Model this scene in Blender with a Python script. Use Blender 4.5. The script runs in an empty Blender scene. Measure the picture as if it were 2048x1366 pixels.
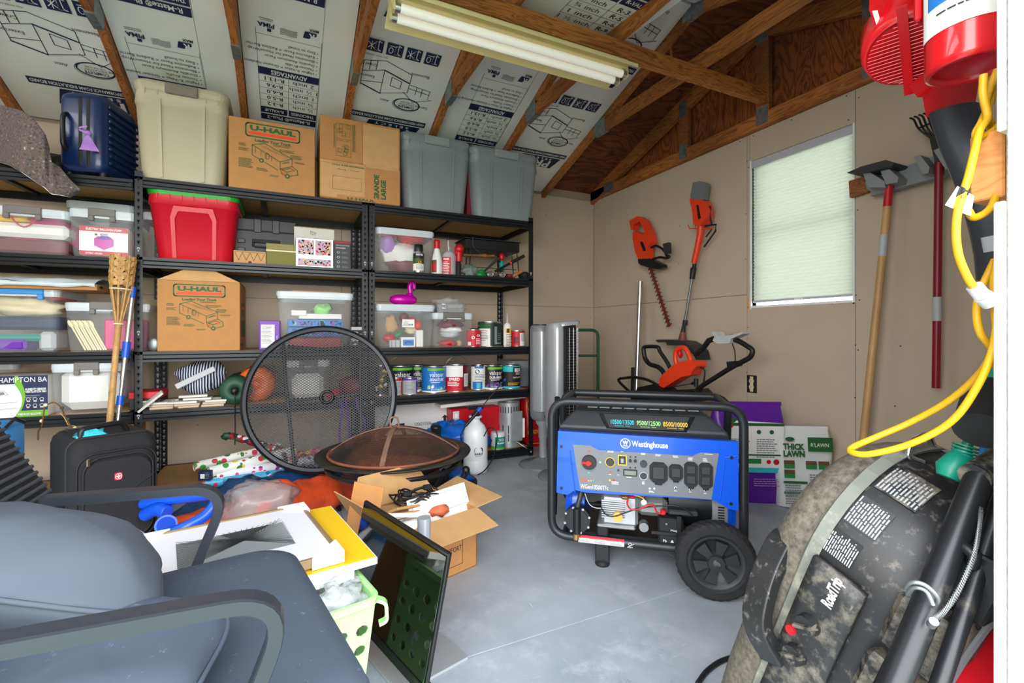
import bpy, bmesh, math, random
from math import sin, cos, pi, radians as R_, sqrt, atan2, tan
from mathutils import Vector as V, Matrix, noise, Euler
random.seed(7)
C = bpy.context.scene.collection
sc = bpy.context.scene

# ---------------------------------------------------------------- camera, sky, exposure
FL, CX, CY, HC = 944.0, 1024.0, 668.0, 0.944           # focal length (px of a 2048 frame), principal point, eye height
YAW = R_(25.53)
FX, FY = sin(YAW), cos(YAW)
RX, RY = cos(YAW), -sin(YAW)
cd = bpy.data.cameras.new('camera'); cam = bpy.data.objects.new('camera', cd); C.objects.link(cam)
cam.location = (0, 0, HC); cam.rotation_euler = (pi/2, 0, -YAW)
cd.sensor_width = 36; cd.lens = FL/2048*36; cd.shift_y = -(683-CY)/2048; cd.clip_start = 0.02; cd.clip_end = 300
sc.camera = cam
vs = sc.view_settings
vs.view_transform = 'Standard'; vs.look = 'None'; vs.gamma = 1; vs.use_curve_mapping = False; vs.exposure = 0.82
w = bpy.data.worlds.new('sky'); sc.world = w; w.use_nodes = True
nt = w.node_tree; nt.nodes.clear()
o_ = nt.nodes.new('ShaderNodeOutputWorld'); b_ = nt.nodes.new('ShaderNodeBackground')
tc = nt.nodes.new('ShaderNodeTexCoord'); sp = nt.nodes.new('ShaderNodeSeparateXYZ'); rp = nt.nodes.new('ShaderNodeValToRGB')
nt.links.new(tc.outputs['Generated'], sp.inputs[0]); nt.links.new(sp.outputs['Z'], rp.inputs[0]); nt.links.new(rp.outputs[0], b_.inputs[0])
rp.color_ramp.elements[0].color = (1.0, 0.985, 0.96, 1); rp.color_ramp.elements[1].color = (0.80, 0.88, 1.0, 1)
b_.inputs[1].default_value = 6.5
nt.links.new(b_.outputs[0], o_.inputs[0])

def arealight(name, loc, rot, sx, sy, power=0, portal=False, col=(1, 1, 1)):
    l = bpy.data.lights.new(name, 'AREA'); l.shape = 'RECTANGLE'; l.size = sx; l.size_y = sy; l.energy = power; l.color = col
    if portal: l.cycles.is_portal = True
    o = bpy.data.objects.new(name, l); C.objects.link(o); o.location = loc; o.rotation_euler = rot
    return o
# portals only guide sampling of the sky through the real openings
arealight('doorway_portal', (-0.45, 0.19, 1.05), (pi/2, 0, 0), 2.5, 2.2, portal=True)

# ---------------------------------------------------------------- pixel -> place helpers (pixels of the 2048 x 1366 photograph)
def ray(px, py):
    u = (px-CX)/FL; v = (CY-py)/FL
    return V((FX+RX*u, FY+RY*u, v))
CAM = V((0, 0, HC))
def onY(px, py, Y): d = ray(px, py); return CAM+d*(Y/d.y)
def onX(px, py, X): d = ray(px, py); return CAM+d*(X/d.x)
def onZ(px, py, Z): d = ray(px, py); return CAM+d*((Z-HC)/d.z)
def onP(px, py, p0, n):
    d = ray(px, py); n = V(n); return CAM+d*((V(p0)-CAM).dot(n)/d.dot(n))
def at(px, py, t): return CAM+ray(px, py)*t
def sx(px, Y): return onY(px, 0, Y).x
def sz(px, py, Y): return onY(px, py, Y).z

# ---------------------------------------------------------------- materials
def lin(h):
    h = h.lstrip('#'); c = [int(h[i:i+2], 16)/255 for i in (0, 2, 4)]
    return [x/12.92 if x <= .04045 else ((x+.055)/1.055)**2.4 for x in c]
MATS = {}
def mat(key, col, rough=.5, metal=0, var=0, vs_=8, bump=0, bs=60, alpha=1, spec=.5, emit=0, dirt=None, ds=5, trans=0, stretch=None, cut=(.5, .7), coat=0):
    if key in MATS: return MATS[key]
    m = bpy.data.materials.new(key); m.use_nodes = True; n = m.node_tree.nodes; L = m.node_tree.links
    p = n['Principled BSDF']; c = lin(col); out = n['Material Output']
    p.inputs['Base Color'].default_value = (*c, 1); p.inputs['Roughness'].default_value = rough; p.inputs['Metallic'].default_value = metal
    p.inputs['Specular IOR Level'].default_value = spec
    if coat: p.inputs['Coat Weight'].default_value = coat
    src = None
    if var or dirt or bump:
        t = n.new('ShaderNodeTexCoord'); mp = n.new('ShaderNodeMapping'); L.new(t.outputs['Object'], mp.inputs[0])
        if stretch: mp.inputs['Scale'].default_value = stretch
    if var:
        nz = n.new('ShaderNodeTexNoise'); nz.inputs['Scale'].default_value = vs_; nz.inputs['Detail'].default_value = 6; L.new(mp.outputs[0], nz.inputs[0])
        mx = n.new('ShaderNodeMix'); mx.data_type = 'RGBA'
        mx.inputs[6].default_value = (*[x*(1-var) for x in c], 1); mx.inputs[7].default_value = (*[min(1, x*(1+var)) for x in c], 1)
        mr = n.new('ShaderNodeMapRange'); mr.inputs[1].default_value = .3; mr.inputs[2].default_value = .7
        L.new(nz.outputs[0], mr.inputs[0]); L.new(mr.outputs[0], mx.inputs[0]); src = mx.outputs[2]
    if dirt:
        nz = n.new('ShaderNodeTexNoise'); nz.inputs['Scale'].default_value = ds; nz.inputs['Detail'].default_value = 9; nz.inputs['Roughness'].default_value = .7
        L.new(mp.outputs[0], nz.inputs[0])
        mr = n.new('ShaderNodeMapRange'); mr.inputs[1].default_value = cut[0]; mr.inputs[2].default_value = cut[1]; L.new(nz.outputs[0], mr.inputs[0])
        mx = n.new('ShaderNodeMix'); mx.data_type = 'RGBA'; mx.inputs[6].default_value = (*c, 1)
        if src: L.new(src, mx.inputs[6])
        mx.inputs[7].default_value = (*lin(dirt), 1); L.new(mr.outputs[0], mx.inputs[0]); src = mx.outputs[2]
    if src: L.new(src, p.inputs['Base Color'])
    if bump:
        nz = n.new('ShaderNodeTexNoise'); nz.inputs['Scale'].default_value = bs; nz.inputs['Detail'].default_value = 4; L.new(mp.outputs[0], nz.inputs[0])
        bp = n.new('ShaderNodeBump'); bp.inputs['Strength'].default_value = bump; bp.inputs['Distance'].default_value = .01
        L.new(nz.outputs[0], bp.inputs['Height']); L.new(bp.outputs[0], p.inputs['Normal'])
    if emit:
        p.inputs['Emission Color'].default_value = (*c, 1); p.inputs['Emission Strength'].default_value = emit
    if alpha < 1:
        tr = n.new('ShaderNodeBsdfTransparent'); ms = n.new('ShaderNodeMixShader'); ms.inputs[0].default_value = alpha
        L.new(tr.outputs[0], ms.inputs[1]); L.new(p.outputs[0], ms.inputs[2]); L.new(ms.outputs[0], out.inputs[0])
    if trans:
        tr = n.new('ShaderNodeBsdfTranslucent'); tr.inputs[0].default_value = (*c, 1); ms = n.new('ShaderNodeMixShader'); ms.inputs[0].default_value = trans
        L.new(p.outputs[0], ms.inputs[1]); L.new(tr.outputs[0], ms.inputs[2]); L.new(ms.outputs[0], out.inputs[0])
    MATS[key] = m; return m
def wood(key, c1, c2, axis=(1, 1, 1), scale=6, rough=.6, dist=6, knots=None):
    m = bpy.data.materials.new(key); m.use_nodes = True; n = m.node_tree.nodes; L = m.node_tree.links; p = n['Principled BSDF']
    t = n.new('ShaderNodeTexCoord'); mp = n.new('ShaderNodeMapping'); mp.inputs['Scale'].default_value = axis; L.new(t.outputs['Object'], mp.inputs[0])
    nz = n.new('ShaderNodeTexNoise'); nz.inputs['Scale'].default_value = scale; nz.inputs['Detail'].default_value = 3; nz.inputs['Distortion'].default_value = 1.2
    L.new(mp.outputs[0], nz.inputs[0])
    mm = n.new('ShaderNodeMath'); mm.operation = 'MULTIPLY'; mm.inputs[1].default_value = dist; L.new(nz.outputs[0], mm.inputs[0])
    fr = n.new('ShaderNodeMath'); fr.operation = 'PINGPONG'; fr.inputs[1].default_value = .5; L.new(mm.outputs[0], fr.inputs[0])
    nz2 = n.new('ShaderNodeTexNoise'); nz2.inputs['Scale'].default_value = 2.2; nz2.inputs['Detail'].default_value = 5; L.new(t.outputs['Object'], nz2.inputs[0])
    cr = n.new('ShaderNodeValToRGB'); cr.color_ramp.elements[0].color = (*lin(c2), 1); cr.color_ramp.elements[1].color = (*lin(c1), 1)
    cr.color_ramp.elements[1].position = .35; L.new(fr.outputs[0], cr.inputs[0])
    mx = n.new('ShaderNodeMix'); mx.data_type = 'RGBA'; mx.blend_type = 'MULTIPLY'; mx.inputs[0].default_value = .7
    cr2 = n.new('ShaderNodeValToRGB'); cr2.color_ramp.elements[0].position = .35; cr2.color_ramp.elements[0].color = (.45, .4, .38, 1); cr2.color_ramp.elements[1].position = .6; cr2.color_ramp.elements[1].color = (1, 1, 1, 1)
    L.new(nz2.outputs[0], cr2.inputs[0]); L.new(cr.outputs[0], mx.inputs[6]); L.new(cr2.outputs[0], mx.inputs[7])
    L.new(mx.outputs[2], p.inputs['Base Color']); p.inputs['Roughness'].default_value = rough
    MATS[key] = m; return m

MT = dict(
 drywall=('#c6b6a0', .85, 0, .04, 3), floor=('#8592a0', .45), white=('#e8e8e8', .6), trim=('#f4f4f2', .7, 0, .03, 20),
 black=('#141518', .45), blackmetal=('#15181c', .4), blackrub=('#17181a', .7, 0, .3, 30), darkgrey=('#2c2f33', .5), grey=('#7d8287', .5), ltgrey=('#b9bdc0', .5),
 steel=('#c9ccce', .3, 1), dullsteel=('#8d9194', .45, .8), chrome=('#dfe2e4', .12, 1), brass=('#b3945a', .35, .8), galv=('#8f979b', .45, .7, .25, 40),
 red=('#c40d1e', .4), darkred=('#6d1020', .5), orange=('#ef3f12', .45), blue=('#0b4fc0', .35), navy=('#12244a', .5), green=('#11853a', .5), lime=('#9be07f', .4),
 yellow=('#f2bd0b', .45), purple=('#6a2aa8', .45), pink=('#d81b78', .35), magenta=('#c400a0', .25), teal=('#0c8f80', .5), cyan=('#28b6cf', .5), skyblue=('#2f8fd6', .5),
 card=('#b8824c', .8, 0, .06, 20), cardin=('#c69a66', .8, 0, .06, 20), cardwhite=('#d9d6cc', .8), paper=('#efeeea', .8), ivory=('#e9dcb0', .5),
 particle=('#c29a63', .8, 0, .12, 60), bamboo=('#b98f55', .5, 0, .2, 25), handlewood=('#c49a66', .45, 0, .15, 10), glass=('#101416', .08),
 ink=('#16244f', .6), inkk=('#1b1b1d', .6), inkg=('#1f5a2c', .6), inko=('#e8481a', .6), inkw=('#f0f0f0', .6), inkbr=('#6a4424', .7), inkgr=('#7b8187', .6), inky=('#f0c020', .5), inkr=('#c81628', .5), inkb=('#1f74c4', .5), inkc=('#2cbcc8', .5),
)
for k, a in MT.items():
    if k != 'floor': mat(k, *a)
def K(k): return MATS[k]

# ---------------------------------------------------------------- mesh builder
def rrect(w, d, r, n=4, cx=0, cy=0):
    r = min(r, w/2*.99, d/2*.99); o = []
    for (sx_, sy_, a0) in ((1, 1, 0), (-1, 1, 90), (-1, -1, 180), (1, -1, 270)):
        for i in range(n+1):
            a = R_(a0+90*i/n); o.append((cx+sx_*(w/2-r)+r*cos(a), cy+sy_*(d/2-r)+r*sin(a)))
    return o
def spline(pts, k=6, closed=False):
    P = [V(p) for p in pts]; n = len(P); o = []
    if n < 3: return P
    rng = range(n) if closed else range(n-1)
    for i in rng:
        p0 = P[(i-1) % n] if (closed or i > 0) else P[0]*2-P[1]; p1 = P[i]; p2 = P[(i+1) % n]
        p3 = P[(i+2) % n] if (closed or i+2 < n) else P[-1]*2-P[-2]
        for j in range(k):
            t = j/k
            o.append(.5*((2*p1)+(-p0+p2)*t+(2*p0-5*p1+4*p2-p3)*t*t+(-p0+3*p1-3*p2+p3)*t**3))
    if not closed: o.append(P[-1])
    return o
def fillet(pts, r, k=5):
    P = [V(p) for p in pts]; o = [P[0]]
    for i in range(1, len(P)-1):
        a = P[i-1]-P[i]; b = P[i+1]-P[i]; rr = min(r, a.length*.48, b.length*.48)
        s = P[i]+a.normalized()*rr; e = P[i]+b.normalized()*rr
        for j in range(k+1):
            t = j/k; o.append(s*(1-t)**2+P[i]*2*t*(1-t)+e*t*t)
    o.append(P[-1]); return o
_txt = {}
def textgeo(s, bold=0):
    key = (s, bold)
    if key not in _txt:
        c = bpy.data.curves.new('t', 'FONT'); c.body = s; c.size = 1; c.resolution_u = 2; c.offset = bold
        o = bpy.data.objects.new('t', c); me = bpy.data.meshes.new_from_object(o)
        vs_ = [tuple(v.co[:2]) for v in me.vertices]; fs = [tuple(p.vertices) for p in me.polygons]
        bpy.data.objects.remove(o); bpy.data.curves.remove(c); bpy.data.meshes.remove(me)
        if not vs_: vs_ = [(0, 0)]
        _txt[key] = (vs_, fs, min(v[0] for v in vs_), max(v[0] for v in vs_))
    return _txt[key]
class M:
    def __init__(s): s.v = []; s.f = []; s.m = []; s.s = []; s.T = None; s.keys = []; s.cur = 'grey'
    def mi(s, k):
        if k not in s.keys: s.keys.append(k)
        return s.keys.index(k)
    def add(s, vs_, fs, mat=None, smooth=False):
        b = len(s.v); i = s.mi(mat or s.cur)
        if s.T is None: s.v.extend([tuple(x) for x in vs_])
        else: s.v.extend([tuple(s.T @ V(x)) for x in vs_])
        for f in fs: s.f.append([b+q for q in f]); s.m.append(i); s.s.append(smooth)
        return s
    def box(s, a, b, mat=None, bev=0):
        x0, x1 = sorted((a[0], b[0])); y0, y1 = sorted((a[1], b[1])); z0, z1 = sorted((a[2], b[2]))
        if bev:
            bev = min(bev, (x1-x0)*.45, (y1-y0)*.45, (z1-z0)*.45)
            vs_ = []; idx = {}
            for ix, X in enumerate((x0, x1)):
                for iy, Y in enumerate((y0, y1)):
                    for iz, Z in enumerate((z0, z1)):
                        dx = bev if ix == 0 else -bev; dy = bev if iy == 0 else -bev; dz = bev if iz == 0 else -bev
                        idx[ix, iy, iz, 0] = len(vs_); vs_.append((X, Y+dy, Z+dz))
                        idx[ix, iy, iz, 1] = len(vs_); vs_.append((X+dx, Y, Z+dz))
                        idx[ix, iy, iz, 2] = len(vs_); vs_.append((X+dx, Y+dy, Z))
            g = lambda a, b, c, k: idx[a, b, c, k]
            fs = [[g(0,0,0,0),g(0,0,1,0),g(0,1,1,0),g(0,1,0,0)], [g(1,0,0,0),g(1,1,0,0),g(1,1,1,0),g(1,0,1,0)],
                  [g(0,0,0,1),g(1,0,0,1),g(1,0,1,1),g(0,0,1,1)], [g(0,1,0,1),g(0,1,1,1),g(1,1,1,1),g(1,1,0,1)],
                  [g(0,0,0,2),g(0,1,0,2),g(1,1,0,2),g(1,0,0,2)], [g(0,0,1,2),g(1,0,1,2),g(1,1,1,2),g(0,1,1,2)]]
            for i in (0, 1):
                for j in (0, 1):
                    fs.append([g(i,j,0,0),g(i,j,1,0),g(i,j,1,1),g(i,j,0,1)])
                    fs.append([g(i,0,j,0),g(i,1,j,0),g(i,1,j,2),g(i,0,j,2)])
                    fs.append([g(0,i,j,1),g(1,i,j,1),g(1,i,j,2),g(0,i,j,2)])
                    for k in (0, 1): fs.append([g(i,j,k,0),g(i,j,k,1),g(i,j,k,2)])
            return s.add(vs_, fs, mat)
        vs_ = [(x0,y0,z0),(x1,y0,z0),(x1,y1,z0),(x0,y1,z0),(x0,y0,z1),(x1,y0,z1),(x1,y1,z1),(x0,y1,z1)]
        return s.add(vs_, [(0,3,2,1),(4,5,6,7),(0,1,5,4),(1,2,6,5),(2,3,7,6),(3,0,4,7)], mat)
    def loft(s, rings, mat=None, smooth=True, caps=(1, 1), closed=True):
        n = len(rings[0]); vs_ = [p for r in rings for p in r]; fs = []
        for i in range(len(rings)-1):
            for j in range(n if closed else n-1):
                a = i*n+j; b = i*n+(j+1) % n; fs.append((a, b, b+n, a+n))
        s.add(vs_, fs, mat, smooth)
        if closed and caps[0]: s.add(rings[0], [list(range(n))[::-1]], mat)
        if closed and caps[1]: s.add(rings[-1], [list(range(n))], mat)
        return s
    def cyl(s, p0, p1, r0, r1=None, seg=16, mat=None, caps=(1, 1)):
        return s.tube([p0, p1], [r0, r0 if r1 is None else r1], seg, mat, caps=caps)
    def tube(s, pts, r, seg=8, mat=None, closed=False, caps=(1, 1), flat=None):
        P = [V(p) for p in pts]; n = len(P); rings = []; up = None
        rad = r if isinstance(r, (list, tuple)) else [r]*n
        for i in range(n):
            if closed: t = (P[(i+1) % n]-P[i-1])
            else: t = P[min(i+1, n-1)]-P[max(i-1, 0)]
            if t.length < 1e-9: t = V((0, 0, 1))
            t.normalize()
            if up is None:
                a = V((0, 0, 1)) if abs(t.z) < .9 else V((1, 0, 0))
                up = (a-t*a.dot(t)).normalized()
            else:
                up = up-t*up.dot(t); up = up.normalized() if up.length > 1e-6 else V((0, 0, 1))
            sd = t.cross(up); rr = rad[i]
            if flat: rings.append([P[i]+sd*(a*1)+up*(b*1) for a, b in flat])
            else: rings.append([P[i]+sd*cos(2*pi*k/seg)*rr+up*sin(2*pi*k/seg)*rr for k in range(seg)])
        if closed: rings.append(rings[0]); caps = (0, 0)
        return s.loft(rings, mat, flat is None or len(flat) > 8, caps)
    def lathe(s, prof, seg=24, mat=None, smooth=True, caps=(1, 1), c=(0, 0, 0)):
        return s.loft([[(c[0]+r*cos(2*pi*k/seg), c[1]+r*sin(2*pi*k/seg), c[2]+z) for k in range(seg)] for r, z in prof], mat, smooth, caps)
    def prism(s, poly, z0, z1, mat=None, plane='xy'):
        def q(p, z): return (p[0], p[1], z) if plane == 'xy' else ((p[0], z, p[1]) if plane == 'xz' else (z, p[0], p[1]))
        return s.loft([[q(p, z0) for p in poly], [q(p, z1) for p in poly]], mat, False)
    def grid(s, fn, nu, nv, mat=None, smooth=True, wrap=False):
        vs_ = [fn(i/nu, j/nv) for i in range(nu+1) for j in range(nv+1)]
        fs = [(i*(nv+1)+j, (i+1)*(nv+1)+j, (i+1)*(nv+1)+j+1, i*(nv+1)+j+1) for i in range(nu) for j in range(nv)]
        return s.add(vs_, fs, mat, smooth)
    def ell(s, c, r, seg=14, rings=9, mat=None, e=1, nz=0, nsc=6, seed=0, flatb=None):
        rs = []
        def sg(x, p): return math.copysign(abs(x)**p, x)
        for i in range(rings+1):
            ph = -pi/2+pi*i/rings; row = []
            for k in range(seg):
                th = 2*pi*k/seg
                d = V((sg(cos(ph), e)*sg(cos(th), e), sg(cos(ph), e)*sg(sin(th), e), sg(sin(ph), e)))
                f = 1+(noise.noise(V((d.x*nsc*.3+seed*3.1, d.y*nsc*.3, d.z*nsc*.3+seed)))*nz*2.2+noise.noise(V((d.x*nsc, d.y*nsc+seed*1.7, d.z*nsc)))*nz*.8 if nz else 0)
                if nz and (i == 0 or i == rings): f = 1
                p = V((d.x*r[0]*f, d.y*r[1]*f, d.z*r[2]*f))
                if flatb is not None: p.z = max(p.z, -r[2]*flatb)
                row.append(V(c)+p)
            rs.append(row)
        return s.loft(rs, mat, True, (0, 0))
    def quad(s, a, b, c, d, mat=None): return s.add([a, b, c, d], [(0, 1, 2, 3)], mat)
    def mesh(s, name):
        me = bpy.data.meshes.new(name); me.from_pydata(s.v, [], s.f)
        for k in s.keys: me.materials.append(MATS[k])
        me.polygons.foreach_set('material_index', s.m); me.polygons.foreach_set('use_smooth', s.s); me.update()
        return me
    def part(s, name, parent, label=None, world=False, kind=None):
        o = bpy.data.objects.new(name, s.mesh(name)); C.objects.link(o)
        if parent is not None:
            o.parent = parent
            if world: o.matrix_parent_inverse = wm(parent).inverted()
        if label: o['label'] = label
        if kind: o['kind'] = kind
        return o
    def thing(s, name, label, cat, loc=(0, 0, 0), rz=0, group=None, rot=None):
        o = bpy.data.objects.new(name, s.mesh(name)); C.objects.link(o); o.location = loc
        o.rotation_euler = rot or (0, 0, rz); o['label'] = label; o['category'] = cat
        if group: o['group'] = group
        return o
    def structure(s, name, parent=None):
        o = bpy.data.objects.new(name, s.mesh(name)); C.objects.link(o); o['kind'] = 'structure'
        if parent is not None: o.parent = parent
        return o
def wm(o):
    m = Matrix.LocRotScale(o.location, o.rotation_euler, o.scale)
    return wm(o.parent) @ o.matrix_parent_inverse @ m if o.parent else m
def thing(name, label, cat, loc=(0, 0, 0), rz=0, group=None, rot=None):
    o = bpy.data.objects.new(name, None); C.objects.link(o); o.location = loc; o.rotation_euler = rot or (0, 0, rz)
    o.empty_display_size = .05; o['label'] = label; o['category'] = cat
    if group: o['group'] = group
    return o
def copy_tree(o, parent=None, label=None, loc=None, rot=None):
    c = o.copy(); C.objects.link(c)
    if parent is not None: c.parent = parent
    if label: c['label'] = label
    if loc is not None: c.location = loc
    if rot is not None: c.rotation_euler = rot
    for ch in list(o.children): copy_tree(ch, c)
    return c
class Pr:
    """flat print: 2-D shapes set on a surface. frame = origin, x direction, y direction"""
    def __init__(s, o, x, y, off=.0012):
        s.o = V(o); s.x = V(x).normalized(); s.y = V(y).normalized(); s.n = s.x.cross(s.y); s.off = off; s.m = M(); s.k = 0
    def p(s, x, y): return s.o+s.x*x+s.y*y+s.n*(s.off+s.k*.00012)
    def poly(s, pts, mat): s.k += 1; s.m.add([s.p(*q) for q in pts], [list(range(len(pts)))], mat); return s
    def rect(s, x0, y0, x1, y1, mat): return s.poly([(x0, y0), (x1, y0), (x1, y1), (x0, y1)], mat)
    def line(s, pts, w_, mat, closed=False):
        if closed: pts = list(pts)+[pts[0]]
        for a, b in zip(pts, pts[1:]):
            dx, dy = b[0]-a[0], b[1]-a[1]; l = sqrt(dx*dx+dy*dy) or 1; nx, ny = -dy/l*w_/2, dx/l*w_/2; ex, ey = dx/l*w_*.3, dy/l*w_*.3
            s.m.add([s.p(a[0]+nx-ex, a[1]+ny-ey), s.p(a[0]-nx-ex, a[1]-ny-ey), s.p(b[0]-nx+ex, b[1]-ny+ey), s.p(b[0]+nx+ex, b[1]+ny+ey)], [(0, 1, 2, 3)], mat)
        s.k += 1; return s
    def frame(s, x0, y0, x1, y1, w_, mat): return s.line([(x0, y0), (x1, y0), (x1, y1), (x0, y1)], w_, mat, True)
    def ring(s, cx, cy, rx, ry, w_, mat, n=24): return s.line([(cx+rx*cos(2*pi*i/n), cy+ry*sin(2*pi*i/n)) for i in range(n)], w_, mat, True)
    def disc(s, cx, cy, r, mat, n=16, ry=None): return s.poly([(cx+r*cos(2*pi*i/n), cy+(ry or r)*sin(2*pi*i/n)) for i in range(n)], mat)
    def text(s, t, x, y, h, mat='inkk', w=None, al='c', bold=0, rot=0):
        vs_, fs, a, b = textgeo(t, bold); s.k += 1
        k = h/.7; kx = k if w is None else w/max(b-a, 1e-6)
        x0 = {'c': -(a+b)/2, 'l': -a, 'r': -b}[al]; ca, sa = cos(rot), sin(rot)
        o = []
        for q in vs_:
            X = (q[0]+x0)*kx; Y = q[1]*k; o.append(s.p(x+X*ca-Y*sa, y+X*sa+Y*ca))
        s.m.add(o, fs, mat); return s
    def lines(s, x, y, w_, n, dy, mat='inkgr', h=None):   # rows of unreadable small print
        for i in range(n):
            xx = x; yy = y-i*dy; e = x+w_*random.uniform(.7, 1)
            while xx < e:
                l = random.uniform(.06, .16)*w_; s.rect(xx, yy, min(xx+l, e), yy+(h or dy*.45), mat); s.k -= 1; xx += l+w_*.02
        s.k += 1; return s
    def part(s, name, parent, label=None, world=False): return s.m.part(name, parent, label, world)
def front(w_, h_, d=0, y=0, **k): return Pr((0, y, 0), (1, 0, 0), (0, 0, 1), **k)   # print on a face that looks along -y
# ---------------------------------------------------------------- extra materials
wood('rafterwood', '#a8693a', '#8a4c22', (3, 3, 14), 1.2, .65, 9)
wood('rafteryz', '#c27a3e', '#8f4f20', (14, 1.2, 14), 1.5, .65, 8)
wood('beamx', '#c47c40', '#8a4a1e', (1.2, 14, 14), 1.6, .6, 9)
wood('ply', '#8c4a22', '#572811', (1.0, 2.2, 4), 1.4, .75, 11)
wood('gableply', '#a0551f', '#632d0e', (5, 5, 1.2), 1.3, .7, 12)
wood('blockwood', '#f2a860', '#dd9048', (6, 6, 20), 1.5, .6, 4)
wood('tablewood', '#c08038', '#9a5a20', (8, 8, 1), 1.5, .5, 5)
mat('foil', '#f0f0f2', .5, 0, .05, 3, bump=.05, bs=4)
mat('foiledge', '#d8cfa0', .8)
mat('lawn', '#66785a', .9, 0, .3, 6)
mat('blind', '#cbd4c6', .8, trans=.09)
mat('cream', '#e2d09c', .5, 0, .03, 6)
mat('tube', '#e9e6dc', .3, emit=.2)
mat('panedglass', '#ffffff', .05, alpha=.08)
def floor_mat():
    m = bpy.data.materials.new('floor'); m.use_nodes = True; n = m.node_tree.nodes; L = m.node_tree.links; p = n['Principled BSDF']
    t = n.new('ShaderNodeTexCoord')
    def nz(sc_, det=6, st=(1, 1, 1), rot=0, rough=.6, dist=0):
        mp = n.new('ShaderNodeMapping'); mp.inputs['Scale'].default_value = st; mp.inputs['Rotation'].default_value = (0, 0, rot); L.new(t.outputs['Object'], mp.inputs[0])
        a = n.new('ShaderNodeTexNoise'); a.inputs['Scale'].default_value = sc_; a.inputs['Detail'].default_value = det; a.inputs['Roughness'].default_value = rough
        a.inputs['Distortion'].default_value = dist; L.new(mp.outputs[0], a.inputs[0]); return a.outputs[0]
    def mr(x, a, b):
        q = n.new('ShaderNodeMapRange'); q.inputs[1].default_value = a; q.inputs[2].default_value = b; L.new(x, q.inputs[0]); return q.outputs[0]
    def mix(f, a, b):
        x = n.new('ShaderNodeMix'); x.data_type = 'RGBA'; L.new(f, x.inputs[0])
        if isinstance(a, str): x.inputs[6].default_value = (*lin(a), 1)
        else: L.new(a, x.inputs[6])
        x.inputs[7].default_value = (*lin(b), 1); return x.outputs[2]
    c = mix(mr(nz(1.6, 8), .35, .68), '#929aa2', '#b6bdc4')
    c = mix(mr(nz(5, 9, (1, 1, 1), 0, .75), .52, .72), c, '#bfc5cb')
    c = mix(mr(nz(14, 5, (1, 18, 1), .6, .6), .66, .74), c, '#dde1e4')
    c = mix(mr(nz(9, 5, (16, 1, 1), .5, .6, .3), .68, .76), c, '#e4e7ea')
    c = mix(mr(nz(60, 3), .70, .76), c, '#b9a99a')
    c = mix(mr(nz(2.6, 9, (1, 1, 1), .3, .75), .62, .70), c, '#646c74')
    L.new(c, p.inputs['Base Color'])
    rr = n.new('ShaderNodeMapRange'); rr.inputs[3].default_value = .3; rr.inputs[4].default_value = .6; L.new(nz(4, 6), rr.inputs[0]); L.new(rr.outputs[0], p.inputs['Roughness'])
    bp = n.new('ShaderNodeBump'); bp.inputs['Strength'].default_value = .12; bp.inputs['Distance'].default_value = .004
    L.new(nz(7, 6, (1, 9, 1), .55), bp.inputs['Height']); L.new(bp.outputs[0], p.inputs['Normal']); MATS['floor'] = m
floor_mat()

# ---------------------------------------------------------------- the room
XW, YB, ZT, XL, YF = 2.78, 3.92, 2.27, -2.15, 0.26
fl = M(); fl.box((XL-.1, .12, -.03), (XW+.1, YB+.1, -.018), 'black'); flo = fl.structure('floor')
for x0, x1, y0, y1 in ((XL, -.96, .12, YB), (-.96, .26, .12, 2.32), (-.96, .26, 2.32, YB), (.26, 1.478, .12, 1.30), (.26, 1.478, 1.30, YB), (1.478, XW+.05, .12, 2.60), (1.478, XW+.05, 2.60, YB)):
    m = M(); m.box((x0+.001, y0+.001, -.018), (x1-.001, y1-.001, 0), 'floor', .0012); m.part('floor_board', flo)
m = M(); m.box((-14, -14, -.5), (14, .1, -.3), 'lawn'); m.structure('ground')
def boards(parent, axis, pos, rects, mat='drywall'):
    for a0, a1, z0, z1 in rects:
        m = M(); g = .0016
        if axis == 'x': m.box((pos, a0+g, z0+g), (pos+.012, a1-g, z1-g), mat, .001)
        else: m.box((a0+g, pos, z0+g), (a1-g, pos+.012, z1-g), mat, .001)
        m.part('drywall_board', parent)
WY0, WY1, WZ0, WZ1 = 1.519, 2.141, 1.128, 2.088
mat('studdark', '#a89684', .8)
m = M()   # framing behind the right wall's boards, with the window opening left free
m.box((XW+.012, .1, -.02), (XW+.05, WY0, ZT), 'studdark'); m.box((XW+.012, WY1, -.02), (XW+.05, YB+.1, ZT), 'studdark')
m.box((XW+.012, WY0, -.02), (XW+.05, WY1, WZ0-.03), 'studdark'); m.box((XW+.012, WY0, WZ1+.01), (XW+.05, WY1, ZT), 'studdark')
wr = m.structure('wall_right')
ys = onX(1494, 900, XW).y; ye = onX(1711, 900, XW).y
boards(wr, 'x', XW, [(ys, YB, 1.207, ZT), (ys, YB, 0, 1.207), (ye, ys, 0, WZ0-.01), (ye, WY1+.01, WZ1, ZT), (WY1+.01, ys, WZ0, ZT), (.27, ye, 0, ZT)])
m = M()
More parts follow.
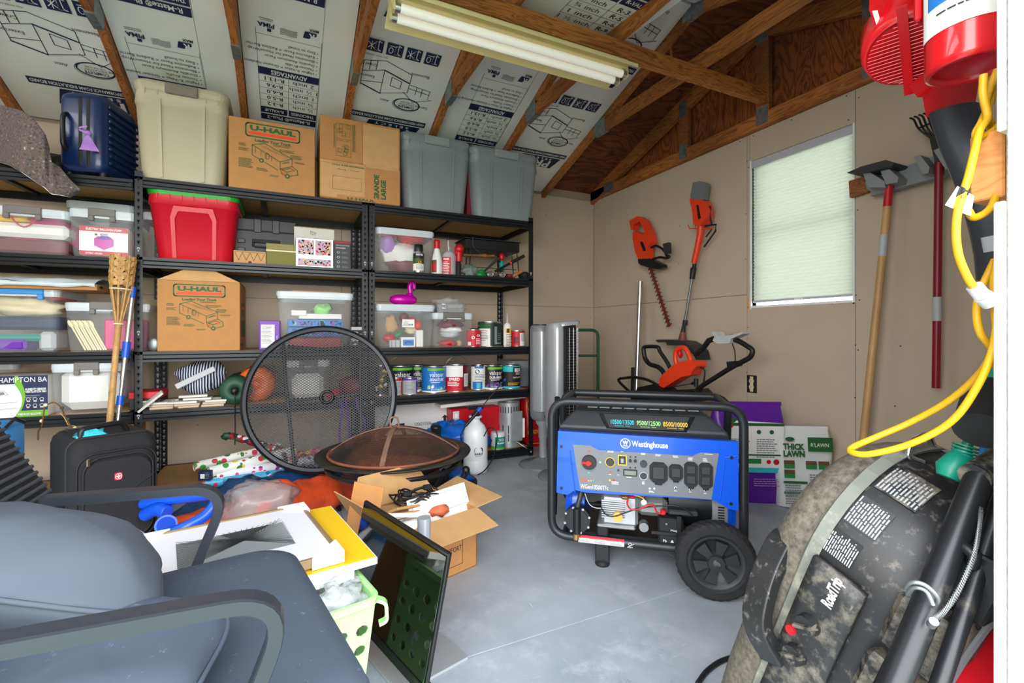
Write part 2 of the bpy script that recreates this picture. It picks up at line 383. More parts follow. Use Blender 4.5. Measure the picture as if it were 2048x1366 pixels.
for px, py in [(1193, 450), (1193, 520), (1193, 575), (1193, 680), (1255, 430), (1254, 500), (1254, 560), (1254, 665), (1204, 482), (1360, 452), (1358, 528), (1492, 428), (1491, 518), (1496, 655), (1494, 745), (1480, 283), (1583, 240), (1497, 335), (1697, 240), (1715, 420), (1712, 590), (1711, 690), (1710, 795), (1716, 700), (1545, 612), (1604, 610), (1664, 607), (1718, 195), (1693, 192), (1507, 272), (1494, 322), (1801, 692), (1790, 812), (1719, 600)]:
    p = onX(px, py, XW-.0006); m.cyl((XW+.001, p.y, p.z), (XW-.0012, p.y, p.z), .0035, seg=8, mat='inkk')
m.part('drywall_screw', wr, kind='stuff')
m = M(); m.box((XL-.1, YB+.012, -.02), (XW+.05, YB+.05, ZT+.15), 'studdark'); wb = m.structure('wall_back')
xs1 = sx(683, YB)
boards(wb, 'y', YB, [(xs1, XW, 1.207, ZT), (XL, xs1, 1.207, ZT), (XL, .55, 0, 1.207), (.55, XW, 0, 1.207)])
m = M()
for px, py in [(1092, 430), (1094, 484), (1094, 555), (1180, 430), (1180, 520), (1181, 573), (1181, 636), (1182, 730), (1005, 560), (395, 850), (390, 935), (420, 960)]:
    p = onY(px, py, YB); m.cyl((p.x, YB+.001, p.z), (p.x, YB-.0012, p.z), .0035, seg=8, mat='inkk')
m.part('drywall_screw', wb, kind='stuff')
m = M(); m.box((XL-.05, .1, -.02), (XL, YB+.05, 2.4), 'drywall'); m.structure('wall_left')
# front wall; unseen side of its doorway opened wide for more sky light
m = M(); m.box((XL-.05, .14, -.02), (-1.70, YF, 2.3), 'trim'); m.box((.80, .14, -.02), (XW+.05, YF, 2.3), 'trim'); m.box((-1.70, .14, 2.12), (.80, YF, 2.3), 'trim')
wf = m.structure('wall_front')
m = M(); rt = .2505
m.box((.764, rt, 0), (.80, YF+.002, sz(1994, 405, .26)), 'trim', .002); m.part('door_jamb', wf)
m = M(); m.box((.772, rt, sz(1994, 262, .26)), (.80, YF+.002, 2.12), 'trim', .002); m.part('door_jamb', wf)
m = M(); m.box((.757, .15, 0), (.80, rt-.002, 2.12), 'oldpaint' if mat('oldpaint', '#b9bcb8', .8, 0, .12, 30, bump=.5, bs=90) else 0, .002); m.part('door_stop', wf)
b0 = .80; m = M(); m.box((b0, .264, sz(1985, 402, .28)), (b0+.09, .297, sz(1985, 268, .28)), 'blockwood', .002); m.part('wood_block', wf, 'bare orange wood block behind the white door jamb')

# ---- window with its closed blind
m = M(); fr = .03
m.box((XW+.012, WY0-.01, WZ0-.02), (XW+.10, WY0, WZ1+.01), 'trim'); m.box((XW-.0012, WY1, WZ0-.02), (XW+.10, WY1+.009, WZ1+.004), 'trim'); m.box((XW+.0, WY0-.01, WZ0-.02), (XW+.10, WY0, WZ1+.004), 'trim')
m.box((XW-.002, WY0, WZ0-.012), (XW+.10, WY1, WZ0+.002), 'trim'); m.box((XW+.012, WY0, WZ1), (XW+.10, WY1, WZ1+.015), 'trim')
win = m.structure('window_1')
m = M(); m.box((XW+.06, WY0, WZ0), (XW+.08, WY0+.03, WZ1), 'trim'); m.box((XW+.06, WY1-.03, WZ0), (XW+.08, WY1, WZ1), 'trim')
m.box((XW+.06, WY0, WZ0+.47), (XW+.08, WY1, WZ0+.5), 'trim'); m.part('window_sash', win)
m = M(); m.box((XW+.068, WY0, WZ0), (XW+.072, WY1, WZ1), 'panedglass'); m.part('pane', win)
m = M(); n_ = 42; z0, z1 = WZ0+.035, WZ1-.045
m.grid(lambda i, j: (XW+.018+(.008 if round(j*n_*2) % 2 else 0), WY0+.001+i*(WY1-WY0-.002), z0+j*(z1-z0)), 1, n_*2, 'blind', False); m.part('pleated_blind', win, 'pale pleated cellular blind')
mat('rail', '#c3c3cf', .5)
m = M(); m.box((XW+.004, WY0+.003, WZ1-.046), (XW+.05, WY1-.003, WZ1-.004), 'rail', .002); m.part('blind_headrail', win)
m = M(); m.box((XW+.008, WY0+.006, WZ0+.022), (XW+.028, WY1-.006, WZ0+.036), 'rail', .002); m.box((XW+.004, 1.80, WZ0+.022), (XW+.008, 1.85, WZ0+.034), 'trim', .001); m.part('blind_bottom_rail', win)
m = M(); m.box((XW-.001, WY1+.010, WZ0-.02), (XW+.012, WY1+.022, WZ0+.05), 'blockwood'); m.part('wood_edge', win)

# ---- roof
SL = 1/3.; YR = 2.07; ZR = ZT+.02+(YB-YR)*SL
def roofz(Y): return ZT+.02+(YB-abs(Y-YR)-YR)*SL if True else 0
def slab(m, x0, x1, y0, y1, dz0, dz1, mat):   # a piece following the back (y>YR) or front slope
    z = roofz
    m.add([(x0,y0,z(y0)+dz0),(x1,y0,z(y0)+dz0),(x1,y1,z(y1)+dz0),(x0,y1,z(y1)+dz0),(x0,y0,z(y0)+dz1),(x1,y0,z(y0)+dz1),(x1,y1,z(y1)+dz1),(x0,y1,z(y1)+dz1)],
          [(0,3,2,1),(4,5,6,7),(0,1,5,4),(1,2,6,5),(2,3,7,6),(3,0,4,7)], mat)
m = M(); slab(m, XL-.1, XW+.1, YR, YB+.25, .06, .08, 'ply'); slab(m, XL-.1, XW+.1, .0, YR, .06, .08, 'ply')
ceil = m.structure('ceiling')
TX = [-2.08, -1.47, -.86, -.25, .375, .985, 1.60, 2.20]
th = .019
for i, X in enumerate(TX):
    m = M(); slab(m, X-th, X+th, YR, YB+.0, -.052, .06, 'rafteryz'); r = m.part('rafter', ceil)
    m = M(); slab(m, X-th, X+th, .26, YR, -.052, .06, 'rafteryz'); r2 = m.part('rafter', ceil)
    m = M(); m.box((X-th, 1.09, 2.50), (X+th, 3.06, 2.585), 'rafteryz', .002); tie = m.part('collar_tie', ceil)
    for y0, y1, z0, z1 in ((2.93, 3.07, 2.49, 2.60), (YR-.08, YR+.08, ZR-.07, ZR+.02), (1.07, 1.21, 2.49, 2.60)):
        m = M(); m.box((X-th-.0015, y0, z0), (X+th+.0015, y1, z1), 'galv'); m.part('gusset_plate', tie)
# boards of foam between the rafters
def print_a():
    p = Pr((0, 0, 0), (1, 0, 0), (0, 1, 0)); w_ = .336
    for k in range(3):
        o = -.93*k+.43
        p.rect(0, o-.025, w_, o+.028, 'ink'); p.text('R-Matte® Plus-3', w_/2, o-.014, .03, 'inkw', .26, bold=.012)
        p.rect(0, o-.09, .17, o-.035, 'ink'); p.rect(.178, o-.09, w_, o-.035, 'ink')
        p.text('THICKNESS', .085, o-.074, .024, 'inkw', .14, bold=.02); p.text('R-VALUE', .256, o-.074, .024, 'inkw', .11, bold=.02)
        for i, (a, b) in enumerate((('½ inch', 'R-3.2'), ('¾ inch', 'R-5.0'), ('1 inch', 'R-6.0'), ('1 ½ inch', 'R-9.6'), ('2 inch', 'R-13.1'))):
            y = o-.137-i*.052; p.text(a, .085, y, .028, 'inkk', .02*len(a)); p.text(b, .25, y, .028, 'inkk', .018*len(b), bold=.01); p.line([(0, y-.013), (w_, y-.013)], .0018, 'inkk')
        p.line([(0, o-.09), (0, o-.36)], .0018, 'inkk'); p.line([(w_, o-.09), (w_, o-.68)], .0018, 'inkk'); p.line([(.172, o-.09), (.172, o-.355)], .0018, 'inkk')
        p.rect(0, o-.415, w_, o-.362, 'ink'); p.text('ADVANTAGES', w_/2, o-.402, .032, 'inkw', .2, bold=.02)
        for i, t in enumerate(('Higher R-Value = Greater Insulating Power', 'Thinner Profile', 'Durable Aluminum Facer', 'Eliminates Need for HouseWrap', 'Reflective Facer = Radiant Barrier', 'Easy to Install')):
            p.text('• '+t, .015, o-.45-i*.031, .0185, 'inkk', None, 'l')
        p.line([(0, o-.41), (0, o-.68)], .0018, 'inkk'); p.line([(0, o-.645), (w_, o-.645)], .0018, 'inkk')
        q = o-.73
        p.poly([(.03, q), (.03, q+.02), (.07, q+.045), (.1, q+.045), (.09, q)], 'ink'); p.text('R', .055, q+.01, .035, 'foil', bold=.03); p.text('MAX', .045, q-.022, .016, 'inkk', bold=.03)
        for i in range(6): p.line([(.13, q+.02+i*.007), (.16, q+.026+i*.007), (.19, q+.018+i*.007), (.215, q+.022+i*.007)], .0022, 'ink')
        p.text('PIMA', .285, q+.01, .026, 'ink', bold=.03); p.rect(.26, q+.04, .28, q+.06, 'ink'); p.lines(.25, q-.01, .08, 2, .01)
    return p.m
def print_b():
    p = Pr((0, 0, 0), (1, 0, 0), (0, 1, 0))
    for k in range(3):
        o = -.93*k+.16
        p.poly([(-.02, o+.03), (.02, o+.16), (.38, o+.16), (.34, o+.03)], 'ink'); p.text('PRO', .18, o+.075, .08, 'foil', .26, bold=.03); p.text('S E L E C T', .18, o+.042, .022, 'inkw', .24, bold=.02)
        p.rect(-.05, o-.03, .47, o+.02, 'ink'); p.text('HIGH PERFORMANCE FOAM INSULATION BOARD', .21, o-.016, .024, 'inkw', .5, bold=.02)
        # drawing of a house
        h = o-.37; e = 'ink'
        for pts in ([(.02, h+.12), (.02, h+.05), (.13, h+.03), (.13, h+.1)], [(.0, h+.12), (.09, h+.17), (.15, h+.1)], [(.13, h+.1), (.26, h+.15), (.36, h+.1), (.36, h+.0), (.26, h-.04), (.13, h+.02)],
                    [(.26, h+.15), (.26, h-.04)], [(.13, h+.02), (.13, h-.05), (.26, h-.11), (.36, h-.08), (.36, h)], [(.26, h+.06), (.36, h+.08)], [(.3, h-.1), (.3, h-.03)], [(.33, h-.09), (.33, h-.02)],
                    [(.02, h+.08), (.13, h+.06)], [(.06, h+.045), (.06, h+.11)], [(.09, h+.04), (.09, h+.1)], [(.17, h+.08), (.17, h+.02), (.22, h+.0), (.22, h+.07), (.17, h+.08)]):
            p.line([(x*1.3-.03, y) for x, y in pts], .0042, e)
        p.line([(.308, h+.15), (.438, h+.1)], .009, e); p.line([(.139, h+.02), (.308, h-.04)], .009, e)
        for t, x, y in (('Attic', .27, h+.19), ('Garage', .02, h+.19), ('Basement', .09, h-.07), ('Crawl Space', .43, h-.07), ('Exterior Walls', .45, h+.02)): p.text(t, x, y, .021, 'inkk')
        p.ring(.12, h+.2, .085, .05, .008, e); p.ring(.125, h+.205, .09, .055, .003, e)
        p.text('COMPLETE', .12, h+.213, .018, 'inkk', .11, bold=.02); p.text('INSULATION!', .12, h+.193, .014, 'inkk', .1); p.text('FOR THE HOME', .12, h+.175, .012, 'inkk', .09)
        for i in range(4):
            x = .0+i*.115; q = o-.57
            p.rect(x, q-.045, x+.095, q+.04, 'ink'); p.line([(x+.012, q+.028), (x+.045, q+.028), (x+.045, q-.03), (x+.012, q-.03)], .004, 'inkw'); p.line([(x+.012, q+.028), (x+.028, q+.018), (x+.028, q-.04), (x+.012, q-.03)], .004, 'inkw')
            if i % 2: p.line([(x+.05, q+.02), (x+.085, q-.02)], .004, 'inkw'); p.line([(x+.085, q+.02), (x+.05, q-.02)], .004, 'inkw'); p.line([(x+.067, q+.028), (x+.067, q-.028)], .004, 'inkw')
            else: p.ring(x+.07, q+.005, .012, .02, .004, 'inkw', 10); p.line([(x+.04, q-.025), (x+.08, q-.025)], .004, 'inkw')
        p.text('visit rmax.com/install', .38, o-.51, .012, 'inkk')
    return p.m
def clip_x(m, x0, x1):   # drop print beyond the board's edges
    keep = [i for i, f in enumerate(m.f) if any(x0 <= m.v[q][0] <= x1 for q in f)]
    m.v = [(min(max(q[0], x0), x1), q[1], q[2]) for q in m.v]
    m.f = [m.f[i] for i in keep]; m.m = [m.m[i] for i in keep]; m.s = [m.s[i] for i in keep]; return m
L_ = sqrt(1+SL*SL)
kinds = {0: 'a', 1: 'b', 2: 'a', 3: 'a', 4: 'b', 5: 'a', 6: 'b'}
AX = {2: -.447, 3: .183, 5: 1.50}; BXr = {1: -.86, 4: .863, 6: 2.10, 0: -1.5}; DY = {1: .215, 2: .25, 5: -.07, 6: .05}
# frame on the back slope: reading right = -X, reading up = towards the eave
for i in range(7):
    x0, x1 = TX[i]+th+.004, TX[i+1]-th-.004
    m = M(); slab(m, x0, x1, YR+.01, YB-.005, 0, .05, 'foil'); fb = m.part('foam_board', ceil)
    m = M(); slab(m, x0, x1, .5, YR-.01, 0, .05, 'foil'); m.part('foam_board', ceil)
    k = kinds[i]; src = print_a() if k == 'a' else print_b()
    xr = AX.get(i, x1-.1) if k == 'a' else BXr.get(i, x1-.1)     # world X of the print's left reading edge
    clip_x(src, xr-x1+.004, xr-x0-.004)
    Y0 = (3.568 if k == 'a' else 3.394)+DY.get(i, 0); off = .43 if k == 'a' else .16
    o = V((xr, Y0, roofz(Y0))); ax = V((-1, 0, 0)); ay = V((0, 1, -SL)).normalized(); an = ax.cross(ay)
    src.v = [tuple(o+ax*a+ay*(b-off)+an*c) for a, b, c in src.v]
    keep = [q for q, f in enumerate(src.f) if all(YR+.03 < src.v[t][1] < YB-.02 for t in f)]
    src.f = [src.f[q] for q in keep]; src.m = [src.m[q] for q in keep]; src.s = [src.s[q] for q in keep]
    src.part('board_print', fb)
    m = M(); xx = .183+.002 if i == 3 else (x0+x1)/2+.13
    if i in (3, 2, 5): slab(m, xr+.003, xr+.0055, YR+.05, YB-.02, -.0006, .001, 'inkgr'); m.part('board_seam', fb)
# loose board lying on the ties, its print the right way up
def lz(Y): return 2.60+(Y-2.24)*.10
m = M(); a0, a1, b0, b1 = 1.005, 1.71, .95, 2.40
m.add([(x, y, lz(y)+d) for d in (0, .025) for x, y in ((a0, b0), (a1, b0), (a1, b1), (a0, b1))], [(0,3,2,1),(4,5,6,7),(0,1,5,4),(1,2,6,5),(2,3,7,6),(3,0,4,7)], 'foil')
lb = m.thing('foam_board', 'loose white foam board lying across the collar ties above the tube light', 'insulation board')
src = print_a(); o = V((1.25, 1.75, lz(1.75))); ax = V((1, 0, 0)); ay = V((0, -1, -.10)).normalized(); an = ax.cross(ay)
src.v = [tuple(o+ax*a*1.2+ay*(b-.43)*1.2+an*(c)) for a, b, c in src.v]
keep = [q for q, f in enumerate(src.f) if all(b0+.02 < src.v[t][1] < b1-.02 and src.v[t][0] < a1-.01 for t in f)]
src.f = [src.f[q] for q in keep]; src.m = [src.m[q] for q in keep]; src.s = [src.s[q] for q in keep]
src.part('board_print', lb)

# gable end above the right wall
m = M(); m.add([(XW+.03, -.1, ZT), (XW+.03, YB+.1, ZT), (XW+.03, YB+.1, ZT+.03), (XW+.03, YR, ZR+.1), (XW+.03, -.1, ZT+.03)], [(0, 1, 2, 3, 4)], 'gableply'); gab = m.structure('trim_1')
gx0, gx1 = XW-.038, XW+.002
m = M(); m.box((gx0, .1, ZT), (gx1, YB, ZT+.089), 'rafteryz', .002); m.part('truss_chord', gab)
for ya, yb in ((YR, YB), (.2, YR)):
    m = M(); slab(m, gx0, gx1, ya, yb, -.052, .06, 'rafteryz'); m.part('rafter', gab)
for px in (1366, 1524, 1741, 1990):
    Y = onX(px, 200, gx0).y; m = M(); zt = roofz(Y)-.03; m.box((gx0+.001, Y-.045, ZT+.089), (gx1, Y+.045, zt), 'rafterwood', .002); wb_ = m.part('truss_web', gab)
    for zc in (ZT+.07, zt): m = M(); m.box((gx0-.0015, Y-.04, zc-.055), (gx0, Y+.04, zc+.055), 'galv'); m.part('gusset_plate', wb_)
m = M(); m.box((gx0-.0015, 3.55, ZT+.01), (gx0, 3.70, ZT+.10), 'galv'); m.part('gusset_plate', gab)
# splinter hanging from a rafter
m = M(); p = at(1340, 88, 2.75); m.prism([(0, 0), (.012, .004), (.02, -.13), (.01, -.16), (.004, -.12)], -.003, .003, 'rafterwood', 'xz'); m.v = [tuple(V(q)+p) for q in m.v]; m.part('wood_splinter', ceil)

# long beam and the tube light under it
m = M(); m.box((-.6, 1.995, 2.405), (gx0, 2.035, 2.495), 'beamx', .002); m.structure('trim_2')
m = M(); X0, X1 = .40, 1.64; yc = 2.045
ft = thing('tube_light', 'cream twin tube shop light fixed under the long ceiling beam', 'light', ((X0+X1)/2, yc, 2.40))
m.box((X0, yc-.05, 2.352), (X1, yc+.05, 2.402), 'cream', .004); m.part('light_channel', ft, world=True)
m = M()
for s_ in (-1, 1):
    m.add([(X0, yc+s_*.05, 2.372), (X1, yc+s_*.05, 2.372), (X1, yc+s_*.125, 2.335), (X0, yc+s_*.125, 2.335), (X0, yc+s_*.05, 2.376), (X1, yc+s_*.05, 2.376), (X1, yc+s_*.125, 2.339), (X0, yc+s_*.125, 2.339)],
          [(0,3,2,1),(4,5,6,7),(0,1,5,4),(1,2,6,5),(2,3,7,6),(3,0,4,7)], 'cream')
    m.box((X0, yc+s_*.125-.001, 2.322), (X1, yc+s_*.125+.001, 2.339), 'cream')
m.part('reflector', ft, world=True)
for s_ in (-1, 1):
    m = M(); m.cyl((X0+.03, yc+s_*.035, 2.325), (X1-.03, yc+s_*.035, 2.325), .019, seg=20, mat='tube'); t_ = m.part('light_tube', ft, world=True)
    for xa, xb in ((X0+.012, X0+.035), (X1-.035, X1-.012)):
        m = M(); m.cyl((xa, yc+s_*.035, 2.325), (xb, yc+s_*.035, 2.325), .0195, seg=20, mat='steel'); m.part('tube_cap', t_, world=True)
    for xa in (X0+.002, X1-.012): m = M(); m.box((xa, yc+s_*.035-.015, 2.305), (xa+.01, yc+s_*.035+.015, 2.352), 'cream'); m.part('lamp_holder', ft, world=True)

# ---- outlet in its cut-out
pz = onX(1504, 768, XW)
ot = thing('power_outlet', 'ivory double power outlet in a rough square cut in the right wall', 'outlet', (XW-.002, pz.y, pz.z), 0)
m = M(); m.T = Matrix.Rotation(-pi/2, 4, 'Z'); m.box((-.036, -.001, -.058), (.036, .003, .058), 'inkk'); m.part('wall_box', ot)
m = M(); m.T = Matrix.Rotation(-pi/2, 4, 'Z')
for zc in (-.02, .02): m.lathe([(.001, 0), (.0165, 0), (.0165, .005), (.001, .006)], 16, 'ivory') if 0 else m.cyl((0, -.007, zc), (0, 0, zc), .0165, seg=16, mat='ivory')
m.box((-.012, -.004, -.05), (.012, -.001, .05), 'ivory', .002)
m.part('receptacle', ot)
m = M(); m.T = Matrix.Rotation(-pi/2, 4, 'Z')
for zc in (-.02, .02):
    m.box((-.006, -.0078, zc), (-.0045, -.0068, zc+.007), 'inkk'); m.box((.0045, -.0078, zc), (.006, -.0068, zc+.007), 'inkk'); m.cyl((0, -.0078, zc-.006), (0, -.0068, zc-.006), .002, seg=8, mat='inkk')
m.part('slot', ot, kind='stuff')
# ---------------------------------------------------------------- shelving
mat('shelfmetal', '#12171c', .4, .2); mat('slot', '#a9afb3', .6); mat('slotdark', '#0a0b0c', .8)
Z1, Z2, Z3, Z4, Z5 = 1.815, 1.371, .846, .516, .069
def shelving(label, x0, yf, wd, dp, zs, rz=0, lastpost=True):
    t = thing('shelving_unit', label, 'shelving', (x0, yf, 0), rz, 'black steel shelving units along the back wall')
    H_ = 1.845
    for ix in (0, 1):
        for iy in (0, 1):
            if not lastpost and ix == 1 and iy == 0: continue
            m = M(); px = 0 if ix == 0 else wd; py = 0 if iy == 0 else dp; ex = .038 if ix == 0 else -.038; ey = .036 if iy == 0 else -.036
            m.box((px, py, 0), (px+ex, py+(.002 if iy == 0 else -.002), H_), 'shelfmetal'); m.box((px, py, 0), (px+(.002 if ix == 0 else -.002), py+ey, H_), 'shelfmetal')
            post = m.part('post', t)
            m = M(); n_ = 47
            for k in range(n_):
                z = .03+k*.0385; lit = 'slot' if (abs((z % .46)-.02) < .03 or (iy == 1)) else 'slotdark'
                yy = -.0006 if iy == 0 else dp-.0026; cx = px+ex*.5
                m.add([(cx+.0075*cos(2*pi*q/8), yy, z+.0075*sin(2*pi*q/8)) for q in range(8)], [list(range(8))], lit)
                m.add([(cx-.003, yy, z), (cx-.003, yy, z-.017), (cx+.003, yy, z-.017), (cx+.003, yy, z)], [(0, 1, 2, 3)], lit)
                xx = px+(.0026 if ix == 0 else -.0026); cy = py+ey*.5
                for sg_ in (xx, px+(-.0006 if ix == 0 else .0006)):
                    m.add([(sg_, cy+.0075*cos(2*pi*q/8), z+.0075*sin(2*pi*q/8)) for q in range(8)], [list(range(8))], lit)
            m.part('post_slot', post, kind='stuff')
    for z in zs:
        prof = [(0, 0), (0, -.016), (.007, -.022), (.007, -.038), (-.001, -.046), (-.001, -.058), (.016, -.058), (.016, -.004), (.03, -.004), (.03, 0)]
        for side in range(4):
            m = M()
            if side < 2:
                q = [((py_ if side == 0 else dp-py_), z+pz_) for py_, pz_ in prof]; m.prism(q, .003, wd-.003, 'shelfmetal', 'yz')
            else:
                q = [((px_ if side == 2 else wd-px_), z+pz_) for px_, pz_ in prof]; m.prism(q, .003, dp-.003, 'shelfmetal', 'xz')
            m.part('beam', t)
        m = M(); m.box((.012, .012, z-.014), (wd-.012, dp-.012, z-.001), 'particle'); m.part('shelf_board', t)
        m = M(); m.box((wd/2-.015, .01, z-.03), (wd/2+.015, dp-.01, z-.014), 'shelfmetal'); m.part('cross_support', t)
    return t
shelving('black steel shelving unit in the middle, with red and tan totes on it', -.757, 3.24, 1.245, .605, (Z1, Z2, Z3, Z4, Z5))
shelving('black steel shelving unit at the right, full of paint cans', .494, 3.24, 1.235, .605, (Z1, Z2, Z3, Z4, Z5))
a_ = R_(5); LZ = (1.796, 1.36, .846, .512, .069)
shelving('black steel shelving unit at the left, behind the bamboo torch', -.765-1.222*cos(a_), 3.250+1.222*sin(a_), 1.222, .457, LZ, -a_, False)
def LY(px):   # front line of the left unit under a pixel column
    d = ray(px, 0); k = tan(a_); return (3.248-.735*k)/(1+k*d.x/d.y)

# ---------------------------------------------------------------- kinds of thing that come many times
mat('clear', '#dfe8ee', .15, alpha=.13, spec=.6); mat('clearrim', '#d9e3ea', .3, alpha=.8); mat('latch', '#6f6b66', .5); mat('clearlid', '#d3dde3', .3, alpha=.5)
def clear_bin(label, pl, pr, pt, zb, Y0, dp=.4, latch='latch', taper=.9, group='clear lidded storage bins on the shelves', cat='storage bin', rz=0, lid=True, rim=.018, hw=.2):
    xa, xb = sx(pl, Y0), sx(pr, Y0); h = (sz((pl+pr)/2, pt, Y0)-zb); wd = xb-xa
    t = thing('storage_bin', label, cat, ((xa+xb)/2, Y0+dp/2, zb), rz, group)
    m = M(); rg = []
    for z, f in ((0, taper), (.25, taper+(1-taper)*.3), (.6, taper+(1-taper)*.62), (1, .97)):
        rg.append([(x, y, .002+z*(h-.03)) for x, y in rrect(wd*f, dp*f, .03)])
    m.loft(rg, 'clear', True, (1, 0)); m.part('bin_body', t)
    m = M()
    m.loft([[(x, y, z) for x, y in rrect(wd*f, dp*f, .03)] for z, f in ((h-.045, .955), (h-.045, .975), (h-.024, .985), (h-.024, .965))], 'clearrim', False, (0, 0)); m.part('bin_rim', t)
    if lid:
        m = M(); m.loft([[(x, y, z) for x, y in rrect(wd*f, dp*f, .035)] for z, f in ((h-.03, 1.0), (h-rim*.3, 1.0), (h, .985))], 'clearrim', False, (0, 0))
        m.loft([[(x, y, z) for x, y in rrect(wd*f, dp*f, .035)] for z, f in ((h, .985), (h-.008, .95))], 'clearlid', False, (0, 1)); m.part('bin_lid', t)
    if latch:
        lw = wd*hw
        for s_ in (-1, 1):
            y = s_*dp*.5; m = M(); m.box((-lw, y-.008, h-.035), (lw, y+.008, h+.006), latch, .003); m.box((-lw, y-.01, h-.062), (-lw+.025, y+.006, h-.033), latch, .003); m.box((lw-.025, y-.01, h-.062), (lw, y+.006, h-.033), latch, .003)
            m.part('latch', t)
    return t, wd, dp, h
def tote(label, pl, pr, pt, zb, Y0, dp, body, lid, taper=.8, handle=None, group=None, panel=True, lidh=.03, rz=0, panel_style=0):
    xa, xb = sx(pl, Y0), sx(pr, Y0); h = (sz((pl+pr)/2, pt, Y0)-zb); wd = xb-xa
    t = thing('storage_tote', label, 'storage tote', ((xa+xb)/2, Y0+dp/2, zb), rz, group)
    m = M(); rg = []
    bz = h-lidh
    for z, f in ((0, taper-.02), (.02, taper), (.80, taper+(1-taper)*.74), (.805, taper+(1-taper)*.74+.025), (1, .955)):
        rg.append([(x, y, z*bz) for x, y in rrect(wd*f, dp*f, .055, 5)])
    m.loft(rg, body, True, (1, 0)); m.part('tote_body', t)
    m = M(); m.loft([[(x, y, bz+z) for x, y in rrect(wd*f, dp*f, .06, 5)] for z, f in ((-.025, .975), (0, 1.0), (lidh*.55, 1.0), (lidh*.75, .97), (lidh, .955))], lid, False, (0, 0))
    m.loft([[(x, y, bz+z) for x, y in rrect(wd*f, dp*f, .06, 5)] for z, f in ((lidh, .955), (lidh*.6, .9))], lid, True, (0, 1)); m.part('tote_lid', t)
    def fy(z, off=0):   # front wall's y at height fraction z of the body
        f = taper+(1-taper)*.74*(z/.8) if z < .8 else taper+(1-taper)*.74+.025; return -dp*f/2-off
    if panel:
        a, b = wd*.2, wd*.245; k = (fy(.8)-fy(0))/(bz*.8); m = M()
        if panel_style == 0:
            m.prism([(-b*.95, bz*.03), (-b, bz*.62), (-b*.85, bz*.78), (b*.85, bz*.78), (b, bz*.62), (b*.95, bz*.03), (a*.95, bz*.03), (a, bz*.6), (a*.8, bz*.71), (-a*.8, bz*.71), (-a, bz*.6), (-a*.95, bz*.03)], 0, .012, body, 'xz')
        else:
            for q in (-1, 1):
                m = M(); m.prism([(q*a, bz*.02), (q*a*1.06, bz*.86), (q*(a*1.06+.014), bz*.86), (q*(a+.014), bz*.02)][::q], 0, .014, body, 'xz'); m.v = [(x, fy(0, .006)+k*z+y*.6, z) for x, y, z in m.v]; m.part('moulded_rib', t)
        if panel_style == 0: m.v = [(x, fy(0, .004)+k*z+y*.6, z) for x, y, z in m.v]; m.part('moulded_panel', t)
    for q in range(-3, 4):
        if abs(q) < 2 and handle: continue
        m = M() if q == -3 else m; x = q*wd*.125
        m.box((x-.003, -dp*.5+.002, bz-.05), (x+.003, -dp*.5+.02, bz-.02), body)
    m.part('rim_rib', t, kind='stuff')
    if handle:
        m = M(); m.box((-wd*.17, -dp*.5-.014, bz-.035), (wd*.17, -dp*.5+.01, bz+lidh*.8), handle, .006); m.part('handle', t)
    return t, wd, dp, h
def carton(label, pl, pr, pt, zb, Y0, dp, m_='card', rz=0, cat='cardboard box', name='cardboard_box', group=None, seam=True, h=None, wd=None, x=None):
    xa, xb = (sx(pl, Y0), sx(pr, Y0)) if x is None else x; wd = wd or xb-xa; h = h or sz((pl+pr)/2, pt, Y0)-zb
    t = thing(name, label, cat, (xa, Y0, zb), rz, group)
    m = M(); m.box((0, 0, 0), (wd, dp, h), m_, .003); m.part('box_body', t)
    if seam: m = M(); m.box((.003, dp/2-.025, h), (wd-.003, dp/2+.025, h+.001), 'cardin'); m.part('tape', t)
    return t, wd, dp, h
class Pc(Pr):   # print wrapped round an upright cylinder; x = arc length from the side that looks along -y
    def __init__(s, r, c=(0, 0, 0), off=.0008, turn=0): s.r = r; s.c = V(c); s.off = off; s.m = M(); s.k = 0; s.turn = turn
    def p(s, x, y):
        a = x/s.r+s.turn; q = s.r+s.off+s.k*.0003; return V((s.c.x+q*sin(a), s.c.y-q*cos(a), s.c.z+y))
    def rect(s, x0, y0, x1, y1, mat):
        n = max(1, int(abs(x1-x0)/s.r*12)); s.k += 1
        s.m.add([s.p(x0+(x1-x0)*i/n, yy) for i in range(n+1) for yy in (y0, y1)], [(2*i, 2*i+2, 2*i+3, 2*i+1) for i in range(n)], mat, True); return s
    def wrap(s, y0, y1, mat): return s.rect(-pi*s.r, y0, pi*s.r, y1, mat)
CAN_N = [0]
